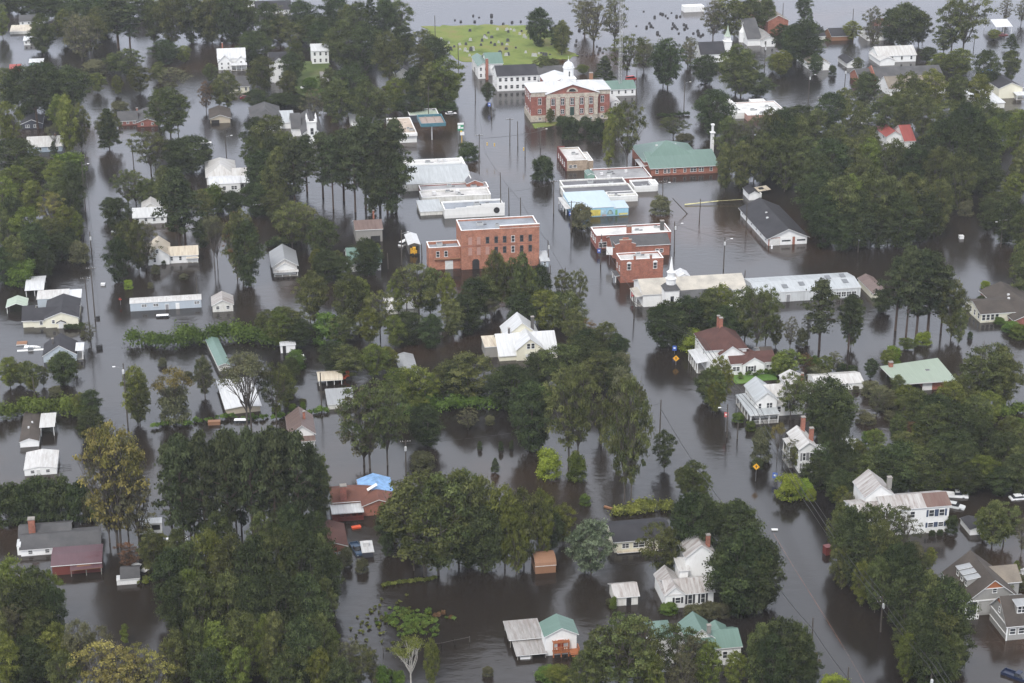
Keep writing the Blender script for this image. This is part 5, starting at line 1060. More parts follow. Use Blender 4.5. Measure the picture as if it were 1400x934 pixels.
def make_proto(form, seed):
    """a tree one unit high and about one unit wide in x/y (scaled per tree): returns crown mesh, trunk mesh"""
    rng = np.random.default_rng(seed*97+13); rnd = random.Random(seed*31+5); lobes = []; tr = MB(); H = 14.0
    if form in ('round', 'bushy', 'open', 'thin'):
        W_ = {'round': 5.2, 'bushy': 5.0, 'open': 6.0, 'thin': 5.2}[form]; zlo = {'round': 1.1, 'bushy': .4, 'open': 3.0, 'thin': 1.8}[form]; nl = {'round': 105, 'bushy': 120, 'open': 74, 'thin': 80}[form]
        tr.tube((0,0,-1.5), (rnd.uniform(-.3,.3),rnd.uniform(-.3,.3),zlo+1.5), .25, .19, 8); hz = H - zlo; ph = [rnd.uniform(0, 6.28) for _ in range(4)]; zw = rnd.uniform(.40, .55)
        nb = {'round': 9, 'bushy': 7, 'open': 13, 'thin': 16}[form]
        for k in range(nb):
            a = 2*math.pi*k/nb + rnd.uniform(-.4,.4); e = rnd.uniform(.25, 1.3); q = Vector((math.cos(a)*math.cos(e)*W_*.85, math.sin(a)*math.cos(e)*W_*.85, zlo + hz*(.25 + .65*math.sin(e))))
            limb(tr, (0,0,zlo*rnd.uniform(.75,1.0)), q, .17, .05, rnd, 4)
            for _ in range(3): limb(tr, Vector((0,0,zlo)).lerp(q, rnd.uniform(.45,.8)), q + Vector((rnd.uniform(-1,1), rnd.uniform(-1,1), rnd.uniform(0,1)))*1.8, .06, .02, rnd, 2)
        def prof(u, a):      # crown radius at relative height u, uneven round the tree
            base = (max(0, u/zw))**.55 if u < zw else max(0, 1 - ((u-zw)/(1-zw))**2.0)**.62
            return W_ * base * (1 + .20*math.sin(2*a+ph[0]) + .13*math.sin(3*a+ph[1]+u*4) + .10*math.sin(5*a+ph[2]-u*7))
        tries = 0; sep = {'round': 1.2, 'bushy': 1.05, 'open': 1.45, 'thin': 1.25}[form]
        while len(lobes) < nl and tries < 9000:
            tries += 1; u = rnd.random()**.85; a = rnd.uniform(0, 6.2832); r = prof(u, a) * (rnd.random()**.38); z = zlo + hz*u
            p = (r*math.cos(a), r*math.sin(a), z - .4)
            if any((p[0]-q[0])**2 + (p[1]-q[1])**2 + ((p[2]-q[2])*1.1)**2 < sep**2 for q in lobes): continue
            lobes.append((*p, rnd.uniform(.75, 1.35) * {'round': 1.05, 'bushy': 1.15, 'open': .9, 'thin': .8}[form], 1.0))
        nleaf = {'round': 10500, 'bushy': 12500, 'open': 6600, 'thin': 4000}[form]; sz = {'round': .21, 'bushy': .21, 'open': .19, 'thin': .19}[form]; fl = .72
    elif form == 'pine':
        W_ = 3.6; tr.tube((0,0,-1.5), (.1,0,7), .24, .17, 8); tr.tube((.1,0,7), (0,.1,13.2), .17, .05, 7); nleaf, sz, fl = 5800, .19, .62; zb = rnd.uniform(1.8, 4.6)
        for k in range(34):
            z = zb + (13.0-zb)*(k/33)**.85; u = (z-zb)/(13.2-zb); r = W_*min(1, .55+u*1.6)*(1.05 - .85*u**1.8)*rnd.uniform(.35,1.05); a = k*2.4 + rnd.uniform(-.5,.5)
            q = (math.cos(a)*r, math.sin(a)*r, z + r*.12 + .3); limb(tr, (0,0,z-.4), q, .08, .02, rnd, 2); lobes.append((*q, rnd.uniform(.6,1.15), 1)); lobes.append((q[0]*.5, q[1]*.5, q[2]+.2, rnd.uniform(.6,1.1), .8))
        lobes.append((0,0,13.2,.9,1))
    elif form == 'cone':
        W_ = 3.6; tr.tube((0,0,-1.5), (0,0,12.8), .24, .05, 7); nleaf, sz, fl = 9000, .2, .7
        for k in range(54):
            z = 1.6 + 11.6*(k/53); r = W_*(1 - (z-1.6)/12.6)**.75*rnd.uniform(.55,1.0); a = k*2.4
            lobes.append((math.cos(a)*r, math.sin(a)*r, z, rnd.uniform(.7,1.2)*(1.1-.5*k/53), 1))
    elif form == 'bush':
        W_ = 6.0; tr.tube((0,0,-1.5), (0,0,5), .3, .15, 7); nleaf, sz, fl = 8000, .33, .95
        for k in range(60):
            v = rng.normal(size=3); v /= np.linalg.norm(v); q = rnd.uniform(.35,.72); lobes.append((v[0]*W_*q, v[1]*W_*q, 6.2 + v[2]*5.6*q, rnd.uniform(1.1,1.9), 1))
        for k in range(10):
            a = k*.63; lobes.append((math.cos(a)*4.0, math.sin(a)*4.0, 1.2, 1.6, .8))
    elif form == 'bare':
        W_ = 5.0; tr.tube((0,0,-1.5), (.2,0,5), .26, .2, 8); nleaf, sz, fl = 2600, .2, .8
        for k in range(14):
            a = k*2.4; e = rnd.uniform(.5,1.3); q = Vector((math.cos(a)*math.cos(e)*6, math.sin(a)*math.cos(e)*6, 5 + math.sin(e)*8.6)); limb(tr, (.2,0,rnd.uniform(3.4,5)), q, .15, .03, rnd, 4)
            for _ in range(5):
                t = rnd.uniform(.4,.95); limb(tr, Vector((.2,0,5)).lerp(q, t), Vector((.2,0,5)).lerp(q, min(1, t+.25)) + Vector((rnd.uniform(-1,1), rnd.uniform(-1,1), rnd.uniform(-.2,1)))*1.6, .055, .015, rnd, 2)
            lobes.append((*q, 1.5, 1))
    me = leaves_mesh('crown_' + form, lobes, nleaf, sz, rng, fl); tm = tr.mesh('trunk_' + form, [])
    # normalise on the real extent of the crown
    co = np.zeros(len(me.vertices)*3, np.float32); me.vertices.foreach_get("co", co); co = co.reshape(-1, 3)
    top = np.percentile(co[:, 2], 99.6); wid = np.percentile(co[:, 0], 98.5) - np.percentile(co[:, 0], 1.5)
    return me, tm, top, wid
FORMS = {'o': 'round', 'd': 'bushy', 'l': 'round', 'g': 'thin', 's': 'thin', 'p': 'pine', 'c': 'cone', 'm': 'bushy', 'k': 'round', 'y': 'bush', 'b': 'bush', 'h': 'bush', 'q': 'open', 'w': 'bare', 'r': 'thin', 'x': 'bare', 't': 'cone', 'e': 'round', 'n': 'bush', 'v': 'bare'}
LEAF = {'o': 'o', 'd': 'd', 'l': 'l', 'g': 'g', 's': 's', 'p': 'p', 'c': 'd', 'm': 'd', 'k': 'k', 'y': 'y', 'b': 'd', 'h': 'h', 'q': 'o', 'w': 'l', 'r': 'r', 'x': 's', 't': 'd', 'e': 'd', 'n': 's', 'v': 'g'}
NAMES = {'o': ('broadleaf_tree', 'mid green leafy tree', 'tree'), 'd': ('dark_leaved_tree', 'dark green bushy tree', 'tree'), 'l': ('light_leaved_tree', 'light green leafy tree', 'tree'), 'g': ('golden_tree', 'golden leaved sparse tree', 'tree'),
 's': ('thin_crowned_tree', 'thin grey green tree', 'tree'), 'p': ('pine_tree', 'bare stemmed pine', 'pine tree'), 'c': ('conifer_tree', 'dark pointed conifer', 'conifer'), 'm': ('magnolia_tree', 'dense dark evergreen tree', 'tree'),
 'k': ('flowering_tree', 'white flecked tree', 'tree'), 'y': ('shrub', 'lime green bush', 'bush'), 'b': ('shrub', 'dark rounded bush', 'bush'), 'h': ('shrub', 'bright green bush', 'bush'), 'q': ('open_crowned_tree', 'open crowned green tree', 'tree'),
 'w': ('birch_tree', 'white stemmed birch', 'tree'), 'r': ('brown_leaved_tree', 'reddish brown thin tree', 'tree'), 'x': ('bare_tree', 'nearly bare grey tree', 'tree'), 't': ('cedar_tree', 'dark slim cedar', 'cedar'), 'e': ('dark_leaved_tree', 'dark green round tree', 'tree'), 'n': ('shrub', 'olive grey bush', 'bush'), 'v': ('autumn_tree', 'yellowing half bare tree', 'tree')}
NSEED = 4
def proto(kind, seed):
    f = FORMS[kind]; key = (f, seed)
    if key not in PROTO: PROTO[key] = make_proto(f, seed + 11*sorted(set(FORMS.values())).index(f))
    me, tm, top, wid = PROTO[key]; k2 = (f, seed, LEAF[kind], kind == 'w')
    if k2 not in PROTO:
        c = me.copy(); c.materials.clear(); c.materials.append(LM[LEAF[kind]]); t = tm.copy(); t.materials.clear(); t.materials.append(BARKW if kind == 'w' else BARKP if kind == 'p' else BARK); PROTO[k2] = (c, t)
    return PROTO[k2] + (top, wid)
TREES = []
rt = random.Random(77)
def tree(kind, x, yb, yt, w):
    P = ground(x, yb); sx, sy, sz = scale_at(yb); c, t, top, wid = proto(kind, rt.randrange(NSEED))
    # height from the pixel span (the crown's far side rises a little, near side hangs a little)
    H = max(1.0, (yb - yt) / sz * .97); Wd = w * (.84 if w > 24 and kind in 'odlpse' else .88) / sx; a = H/top; b = Wd/wid
    nm, look, cat = NAMES[kind]; rz = rt.uniform(0, 6.28)
    root = empty(nm, P, rz); root.scale = (b, b, a)
    k = min(1.0, .3/ max(b, .01)) if b > 1.6 else 1
    if kind not in 'bhyn' or w > 18:
        o = bpy.data.objects.new('trunk', t); col.objects.link(o); o.parent = root
    o = bpy.data.objects.new('crown', c); col.objects.link(o); o.parent = root
    TREES.append(dict(o=root, P=P, look=look, cat=cat, H=H, w=Wd, kind=kind, px=x, py=yb)); return root
def hedge_mass(name, label, cat, pts, w, h, leaf='h', n_per=26, size=.30, seed=1, kind=None, part=None, jit=.35, thick=.5, flat=.9):
    """a row of leaf clumps along a line on the ground: pts in pixels, w wide and h high in metres"""
    rng = np.random.default_rng(seed); P = [ground(*p) for p in pts]; lobes = []
    for a, b_ in zip(P, P[1:]):
        L = (b_-a).length; k = max(1, int(L / (w*.42)))
        for i in range(k):
            q = a.lerp(b_, (i+rng.random()*.6)/k); d = (b_-a).normalized(); nn = Vector((-d.y, d.x, 0)); off = rng.normal()*w*jit*.6
            hh = h*(.55+.55*rng.random()); lobes.append((q.x+nn.x*off, q.y+nn.y*off, hh*.5, max(.35, min(w, hh)*thick*(.7+.5*rng.random())), 1))
            if h > 2: lobes.append((q.x+nn.x*off*.5, q.y+nn.y*off*.5, hh*.25, max(.4, w*.45), .7))
    c = P[0]; lobes = [(a-c.x, b_-c.y, z, r, ww) for a, b_, z, r, ww in lobes]
    me = leaves_mesh('foliage', lobes, min(90000, 5*n_per*len(lobes)), size, rng, flat, .5); me.materials.append(LM[leaf])
    o = bpy.data.objects.new(name, me); col.objects.link(o); o.location = c
    return tag(o, label, cat, None, kind)
exec_trees = True
TL = """
l 4 52 5 24; d 30 20 -12 44; d 55 24 -10 40; o 92 62 12 40; d 102 50 0 40; o 136 56 8 42; d 146 48 -2 40; o 228 50 -4 38; d 284 56 2 44; o 304 48 -6 44; d 326 44 -8 36; s 380 50 4 38; d 412 46 0 40; d 458 44 -6 40; o 476 58 6 38; d 436 78 30 36; o 452 84 40 34; d 340 84 44 30; o 110 62 24 36; d 80 24 -12 50; d 12 18 -14 34; o 60 76 17 44; d 58 70 35 34; s 112 84 18 62; q 125 80 22 46; p 162 66 -8 44; p 178 66 5 36; d 122 22 -14 50; d 150 18 -12 40
d 195 22 -12 44; o 175 104 66 50; o 155 100 72 36; o 192 128 90 40; l 134 127 99 27; l 161 131 102 18; n 130 100 83 34; o 218 112 84 30; o 212 60 0 44; o 236 62 -6 52; d 262 58 -8 44; o 290 62 -8 50; d 318 60 -10 46; o 340 55 -6 40
l 252 86 62 26; d 226 88 54 34; s 236 124 92 44; o 288 112 86 22; o 312 150 96 38; o 300 146 106 26; r 282 152 110 20; o 233 186 118 58; q 244 184 128 40; o 218 170 124 30; t 150 205 148 30; o 150 204 150 40
d 66 152 86 60; d 34 166 90 46; d 98 152 90 52; p 52 176 88 50; o 10 152 92 44; l 14 205 138 44; l 96 212 128 44; o 112 204 140 30; l 82 182 128 36; d 22 238 190 56; h 40 236 212 46; h 95 236 208 44; x 76 206 168 26; n 165 153 138 24; q 207 238 178 52; x 213 236 182 32; m 262 236 186 50; d 244 238 190 36; d 282 226 200 26; t 74 213 193 12
d 368 62 2 42; d 352 80 42 42; o 358 132 76 46; s 362 112 76 40; o 406 108 54 28; d 400 118 70 28; o 384 62 22 46; o 425 62 20 46; d 440 60 22 44; o 400 66 30 36; o 470 94 27 58; d 500 100 30 48; d 490 64 2 38; c 508 62 -4 26; d 526 54 -6 30; o 545 48 0 44; d 550 82 34 44; o 532 112 42 44; o 580 84 40 44; d 594 94 50 38; o 574 104 60 38
l 608 150 78 60; o 590 152 84 56; d 566 140 92 40; l 542 152 106 46; d 482 156 88 46; o 452 148 92 46; s 430 168 120 38; o 500 176 110 48; o 520 166 122 40; o 462 172 108 44; o 395 132 96 38; d 384 146 128 50; h 424 126 106 22; h 440 134 118 18; d 410 148 130 34; d 352 150 122 40; d 560 160 130 36; o 595 130 96 44; l 618 140 96 36
b 640 219 195 28; e 667 140 112 21; n 571 160 138 20; h 590 152 132 30; h 614 150 138 20
o 372 226 156 56; d 355 214 160 50; o 396 254 180 50; p 420 262 184 38; p 442 270 180 40; p 470 275 176 42; p 500 284 160 46; p 520 288 164 46; p 542 286 162 44; p 456 286 184 38; p 486 290 172 40; p 530 292 176 40; d 536 290 206 46; o 385 286 200 50; d 362 270 205 50; p 404 290 190 40; d 510 292 214 40; p 375 262 186 40; o 345 232 186 34
d 737 64 10 33; o 768 76 27 38; d 762 66 34 24; s 812 64 -6 44; s 840 58 -8 44; s 800 46 -8 34; q 857 108 46 46; s 880 96 50 30; e 912 120 52 52; e 906 118 60 40; t 826 113 76 28; l 797 101 88 18; o 742 104 76 30; n 755 100 80 22; d 965 114 75 36; o 1006 128 60 54; o 1012 132 76 60; o 998 52 -6 54; s 975 54 0 34; d 1026 48 -2 40; o 1046 42 -8 40; d 1034 132 100 46; s 940 92 56 28; s 944 84 50 20; n 880 78 60 24
b 782 191 160 27; b 768 173 158 15; o 752 170 148 12; d 800 177 159 14; b 815 192 162 26; l 832 232 160 28; q 857 231 138 54; l 842 190 145 36; d 976 186 122 46; q 920 188 160 38; n 935 196 183 26; d 968 160 128 34; s 990 182 146 36; t 742 246 213 26; b 742 246 213 28
o 994 232 158 40; s 1012 236 164 36; s 1030 250 156 44; o 1048 240 148 44; d 1066 230 146 42; o 990 262 196 34; o 1012 262 192 40
e 1098 28 -8 26; e 1067 72 32 30; t 1106 42 11 13; d 1100 88 26 58; d 1086 80 34 40; l 1164 56 28 30; s 1192 70 8 34; d 1236 64 4 54; d 1218 58 10 36; o 1256 62 14 34; q 1316 74 -10 64; q 1300 72 0 46; o 1290 72 36 30; s 1374 31 -2 18; s 1396 33 0 18; l 1358 54 40 24; t 1382 68 46 20; o 1380 112 68 36; d 1346 124 68 34; l 1310 106 66 54; l 1286 100 72 40; l 1068 104 68 34; l 1056 98 74 20; d 1114 102 74 20; b 1138 103 89 10; o 1172 98 78 16; d 1268 84 64 22; o 1086 58 32 30
d 1182 150 98 34; o 1180 130 100 30; o 1240 172 98 54; l 1270 160 94 56; o 1306 152 102 50; l 1336 150 100 44; o 1152 166 120 44; d 1132 180 126 40; o 1208 192 130 54; o 1234 190 120 50; d 1092 190 144 50; o 1114 200 148 48; d 1066 206 150 44; o 1168 208 138 44; o 1290 216 136 60; d 1318 226 140 54; o 1262 200 130 50; o 1340 210 134 50; s 1206 162 128 36; o 1390 186 150 52; l 1390 220 150 50; d 1360 196 148 44; l 1352 236 160 50; d 1296 250 160 60; d 1330 262 168 54; o 1186 236 176 40
d 1020 246 186 46; o 1040 254 180 50; o 1072 262 182 54; d 1052 240 160 44; o 1100 258 186 54; d 1132 262 190 54; o 1160 260 190 50; o 1090 226 156 46; l 1186 258 188 46; o 1140 232 168 44; o 1220 262 190 50; d 1248 268 196 54; o 1280 276 200 54; o 1310 292 206 54; d 1116 286 210 50; o 1176 290 214 50
o 1146 336 240 66; l 1158 330 238 58; d 1118 318 232 54; d 1126 338 264 54; o 1190 334 228 64; d 1174 338 262 56; o 1214 332 240 56; o 1240 328 236 58; d 1226 338 262 54; o 1282 324 244 46; l 1278 318 246 34; d 1258 330 262 48; y 1226 335 316 17; d 1200 339 282 46; o 1170 340 290 44; d 1110 300 246 40; d 1150 342 292 44; l 1240 334 290 26
n 1320 295 272 20; n 1302 284 255 30; o 1364 292 262 50; d 1374 332 270 54; e 1350 318 270 40; o 1396 348 286 48; o 1394 404 330 54; d 1398 330 280 40; l 1384 280 236 40; d 1352 268 224 40; o 1394 270 196 50
p 1238 465 334 44; p 1252 464 340 50; p 1268 460 344 50; p 1224 452 350 42; p 1286 456 362 40; o 1300 464 382 44; d 1206 427 396 34; o 1310 470 420 26; y 1262 470 454 22; l 1240 478 462 30
p 1120 478 382 48; o 1163 476 404 36; p 1160 478 402 34; s 1104 468 430 20; s 1080 476 432 22; n 1096 472 450 16
y 1347 394 384 13; n 1370 400 392 14; b 1340 420 404 14; n 1346 438 428 14; h 1366 442 434 14; h 1382 452 440 24; h 1394 462 446 26; b 1326 463 453 7
"""
TL += """
l 22 262 226 48; o 52 250 214 46; l 80 262 218 44; d 100 270 220 34; l 12 300 240 46; l 48 300 246 50; o 80 300 242 48; d 102 308 236 34; g 74 322 262 44; l 40 344 282 56; l 92 330 280 40; o 68 350 296 46; d 50 368 306 44; o 22 384 322 50; d 6 388 338 40; h 30 388 356 40; o 60 362 320 40; d 100 300 262 30; n 109 358 329 26; l 108 330 290 22; o 6 340 280 34; d 20 320 268 40; d 84 356 318 30; d 64 380 340 30; d 96 345 310 26
q 176 286 232 46; s 186 280 232 36; d 163 320 270 40; d 152 300 270 24; o 202 284 244 42; o 226 276 226 36; o 238 300 232 48; p 246 338 228 46; p 254 336 244 40; o 278 302 258 40; h 292 292 252 26; d 318 292 262 36; o 300 286 256 30; o 284 322 300 30; d 278 338 300 34; x 294 370 292 34; x 298 368 305 26; o 333 388 286 60; d 340 392 300 50; r 325 380 288 40; d 163 386 324 40; o 190 372 300 40; s 200 366 302 44; o 176 360 300 40; y 176 395 383 12; n 213 374 362 12; n 251 381 375 12; n 206 394 386 8; b 224 362 356 6
s 122 472 440 20; n 114 460 454 9; b 96 449 443 8; b 103 449 443 8; b 112 449 441 10; b 90 449 444 6
o 376 300 258 48; d 350 296 250 40; q 400 346 274 58; s 420 340 282 44; o 440 352 296 48; l 412 332 276 30; d 390 318 282 30; d 500 376 325 34; d 508 376 334 28; l 516 362 332 18; o 462 374 342 30; d 448 384 342 40; l 434 376 340 26; d 470 384 350 30
o 430 442 370 50; q 424 440 376 40; o 392 470 420 60; l 384 474 420 44; o 478 452 374 54; l 492 440 378 40; o 468 472 430 46; q 520 462 396 48; l 506 470 420 40; q 572 434 362 64; o 588 430 366 54; l 545 430 368 30; x 556 430 364 44; d 560 470 426 54; l 540 476 430 36; l 612 438 372 30; o 676 426 342 36; l 682 420 346 26; o 664 432 376 46; d 646 440 380 40; d 640 456 402 52; o 700 424 352 44; o 620 462 408 44; x 672 442 410 26; d 590 476 430 40; o 366 460 424 40; d 410 474 436 40; h 450 470 430 40
o 714 442 344 44; l 722 442 362 38; d 738 440 362 34; q 770 420 368 30; q 790 432 368 30; d 760 440 400 40; l 746 454 396 56; o 776 462 398 54; d 716 450 400 44; r 800 474 436 38; o 828 494 440 50; d 806 490 450 44; d 842 500 456 34; o 786 480 420 40; n 850 520 480 26
n 903 292 268 27; n 795 311 278 26; n 788 306 284 16
e 936 470 404 60; e 912 468 410 50; d 904 474 416 44; o 968 462 396 56; d 952 462 408 50; l 984 456 388 50; o 1018 466 392 52; q 1046 480 392 50; q 1034 484 396 44; d 990 476 418 40; y 946 478 450 34; y 936 474 454 26; o 1060 474 432 26; d 924 476 424 44
l 86 524 481 36; d 88 526 482 42; l 14 530 488 38; o 42 532 494 40; l 28 526 496 34; l 45 534 514 26; o 60 528 500 16; s 104 512 494 16; n 100 490 480 8; n 76 540 528 18
l 188 578 500 46; o 192 582 512 40; v 240 578 503 50; n 240 576 525 40; s 281 545 486 34; o 280 542 488 26; x 338 588 482 60; x 344 586 486 60; q 378 580 496 52; l 390 560 500 34; s 334 520 480 40; n 222 500 490 12; n 258 516 508 12
g 160 744 578 92; s 150 742 610 56; s 176 740 596 60; v 165 744 580 80; s 190 742 640 60; l 132 716 668 26
b 12 714 662 44; b 36 711 658 44; b 60 708 654 44; b 84 706 654 44; b 108 709 660 40; n 122 712 676 22; d 125 602 560 36; d 136 598 566 22; d 126 580 532 34; l 112 570 536 26
"""
TL += """
p 238 752 606 42; p 254 768 594 44; p 268 750 604 40; p 284 770 590 44; p 300 752 600 42; p 316 774 588 46; p 332 754 596 40; p 348 772 584 46; p 364 756 590 42; p 380 770 584 46; p 396 752 588 42; p 412 764 590 44; p 428 748 604 40; p 324 738 586 36; p 388 740 586 36; o 440 720 630 34; o 436 690 620 36; p 262 742 600 36
o 210 790 724 44; l 222 782 730 36; d 206 774 736 30; r 178 778 742 30; o 246 800 722 44; d 240 840 750 54; o 262 830 740 56; l 290 820 724 60; o 322 836 730 62; d 354 846 734 64; o 388 846 720 62; d 420 846 724 62; o 440 830 730 54; d 452 836 752 40; o 300 790 700 50; d 400 800 690 50; o 360 790 700 54; d 434 790 700 46
d 250 884 790 60; o 280 890 786 62; l 262 876 778 44; o 316 886 782 60; d 350 890 790 60; d 384 890 784 60; d 420 884 784 56; o 446 872 790 40; o 340 930 838 62; l 300 936 850 60; o 270 940 846 56; o 380 940 836 60; l 366 936 840 44; d 414 944 846 58; o 440 930 838 50; l 452 910 854 40; o 244 946 860 44; l 330 960 884 50; o 396 968 890 60; l 440 966 886 50; d 290 970 886 50; s 482 950 872 44; q 490 946 880 40; h 524 950 912 24; h 545 944 918 20; d 468 970 900 40
g 150 960 876 66; g 190 958 880 64; g 170 972 888 80; g 215 966 892 44; s 118 934 856 50; x 112 930 848 44; x 142 926 856 40; l 70 930 864 56; d 40 940 872 60; l 14 950 866 50; o 90 960 890 50; d 100 900 872 30
l 24 862 762 60; o 54 868 776 60; l 72 858 780 40; o 14 880 790 50; d 44 884 806 66; d 76 880 800 44; s 24 900 826 44; o 56 912 834 60; o 10 920 836 40; l 80 916 850 40
w 562 938 870 56; l 590 940 872 24; n 531 935 915 16; n 516 950 916 14; s 508 938 884 24; n 667 923 912 14
q 506 640 524 90; q 530 636 526 70; s 498 636 530 80; l 512 516 470 48; l 530 508 474 34; l 568 560 500 70; l 550 556 502 56; o 474 516 472 60; d 456 510 466 44; o 640 548 482 76; d 626 544 490 44; o 602 546 500 46; d 582 608 554 50; n 578 640 618 32; s 640 588 556 30; n 670 580 568 12; b 656 614 603 7; b 685 616 603 7; b 699 614 602 6; t 677 646 626 12; n 414 552 545 10; y 414 559 550 8; y 378 562 555 12; y 400 560 552 10; h 404 504 480 26; d 398 534 488 26
q 582 788 652 120; q 566 780 660 70; o 600 786 650 90; o 628 776 644 80; l 640 764 642 60; d 560 752 668 50; o 660 772 652 64; l 690 778 664 60; o 716 774 668 60; l 740 770 668 44; d 664 782 690 60; l 770 744 688 34; d 750 756 696 36; l 706 786 694 44; d 640 776 700 50; o 540 736 676 36; d 530 760 690 30; n 495 781 764 18; n 474 772 748 16; s 468 786 750 16
q 778 632 502 66; q 790 634 498 56; d 724 616 522 54; d 738 612 534 44; q 854 690 520 60; q 862 692 516 50; o 846 640 560 46; s 820 600 540 26; e 908 642 588 34; q 826 604 545 24; y 750 652 614 32; h 788 656 620 26; h 800 690 676 15; l 786 642 616 20; d 700 560 500 60; l 690 550 506 44; o 820 536 480 60; d 842 536 490 40; o 770 530 470 66; d 740 524 480 60; l 788 512 488 50; d 800 520 464 66; n 708 552 520 40; n 850 546 502 30; d 848 486 462 26
o 945 684 630 44; o 936 678 636 34; l 962 686 646 24; o 958 742 690 50; l 966 738 682 40; o 990 744 690 56; o 1010 750 686 44; q 900 790 714 48; o 912 792 720 34; d 944 776 674 62; d 962 780 678 50; d 1004 778 684 56; o 1020 770 700 40; d 1014 840 728 92; d 1030 838 736 66; d 996 830 744 60; d 1046 830 750 40; k 808 786 710 62; k 800 780 716 44
q 850 948 844 84; q 870 950 850 80; o 820 946 856 56; s 850 926 860 60; r 880 920 866 50; q 926 930 858 66; s 944 938 870 60; l 968 946 878 44; l 1004 940 890 36; o 1036 950 852 60; d 1064 948 846 64; o 1086 944 852 52; d 1100 950 880 36; d 1050 960 866 60; l 890 960 890 50; s 930 966 896 60; o 800 960 888 50; l 766 932 912 50; h 750 926 914 34; h 742 924 916 20; o 810 920 880 36
n 950 844 828 28; n 972 840 824 30; n 988 842 826 20; h 914 836 826 24; h 838 832 816 10; n 832 826 818 8
l 984 556 486 40; d 966 548 506 30; o 975 560 500 44; l 978 566 522 24; b 1035 640 628 16; n 1040 630 586 26; o 1044 624 582 30; h 1009 576 565 16; h 1026 588 576 14; v 1062 632 576 22; s 1084 640 600 30; l 1090 640 606 28; q 1080 574 508 34; q 1092 566 514 30; s 1104 560 520 26; y 1078 680 648 34; y 1096 676 656 30; y 1108 684 668 14; l 1076 678 662 20
l 1078 512 478 46; l 1064 514 484 34; r 1100 514 482 20; h 1111 508 487 20; l 1128 514 486 26; s 1140 510 480 20; b 1150 508 497 14; b 1165 512 500 14; n 1118 516 500 30; n 1170 536 528 9; e 1190 518 490 26; l 1214 500 478 34; y 1220 498 474 20; n 1186 578 566 22; n 1216 574 562 14; b 1228 574 562 12; n 1172 578 573 6; s 1198 566 532 30; n 1206 548 530 30; n 1190 540 522 26; s 1180 576 560 18; n 1214 562 538 26; o 1226 540 512 30; n 1226 556 544 16; t 1222 590 576 12
m 1130 602 517 60; m 1122 600 530 44; m 1146 598 536 40; d 1138 664 564 34; d 1130 662 590 40; d 1120 668 620 36; d 1150 664 606 30; d 1160 668 616 40; d 1108 664 636 26; l 1168 640 600 30; s 1174 640 604 26
q 1346 560 472 80; o 1366 562 474 60; q 1372 556 488 54; o 1330 560 486 60; l 1298 580 520 50; o 1316 570 516 50; o 1250 590 532 50; l 1240 570 526 36; d 1278 596 540 60; o 1270 620 552 56; d 1304 626 552 60; o 1332 606 540 60; l 1350 586 534 40; o 1226 610 566 34; l 1196 618 586 30; h 1190 610 588 24; r 1244 606 576 26; l 1256 618 574 34; o 1236 626 590 50; d 1300 650 590 60; l 1290 640 600 50; d 1340 634 576 60
o 1200 664 606 50; d 1230 672 608 70; o 1250 676 610 66; d 1216 676 620 60; o 1182 674 620 44; d 1262 680 624 50; l 1286 670 640 30; y 1276 672 640 22; y 1296 664 640 24; l 1338 668 622 50; l 1354 664 630 40; d 1370 652 590 50; o 1392 640 582 44; o 1376 616 568 44; h 1392 600 574 40; d 1320 676 636 40; d 1390 674 620 44; o 1386 662 610 50; d 1366 676 640 40; d 1150 690 644 44; d 1192 684 646 40; d 1310 664 606 50
l 1150 700 664 30; o 1142 690 662 24; s 1158 712 672 26
o 1146 766 688 44; d 1160 784 694 54; o 1184 776 688 50; q 1206 772 690 50; d 1176 806 720 60; o 1200 810 712 54; s 1230 768 690 40; o 1150 806 744 36; d 1220 824 742 50; o 1196 838 760 40; l 1176 830 766 30; d 1236 838 744 40; l 1272 776 748 20; o 1262 804 756 26; n 1246 760 742 30; b 1300 728 705 16; b 1274 732 725 8; b 1285 731 724 8; o 1356 748 684 56; q 1372 744 690 50; l 1344 738 694 36; l 1388 790 766 14; n 1392 802 788 26; n 1376 814 796 20
d 1240 880 776 60; o 1262 884 780 60; d 1288 890 790 60; o 1232 860 790 40; o 1272 860 786 50; d 1298 880 806 44; d 1256 916 830 64; o 1280 920 836 66; d 1302 916 840 44; q 1240 910 846 50; d 1270 946 866 60; o 1300 936 866 40; l 1238 934 866 40; l 1282 834 792 30
v 1110 934 892 20; o 1106 928 888 22; y 1140 946 926 40; l 1150 960 934 50
n 1178 690 668 26; s 1396 756 706 20
"""
for line in TL.replace('\n', ';').split(';'):
    p = line.split()
    if len(p) == 5: tree(p[0], *[float(v) for v in p[1:]])

# hedges, banks and floating plants
hedge_mass('hedge', 'long bright green leafy hedge behind the damaged white shed', 'hedge', [(182,470),(212,472),(240,474),(262,468),(300,466),(340,468),(392,472)], 6, 5.5, 'h', 60, .33, 2)
hedge_mass('hedge', 'thick bright hedge running behind the end on mobile home', 'hedge', [(0,570),(30,572),(60,568),(96,566),(112,572)], 5, 6, 'h', 60, .33, 3)
hedge_mass('hedge', 'low grassy bank with bushes crossing the water before the cream barn', 'hedge', [(206,586),(250,580),(300,574),(350,574),(400,570),(450,566)], 3, 1.5, 'h', 24, .28, 4)
hedge_mass('hedge', 'bright hedge row under the trees left of the central pond', 'hedge', [(540,566),(570,563),(600,560),(640,556),(680,554),(722,550),(752,546)], 5, 4.2, 'h', 46, .3, 5)
hedge_mass('hedge', 'second dark hedge row parallel behind the bright one', 'hedge', [(560,548),(610,544),(660,540),(716,534)], 5, 3.6, 'o', 46, .3, 6)
hedge_mass('hedge', 'green hedge strip at the right edge above flooded lawn', 'hedge', [(1362,566),(1400,562)], 4, 3.5, 'h', 50, .3, 7)
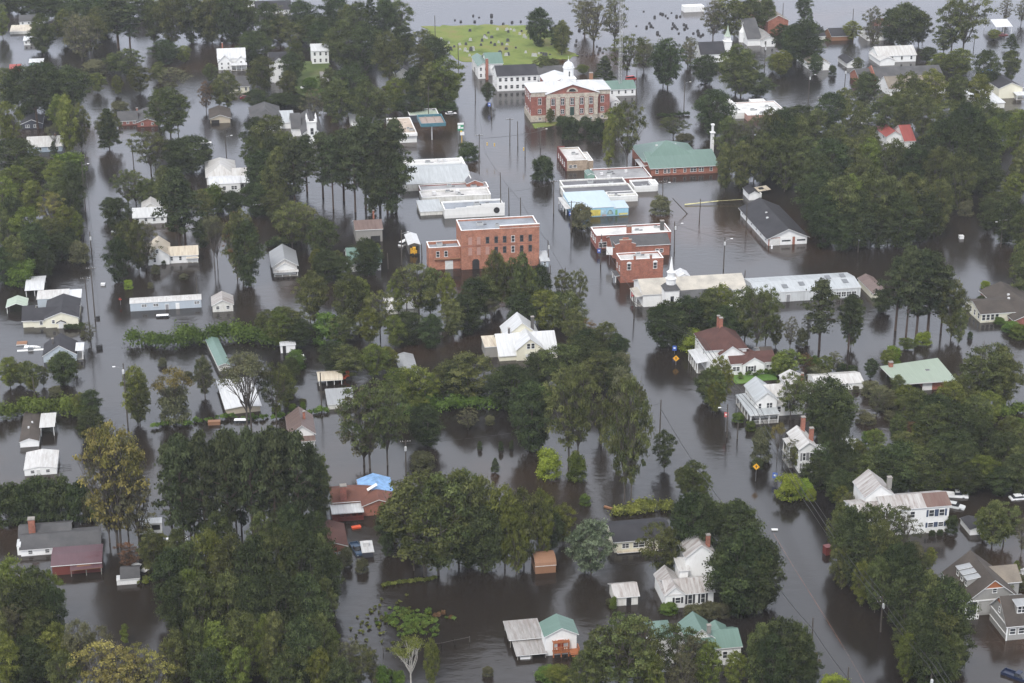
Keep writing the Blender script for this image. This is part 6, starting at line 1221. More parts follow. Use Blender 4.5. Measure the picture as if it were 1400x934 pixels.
hedge_mass('hedge', 'low leafy bank behind the cream mobile home', 'hedge', [(842,702),(868,701),(900,697),(928,695)], 4, 3.0, 'l', 40, .3, 8)
hedge_mass('hedge', 'dark low hedge line near the distant porch house', 'hedge', [(366,338),(385,335),(402,332)], 2.5, 2.5, 'd', 30, .3, 9)
hedge_mass('hedge', 'thin drowned hedge left of the school reflected as dark stubs', 'hedge', [(898,160),(914,159),(930,158),(942,157)], 1.5, 1.6, 'd', 26, .25, 10)
hedge_mass('hedge', 'bushy hedge before the tall oak mass at far left', 'hedge', [(20,240),(60,236),(110,234)], 5, 4, 'o', 40, .3, 12)
hedge_mass('hedge', 'lawn hedge beside the maroon roofed white house', 'hedge', [(1006,516),(1030,513),(1062,511),(1084,514)], 2.5, 1.6, 'h', 40, .25, 13)
hedge_mass('floating_plants', None, None, [(688,0)] * 0 or [(523,802),(545,798),(568,795),(597,791)], .9, .7, 'l', 26, .2, 14, 'stuff')
hedge_mass('pond_weed', None, None, [(526,836),(545,842),(560,838),(576,846),(592,842),(600,852),(580,858),(560,868),(552,860),(570,850),(548,850),(530,844),(540,838),(560,846),(585,852),(566,862),(545,856)], 1.4, .6, 'h', 10, .2, 15, 'stuff', jit=2.2, thick=.9, flat=.4)
hedge_mass('pond_weed', None, None, [(530,838),(550,846),(575,842),(598,848),(575,862),(552,856),(535,846),(560,850),(585,850),(565,866)], 1.2, .6, 'h', 10, .2, 21, 'stuff', jit=2.4, thick=.9, flat=.4)
hedge_mass('pond_weed', None, None, [(508,830),(520,842),(496,858),(514,862),(500,876),(520,868),(536,828),(545,824),(565,822)], 2.0, .5, 'l', 4, .22, 16, 'stuff', jit=2.2)
hedge_mass('brown_reeds', None, None, [(592,845),(606,840),(612,848)], 2.5, .8, 'r', 50, .25, 17, 'stuff')
hedge_mass('vine_pole', 'thin vine covered pole rising from the water at lower left', 'pole', [(172,885),(172,878)], .8, 7.5, 'l', 60, .25, 18)
hedge_mass('floating_plants', None, None, [(190,800),(205,793),(232,789)], 2.2, 1.2, 'v' if 0 else 'l', 26, .25, 19, 'stuff')

# every tree says which one it is: its look and where it stands by something one can find
ORD = ['', 'second ', 'third ', 'fourth ', 'fifth ', 'sixth ', 'seventh ', 'eighth ', 'ninth ', 'tenth ', 'eleventh ', 'twelfth ', 'thirteenth ', 'fourteenth ']
def describe(items, extra=''):
    sets = {}
    for t in items:
        best = min(LAND, key=lambda L: (L[0]-t['P']).length); d = t['P'] - best[0]
        ang = math.degrees(math.atan2(d.y, d.x)); dr = 'right of' if -45 <= ang < 45 else 'behind' if 45 <= ang < 135 else 'in front of' if -135 <= ang < -45 else 'left of'
        t['d'] = d.length; size = ''
        if t.get('H') and t['cat'] not in ('bush',):
            size = 'tall ' if t['H'] > 20 else 'small ' if t['H'] < 8 else ''
        t['lk'] = size + t['look']; sets.setdefault((t['lk'], dr, best[1]), []).append(t)
    for (lk, dr, lm), ts in sets.items():
        ts.sort(key=lambda t: t['d'])
        for i, t in enumerate(ts):
            rank = '' if len(ts) == 1 else (ORD[i] + 'nearest ')
            lab = f"{rank}{lk} {dr} the {lm}".strip()
            w = lab.split()
            if len(w) > 16: lab = ' '.join(w[:16])
            tag(t['o'], lab, t['cat'])
            g = GROUPS.get(t['cat']); 
            if g: t['o']['group'] = g
GROUPS = {'tree': 'trees standing in the flood water', 'bush': 'bushes standing in the flood water', 'pine tree': 'tall pines standing in the flood water', 'conifer': 'dark conifers among the houses', 'cedar': 'dark cedars among the houses', 'utility pole': 'utility poles along the flooded streets'}
describe(TREES)
# ------------------------------------------------------------------ poles, wires, signs
POLES = []
pole_m = plain('pole_wood', (.075,.065,.055), .9); steel = plain('galvanised_steel', (.30,.31,.32), .45, .6); white_m = wt
def pole(x, yb, yt, arm=0, lamp=0, tf=0, lean=0.0, cat='utility pole'):
    P = ground(x, yb); H = (yb - yt) / scale_at(yb)[2]
    root = empty('utility_pole', P, R(9.6)); m = MB(); m.tube((0,0,-1.5), (lean, 0, H), .20, .14, 8); m.build('pole', pole_m, root)
    for k in range(arm):
        m = MB(); z = H - .5 - .9*k; m.box(-1.3, -.06, z, 1.3, .06, z+.14)
        for q in (-1.15, -.6, .6, 1.15): m.tube((q, 0, z+.14), (q, 0, z+.38), .05, .04, 6, 1)
        m.build('crossarm', [pole_m, white_m], root)
    if tf:
        m = MB(); m.lathe([(.24, H-2.6), (.27, H-2.5), (.27, H-1.6), (.2, H-1.5)], (0, -.45), 10); m.build('transformer', plain('transformer_grey', (.55,.56,.56), .5), root)
    if lamp:
        m = MB(); s_ = lamp; m.tube((0,0,H-1.2), (s_*2.2,0,H-.7), .05, .04, 6); m.box(s_*2.2-.35, -.14, H-.82, s_*2.2+.35, .14, H-.66, 1); m.build('lamp_arm', [steel, white_m], root)
    look = 'wooden pole' + (' with crossarm' if arm else '') + (' with lamp arm' if lamp else '') + (' with transformer' if tf else '')
    POLES.append(dict(o=root, P=P, look=look, cat='utility pole', H=None)); return root, P + Vector((0, 0, H))
PL = """183 228 190 0 0 0; 310 222 183 0 1 0; 117 290 222 0 1 0; 126 350 317 0 0 1; 130 436 366 1 0 0; 124 466 380 1 0 0; 175 585 498 0 -1 1; 270 404 378 0 0 0; 596 92 22 0 0 0; 627 92 60 0 0 0; 650 138 92 0 0 0; 655 235 184 1 0 0; 672 160 141 0 0 0; 697 196 162 1 0 0; 708 200 166 0 0 0; 739 202 174 1 1 0; 718 214 188 0 0 0
685 290 236 0 0 0; 696 292 257 0 0 0; 712 305 270 0 0 0; 549 362 315 0 1 0; 531 368 346 0 0 0; 577 350 334 0 0 0; 750 363 329 0 0 1; 752 384 363 0 0 0; 772 386 366 0 0 0; 757 292 247 1 0 0; 781 318 275 1 0 0; 821 362 321 0 0 1; 867 436 404 0 0 0; 922 344 303 0 1 1; 989 368 324 0 1 1; 956 302 272 0 0 0; 906 272 247 1 1 0; 1020 314 278 0 0 0; 1018 380 370 0 0 0
935 150 110 0 1 0; 994 598 553 0 -1 0; 1008 600 578 0 0 0; 902 594 547 0 0 0; 822 610 545 0 0 0; 555 648 602 1 0 1; 440 562 510 0 0 0; 1173 422 412 0 0 0; 1204 864 815 2 0 1; 1110 884 845 0 0 0; 1158 946 912 0 0 0; 1276 950 905 3 0 0; 1270 960 918 0 0 1; 1105 142 100 0 1 1; 1154 126 92 1 0 1; 1045 96 60 0 0 1; 1119 168 132 2 0 0; 1173 345 318 1 0 1; 1368 338 300 1 -1 0; 957 488 460 1 0 0; 1331 66 52 0 0 0; 1350 232 205 0 0 0; 870 140 96 0 0 0; 586 165 118 0 0 0; 1072 102 80 0 0 0; 48 540 515 0 0 0; 114 232 212 0 0 0; 1262 50 22 0 0 0; 1070 24 4 0 0 0; 1166 30 12 0 0 0"""
TOPS = {}
for line in PL.replace('\n', ';').split(';'):
    v = [float(a) for a in line.split()]
    if len(v) >= 6: o, top = pole(v[0], v[1], v[2], int(v[3]), int(v[4]), int(v[5]), lean=rt.uniform(-.25, .25)); TOPS[(int(v[0]), int(v[1]))] = top
describe(POLES)
o, _ = pole(945, 292, 270, 0, 0, 0, lean=-6.5); tag(o, 'pole leaning far over in the water near the fallen yellow boom', 'utility pole')
def wire(name, label, pts, r=.035, sag=1.0, mat=None):
    m = MB()
    for a, b_ in zip(pts, pts[1:]):
        L = (b_-a).length; n = 8; prev = a
        for i in range(1, n+1):
            t = i/n; q = a.lerp(b_, t) - Vector((0, 0, sag*4*t*(1-t)*min(1.5, L/60))); m.tube(prev, q, r, r, 4); prev = q
    return tag(m.build(name, mat or plain('black_cable', (.03,.03,.03), .6)), label, 'power line', 'power lines over the flooded street')
def air(px, py, z): return ground(px, py, z)
line = [(862,412,9), (957,464,9), (1034,560,9), (1117,700,9.5), (1204,817,10), (1276,908,10), (1330,985,10)]
names = ['leftmost', 'middle', 'rightmost']
for k, dx in enumerate((-1.1, 0, 1.1)):
    wire('power_line', f'{names[k]} of three power lines running over the trees at lower right', [air(x, y, z) + Vector((dx, 0, 0)) for x, y, z in line], .05 if k != 1 else .07)
wire('power_line', 'single dark cable from the pole in the street down to the bottom edge', [air(x, y, z) for x, y, z in ((902,556,8), (985,684,8), (1071,812,8), (1110,858,8), (1158,926,8), (1215,1000,8))], .07)
wire('power_line', 'thin cable along the left side of the main street', [air(x, y, z) for x, y, z in ((650,120,9), (664,210,9), (712,275,9), (750,332,9), (772,372,9))], .05)
wire('power_line', 'thin cable on the far side of the left road', [air(x, y, z) for x, y, z in ((113,180,9), (117,228,9), (126,322,9), (130,372,9))], .06)
wire('power_line', 'traffic signal cable strung across the flooded junction', [TOPS[(655,235)] - Vector((0,0,1.5)), TOPS[(739,202)] - Vector((0,0,1.5))], .06, .8)
wire('power_line', 'cable over the water between two poles in the central pond', [TOPS[(555,648)] - Vector((0,0,1)), TOPS[(902,594)] - Vector((0,0,1))], .03, 1.5)
wire('power_line', 'upper cable along the right side of the main street', [air(x, y, z) for x, y, z in ((718,190,8), (757,255,9), (781,283,9), (821,327,9), (867,400,9))], .045)
wire('power_line', 'cable crossing the street from the blue mural shop', [air(x, y, z) for x, y, z in ((696,262,8), (757,252,9))], .04)
wire('power_line', 'cable between the pole at the fallen boom and the fire station pole', [TOPS[(956,302)] - Vector((0,0,.5)), TOPS[(1020,314)] - Vector((0,0,.5))], .04)
wire('power_line', 'cable crossing between the two street lamp poles right of the church', [TOPS[(922,344)] - Vector((0,0,.8)), TOPS[(989,368)] - Vector((0,0,.8))], .035)
# traffic lights
for i, (x, y, s_) in enumerate(((666,197,'left'), (676,198,'second'), (716,204,'right'))):
    m = MB(); m.box(-.18,-.18,-.55,.18,.18,.55)
    for j in range(3): m.lathe([(.12, .3-.3*j), (.12, .32-.3*j)], (0, -.2), 8, 1)
    o = m.build('traffic_light', [plain('signal_yellow', (.75,.48,.05), .5), plain('dark_opening', (.02,.02,.02))], None, air(x, y, 5.2)); tag(o, f'yellow traffic signal hanging over the junction, {s_} of three', 'traffic light', 'traffic signals over the junction')
# radio mast
P = ground(847, 128); root = tag(empty('radio_mast', P), 'very tall grey lattice radio mast rising behind the courthouse', 'radio mast'); H = 62; m = MB(); r = .75
cs = [(r*math.cos(a), r*math.sin(a)) for a in (0.3, 2.394, 4.488)]
for (x, y) in cs: m.tube((x,y,-1), (x,y,H), .07, .07, 5)
for i in range(int(H/1.5)):
    for k in range(3):
        a, b_ = cs[k], cs[(k+1) % 3]; m.tube((a[0],a[1],i*1.5), (b_[0],b_[1],i*1.5+1.5), .035, .035, 4); m.tube((a[0],a[1],i*1.5), (b_[0],b_[1],i*1.5), .03, .03, 4)
m.build('lattice', plain('mast_grey', (.42,.42,.43), .5), root)
m = MB(); m.tube((0,0,H), (0,0,H+6), .05, .02, 5); m.build('antenna', steel, root)
# white tower by the trees, filling station sign
P = ground(973, 209); root = tag(empty('white_column', P, ROT), 'slim square white bell column beside trees above the green hipped roof', 'column')
m = MB(); m.box(-.55,-.55,-1.5,.55,.55,7.6); m.build('shaft', wt, root); m = MB(); m.box(-.9,-.9,7.6,.9,.9,7.9); m.box(-.35,-.35,7.9,.35,.35,10.4); m.box(-.6,-.6,10.4,.6,.6,10.9); m.build('cap', wt, root)
P = ground(630, 197); root = tag(empty('station_sign', P, ROT), 'green, white and yellow price sign of the filling station on two posts', 'sign')
m = MB(); m.box(-1.1,-.15,5.2,1.1,.15,8.0,0); m.box(-1.15,-.19,7.4,1.15,.19,8.05,1); m.box(-1.02,-.2,5.9,-.1,-.14,7.2,1); m.box(.05,-.2,5.9,1.0,-.14,6.5,1); m.build('sign_panel', [plain('sign_green', (.03,.26,.13), .5), wt], root)
m = MB(); m.box(-.2,-.17,3.4,1.3,.17,4.6,1); m.box(-.15,-.12,4.6,.5,.12,5.19,0); m.build('lower_panel', [plain('signal_yellow', (.7,.5,.05)), wt], root)
for x in (-.9, .4): m = MB(); m.box(-.1,-.1,-1.5,.1,.1,5.2); m.build('post', steel if x < 0 else plain('signal_yellow', (.7,.5,.05)), root, (x,0,0))
def sign(x, yb, yt, shape, c, label, name='road_sign', s_=.55, cat='road sign'):
    P = ground(x, yb); H = (yb-yt)/scale_at(yb)[2]; root = tag(empty(name, P, R(-12)), label, cat); m = MB(); m.tube((0,0,-1.2), (0,0,H), .06, .06, 6); m.build('post', steel, root)
    m = MB(); z = H
    if shape == 'diamond': m.add([(-s_*1.2,-.08,z),(0,-.08,z-s_*1.2),(s_*1.2,-.08,z),(0,-.08,z+s_*1.2)], [(0,1,2,3)]); m.box(-.09, -.1, z-.4, .09, -.085, z+.35, 1); m.box(-.3, -.1, z+.05, .3, -.086, z+.18, 1)
    else: m.box(-s_, -.1, z-s_*1.3, s_, -.06, z+s_*1.3, 0); m.box(-s_*.5, -.115, z-s_*.3, s_*.5, -.095, z+s_*.5, 1)
    m.build('sign_plate', [c, plain('sign_black', (.03,.03,.03)) if shape == 'diamond' else wt], root); return root
yel = plain('sign_yellow', (.80,.40,.03), .5); blu = plain('banner_blue', (.05,.12,.45), .6)
sign(924, 499, 490, 'diamond', yel, 'yellow diamond warning sign in the street below the blue banner', s_=.75)
sign(1033, 658, 638, 'diamond', yel, 'yellow diamond sign on a post beside the narrow two chimney house', s_=.7)
sign(922, 484, 476, 'box', blu, 'blue banner sign above the yellow warning sign', 'banner', cat='banner'); sign(1059, 660, 650, 'box', blu, 'blue banner on a post at the foot of the narrow two chimney house', 'banner', cat='banner')
sign(819, 350, 343, 'box', blu, 'blue banner on a post in front of the white roofed brick store', 'banner', cat='banner'); sign(780, 300, 292, 'box', blu, 'blue banner on a post by the blue mural shop', 'banner', cat='banner'); sign(669, 152, 143, 'box', blu, 'blue banner near the small round tree by the junction', 'banner', cat='banner')
sign(992, 590, 567, 'box', plain('flag_red', (.55,.12,.12), .7), 'red and white banner on a pole before the wraparound porch', 'banner', s_=.5, cat='banner')
sign(866, 412, 402, 'box', plain('flag_red', (.55,.12,.12), .7), 'red and white flag at the front of the long white church', 'flag', s_=.6, cat='flag')
sign(833, 362, 343, 'box', white_m, 'white board sign beside the boxy brick shop', 'shop_sign', s_=1.0, cat='sign')
sign(165, 417, 409, 'diamond', plain('sign_red', (.55,.08,.05), .5), 'small red sign near the left end of the pale blue mobile home', s_=.4)
P = ground(960, 282); m = MB(); m.tube((0,0,.3), (11.5,2.2,.9), .22, .14, 6); m.tube((11.5,2.2,.9), (20,3.0,1.2), .06, .06, 5)
tag(m.build('signal_boom', plain('pale_yellow_paint', (.66,.62,.32), .6), None, ground(936, 281)), 'pale yellow signal boom lying just above the water near the fire station', 'boom')

# ------------------------------------------------------------------ vehicles
PAINT = {}
def paint(k, c): 
    if k not in PAINT: PAINT[k] = plain('paint_' + k, c, .3, var=.08)
    return PAINT[k]
def vehicle(x, y, deg, kind, c, label, sink=.35, z=0.0, L=4.7, W_=1.85):
    """deg: heading, 0 = pointing right in the picture. Body is lofted from side profiles, greenhouse narrower than the body."""
    P = ground(x, y) + Vector((0, 0, z - sink)); root = tag(empty({'car':'parked_car','pickup':'pickup_truck','van':'van'}[kind], P, R(deg)), label, {'car':'car','pickup':'pickup truck','van':'van'}[kind])
    if kind == 'pickup': L, W_ = 5.8, 2.0
    def loft(prof, w0, w1, mi=0, m=None):     # prof: list of (x, zlow, zhigh)
        m = m or MB(); v = []
        for (px_, z0_, z1_) in prof: v += [(px_, -w0, z0_), (px_, -w1, z1_), (px_, w1, z1_), (px_, w0, z0_)]
        f = [];n = len(prof)
        for i in range(n-1):
            a, b_ = 4*i, 4*(i+1); f += [(a,b_,b_+1,a+1),(a+1,b_+1,b_+2,a+2),(a+2,b_+2,b_+3,a+3),(a+3,b_+3,b_,a)]
        f += [(0,1,2,3),(4*n-1,4*n-2,4*n-3,4*n-4)]; m.add(v, f, mi); return m
    h = W_/2
    if kind == 'car':
        bp = [(-L/2,.45,.85),(-L/2+.15,.3,.95),(-L*.25,.28,.98),(L*.2,.28,.95),(L*.4,.28,.86),(L/2-.08,.32,.72),(L/2,.42,.62)]; gp = [(-L*.40,.96,.98),(-L*.27,.96,1.42),(L*.06,.96,1.45),(L*.22,.94,.96)]; tp = [(-L*.30,1.40,1.44),(-L*.10,1.44,1.49),(L*.08,1.42,1.47)]
    elif kind == 'van':
        bp = [(-L/2,.35,1.1),(-L/2+.1,.3,1.15),(L*.3,.3,1.15),(L*.47,.3,1.0),(L/2,.4,.8)]; gp = [(-L*.49,1.1,1.85),(L*.22,1.15,1.9),(L*.38,1.15,1.18)]; tp = [(-L*.49,1.84,1.9),(L*.24,1.9,1.96)]
    else:
        bp = [(-L/2,.5,.75),(-L/2+.05,.45,.78),(-.3,.42,.78),(-.25,.42,1.1),(L*.25,.42,1.12),(L*.44,.42,1.06),(L/2-.04,.45,.95),(L/2,.5,.8)]; gp = [(-.25,1.1,1.5),(-.05,1.1,1.78),(L*.16,1.1,1.78),(L*.28,1.1,1.12)]; tp = [(-.12,1.76,1.82),(L*.15,1.78,1.84)]
    body = loft(bp, h, h*.95).build('body', c, root)
    loft(gp, h*.92, h*.76).build('windows', glass(), root); loft(tp, h*.77, h*.74).build('cabin_roof', c, root)
    if kind == 'pickup':
        m = MB(); m.box(-L/2, -h, .78, -.3, -h+.12, 1.12); m.box(-L/2, h-.12, .78, -.3, h, 1.12); m.box(-L/2, -h+.12, .78, -L/2+.1, h-.12, 1.12); m.build('cargo_bed', c, root)
    for sx in (-L*.31, L*.31):
        for sy in (-1, 1):
            m = MB(); m.tube((0, sy*(h-.2), 0), (0, sy*(h+.02), 0), .34, .34, 12); w = m.build('wheel', plain('tyre', (.02,.02,.02)), root, (sx, 0, .34)); m = MB(); m.tube((0, sy*(h-.01), 0), (0, sy*(h+.035), 0), .2, .18, 10); m.build('rim', steel, w)
    for sy in (-1, 1):
        m = MB(); m.box(L/2-.14, sy*h*.6-.16, .6, L/2+.015, sy*h*.6+.16, .74); m.build('headlight', plain('lamp_glass', (.7,.7,.68), .2), root)
    return root
wh = paint('white', (.72,.72,.72))
vehicle(281, 195, 8, 'car', wh, 'white car half sunk in open water right of the tan garage', .75)
vehicle(419, 122, 35, 'car', wh, 'white car parked left of the driveway near the lawn house', .0, .25)
vehicle(445, 117, 100, 'car', wh, 'white car parked on the driveway below the lawn house', .0, .27)
vehicle(336, 134, 5, 'car', paint('dark_red', (.20,.02,.03)), 'dark red car under the trees before the grey roofed house', .5)
vehicle(1371, 48, 10, 'car', paint('dark_red2', (.16,.03,.03)), 'dark red car parked under the white open carport', .5)
vehicle(617, 155, 10, 'car', wh, 'white car under the tree right of the teal fuel canopy', .8)
vehicle(863, 108, 20, 'van', paint('red', (.5,.04,.04)), 'red and white van behind the green roofed annex', .6)
vehicle(1100, 30, 15, 'car', wh, 'white car beside the round dark tree at the top right', .7)
vehicle(225, 433, 6, 'van', wh, 'white van roof deep in water before the pale blue mobile home', 1.35)
vehicle(410, 490, 10, 'van', wh, 'white truck roof in water right of the small trailer home', 1.1)
vehicle(1306, 678, -8, 'pickup', wh, 'white pickup truck behind the blue shuttered house', .5)
vehicle(1305, 693, -25, 'car', paint('silver', (.55,.57,.58)), 'silver white sedan just below the white pickup', .4)
vehicle(1390, 926, -40, 'pickup', paint('navy', (.012,.02,.05)), 'dark blue pickup truck at the lower right corner', .5)
vehicle(1376, 672, 20, 'car', paint('black', (.03,.035,.03)), 'dark car under the trees at the right edge', .4)
vehicle(1394, 681, 10, 'car', wh, 'white car cut by the right edge near dark trees', .6)
vehicle(488, 752, -70, 'pickup', paint('teal_blue', (.03,.06,.11)), 'dark blue pickup truck beside the square white topped trailer', .5)
vehicle(190, 777, -30, 'car', wh, 'white car behind the small grey roofed white shed', .7)
vehicle(242, 738, 10, 'car', wh, 'white car half hidden under the pine grove', .5)
vehicle(333, 577, 0, 'van', wh, 'white van sunk to its roof beside the grassy bank', 1.2)
vehicle(553, 334, 60, 'van', wh, 'white van left of the open fronted machine shed', .6)
vehicle(350, 280, 10, 'car', wh, 'pale car by trees right of the hipped white house', .5)
vehicle(1180, 162, 10, 'car', wh, 'white car among trees near the tiny cottage', .4)
b = Bld('box_trailer', 'square white topped utility trailer beside the dark blue pickup', 'trailer', (496,763), 509)
b.body(0, 15, 0, 14, 7, 'shed', pitch=.03, wall='navy', cover='w', ov=.15); b.last and b.vents([(6, 8, 9)], 1.2, (.15,.15,.15))

# boats, rafts and things adrift
def boat(x, y, deg, L, W_, c, label, cat='boat'):
    root = tag(empty('small_boat', ground(x, y), R(deg)), label, cat); m = MB(); n = 9; v = []
    for i in range(n):
        t = i/(n-1); w = W_/2*(1-max(0, (t-.55)/.45)**2*.95); xx = -L/2 + L*t; v += [(xx,-w,.45),(xx,-w*.7,-.15),(xx,w*.7,-.15),(xx,w,.45),(xx,w*.88,.42),(xx,w*.6,.05),(xx,-w*.6,.05),(xx,-w*.88,.42)]
    f = []
    for i in range(n-1):
        for k in range(8): f.append((8*i+k, 8*(i+1)+k, 8*(i+1)+(k+1)%8, 8*i+(k+1)%8))
    f += [tuple(range(7,-1,-1)), tuple(range(8*(n-1), 8*n))]; m.add(v, f); m.build('hull', c, root)
    for t in (-.2, .15): m = MB(); m.box(-.12, -W_*.36, .28, .12, W_*.36, .34); m.build('bench_seat', W['wood'](), root, (L*t, 0, 0))
boat(44, 476, 0, 4.6, 1.6, wh, 'white boat floating left of the blue grey gabled house')
boat(460, 512, 160, 3.6, 1.5, paint('pink', (.55,.30,.28)), 'pinkish boat left of the long arched carport')
P = ground(42, 476); root = tag(empty('raft', ground(30, 470), R(9)), 'small brown raft drifting above the white boat at far left', 'raft'); m = MB(); m.box(-1.4,-1.1,-.1,1.4,1.1,.35); m.build('deck', W['brown'](), root); m = MB(); m.box(-1.42,-1.12,.0,1.42,-1.05,.2); m.build('rim', wt, root)
root = tag(empty('swimming_platform', ground(42, 479), R(9)), 'thin white floating platform with a dark box left of the blue grey gabled house', 'platform'); m = MB(); m.box(-3.6,-.5,-.05,3.6,.5,.12); m.build('deck', wt, root); m = MB(); m.box(-.7,-.5,.121,.7,.5,.9); m.build('box', steel, root)
def tractor(x, y, c, label):
    root = tag(empty('tractor', ground(x, y), R(20)), label, 'tractor'); m = MB(); m.box(-1.2,-.4,.3,.9,.4,1.3); m.box(-1.9,-.35,.5,-1.2,.35,1.15); m.build('body', c, root); m = MB(); m.box(.0,-.5,1.3,.9,.5,2.2); m.build('cab', c, root)
    for sx, r_ in ((-1.3, .45), (.5, .75)):
        for sy in (-.7, .7): m = MB(); m.tube((0, sy-.15, 0), (0, sy+.15, 0), r_, r_, 12); m.build('wheel', plain('tyre', (.02,.02,.02)), root, (sx, 0, .3))
tractor(473, 519, paint('orange_red', (.62,.09,.03)), 'orange red tractor right of the long arched carport')
def crate(name, x, y, s_, c, label, deg=10, cat='debris', z=0):
    m = MB(); a, b_, h_ = s_; m.box(-a/2,-b_/2,-.3,a/2,b_/2,h_); m.box(-a/2-.05,-b_/2-.05,h_,a/2+.05,b_/2+.05,h_+.1,1); o = m.build(name, [c, c], None, ground(x, y) + Vector((0,0,z))); o.rotation_euler = (0,0,R(deg)); return tag(o, label, cat)
crate('floating_tank', 308, 576, (3.0,1.4,.9), W['brown'](), 'brown tank resting on the grassy bank left of the sunk white van', cat='tank') if False else None
crate('floating_tank', 293, 580, (3.0,1.4,.8), W['brown'](), 'rusty brown tank resting on the grassy bank', 5, 'tank')
crate('mail_drum', 1131, 757, (1.5,1.5,1.8), paint('barn_red', (.15,.03,.025)), 'dark red drum standing in the street by the right hand trees', 20, 'drum')
crate('door_panel', 1059, 725, (1.3,.6,.15), wh, 'small white panel floating in the street', 0, 'panel')
crate('tomb', 947, 15, (10,5,2.6), wt, 'white burial vault standing alone in the flooded cemetery', 12, 'vault')
crate('floating_box', 141, 390, (1.2,1.0,.5), wh, 'small white box floating on the left road', 0, 'box')
crate('floating_box', 155, 318, (1.2,.8,.4), wh, 'small pale box floating near the top of the left road', 0, 'box')
crate('floating_box', 134, 436, (.9,.9,.6), plain('black_plastic', (.02,.02,.02)), 'small black box floating on the left road', 0, 'box')
crate('floating_box', 136, 477, (1.6,1.0,.9), plain('black_plastic', (.02,.02,.02)), 'black and white object adrift right of the blue grey gabled house', 20, 'box')
crate('floating_board', 838, 697, (4.6,.5,.25), W['brown'](), 'long brown timber drifting toward the leafy bank', -35, 'timber')
crate('white_float', 718, 900, (2.0,.8,.3), wh, 'white plank floating under the open sheds', 5, 'plank')
crate('white_box', 1314, 326, (1.4,1.4,.9), wh, 'small white box standing alone in open water near the dark oaks', 5, 'box')
crate('red_debris', 487, 722, (2.0,1.0,.3), paint('orange_red', (.62,.09,.03)), 'orange red debris floating below the dark red deck', 20, 'debris')
crate('log', 805, 690, (.1,.1,.1), W['brown'](), 'tiny log', 0) if False else None
crate('road_marker', 1055, 340, (.5,.5,1.0), wh, 'white post before the fire station doors', 0, 'post')
root = tag(empty('boat_trailer', ground(87, 640), R(9)), 'dark metal trailer frame beside the white ribbed roof mobile home', 'trailer frame'); m = MB()
for q in (-1, 1): m.tube((-1.5,q*.9,.5), (1.8,q*.4,.5), .06, .06, 5)
m.tube((-1.5,-.9,.5), (-1.5,.9,.5), .06, .06, 5); m.tube((0,-.66,.5), (0,.66,.5), .06, .06, 5); m.build('frame', plain('black_steel', (.03,.03,.03)), root)
# white picket fence, wooden fences
def fence(name, label, pts, h, mat, gap=.5, rails=(.3, .9), post=2.4, cat='fence'):
    P = [ground(*p) for p in pts]; root = tag(empty(name, P[0]), label, cat); m = MB()
    for a, b_ in zip(P, P[1:]):
        a, b_ = a-P[0], b_-P[0]; L = (b_-a).length; n = max(1, int(L/gap)); d = (b_-a)/L
        for i in range(n+1):
            q = a + d*(i*L/n); big = (i % max(1, int(post/gap))) == 0; w = .07 if big else .04; m.box(q.x-w, q.y-w, -1.2, q.x+w, q.y+w, h*(1.1 if big else 1))
        for r_ in rails: m.tube(a+Vector((0,0,h*r_)), b_+Vector((0,0,h*r_)), .045, .045, 4)
    m.build('fence_panel', mat, root)
fence('picket_fence', 'white picket fence behind the grey house with three dormers', [(1382,787),(1400,786),(1412,785)], 1.5, wt, .3)
fence('wire_fence', 'sunken rail fence right of the square white topped trailer', [(511,762),(530,761),(552,760)], 1.0, W['dark'](), 1.0)
fence('wire_fence', 'line of fence posts across the pond left of the open sheds', [(524,893),(544,891),(604,886),(622,882),(642,878)], 1.2, W['dark'](), 4.5, (.95,), 4.5)
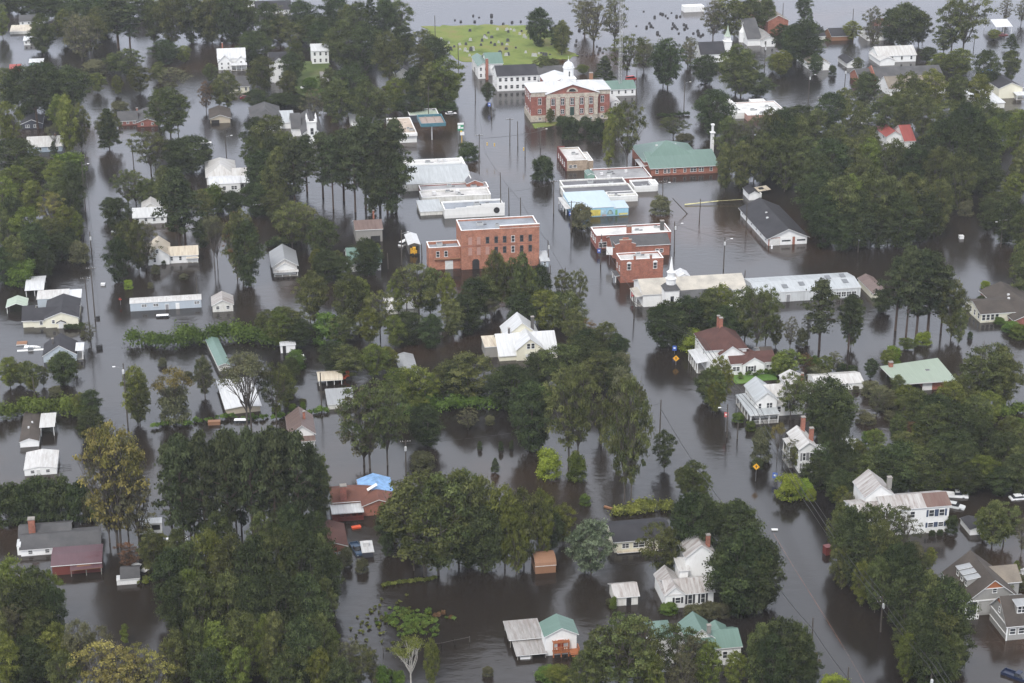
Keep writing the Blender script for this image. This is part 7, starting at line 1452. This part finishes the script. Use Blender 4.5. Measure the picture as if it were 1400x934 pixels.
# gravestones: dry ones on the green lawn and drowned ones beyond
gm1 = plain('pale_gravestone', (.42,.42,.41), .8); gm2 = plain('dark_gravestone', (.07,.07,.075), .5); rg = random.Random(9)
def stone_mesh(nm, mat):
    m = MB(); m.box(-.45,-.14,-.2,.45,.14,.75); m.add([(.45*math.cos(math.pi*i/8), y_, .75+.35*math.sin(math.pi*i/8)) for y_ in (-.14, .14) for i in range(9)],
        [tuple(range(9)), tuple(range(17,8,-1))] + [(i, i+9, i+10, i+1) for i in range(8)]); m.box(-.6,-.25,-.2,.6,.25,.12); return m.mesh(nm, [mat])
sm1, sm2 = stone_mesh('gravestone', gm1), stone_mesh('gravestone', gm2)
n = 0
while n < 64:
    x, y = rg.uniform(600, 756), rg.uniform(38, 78)
    if x > 735 and y < 50: continue
    dark = rg.random() < .55; o = bpy.data.objects.new('gravestone', sm2 if dark else sm1); col.objects.link(o); o.location = ground(x, y) + Vector((0,0,.22)); s_ = rg.uniform(.9, 1.7); o.scale = (s_, s_, s_*rg.uniform(.7,1.15)); o.rotation_euler = (0,0,R(9.6+rg.uniform(-8,8)))
    tag(o, ('dark' if dark else 'pale') + ' gravestone on the green cemetery lawn', 'gravestone', ('dark' if dark else 'pale') + ' gravestones on the lawn'); n += 1
wet = [(647,22),(655,24),(649,30),(672,22),(622,28),(630,30),(672,30),(688,33),(700,31),(712,30),(792,42),(798,46),(788,56),(787,62),(740,74),(752,76),(790,76),(796,76),(802,76),(808,76),(813,75),(818,73),(824,72),(816,64),(820,68),(903,19),(906,20),(910,22),(913,25),(918,18),(925,23),(930,23),(880,16),(884,38),(893,38),(888,32),(920,33),(922,36),(919,39),(924,38),(926,40),(928,46),(938,36),(940,39),(936,40),(939,52),(948,46),(954,43),(955,47),(958,50),(961,48),(949,61),(940,54),(890,36),(899,46),(902,49),(870,36),(895,24),(935,34),(941,53)]
for i, (x, y) in enumerate(wet):
    o = bpy.data.objects.new('gravestone', sm2); col.objects.link(o); o.location = ground(x, y) + Vector((0,0,-.35 if i % 3 else -.1)); s_ = rg.uniform(.75, 1.2); o.scale = (s_*1.3, s_, s_); o.rotation_euler = (0,0,R(9.6+rg.uniform(-12,12))); tag(o, 'dark gravestone standing in the flood water beyond the cemetery lawn', 'gravestone', 'gravestones in the water')

# ------------------------------------------------------------------ the air between
m = MB(); m.box(-4100, -700, -4.2, 4100, 6100, 205)
hz = m.build('haze', plain('tmp', (1,1,1))); hm = bpy.data.materials.new('haze_air'); hm.use_nodes = True; hn = hm.node_tree.nodes; hn.clear()
pv = hn.new("ShaderNodeVolumePrincipled"); pv.inputs["Density"].default_value = .00009; pv.inputs["Color"].default_value = (.86,.88,.92,1); pv.inputs["Anisotropy"].default_value = .2
ho = hn.new("ShaderNodeOutputMaterial"); hm.node_tree.links.new(pv.outputs[0], ho.inputs["Volume"]); hz.data.materials.clear(); hz.data.materials.append(hm); tag(hz, kind='stuff')
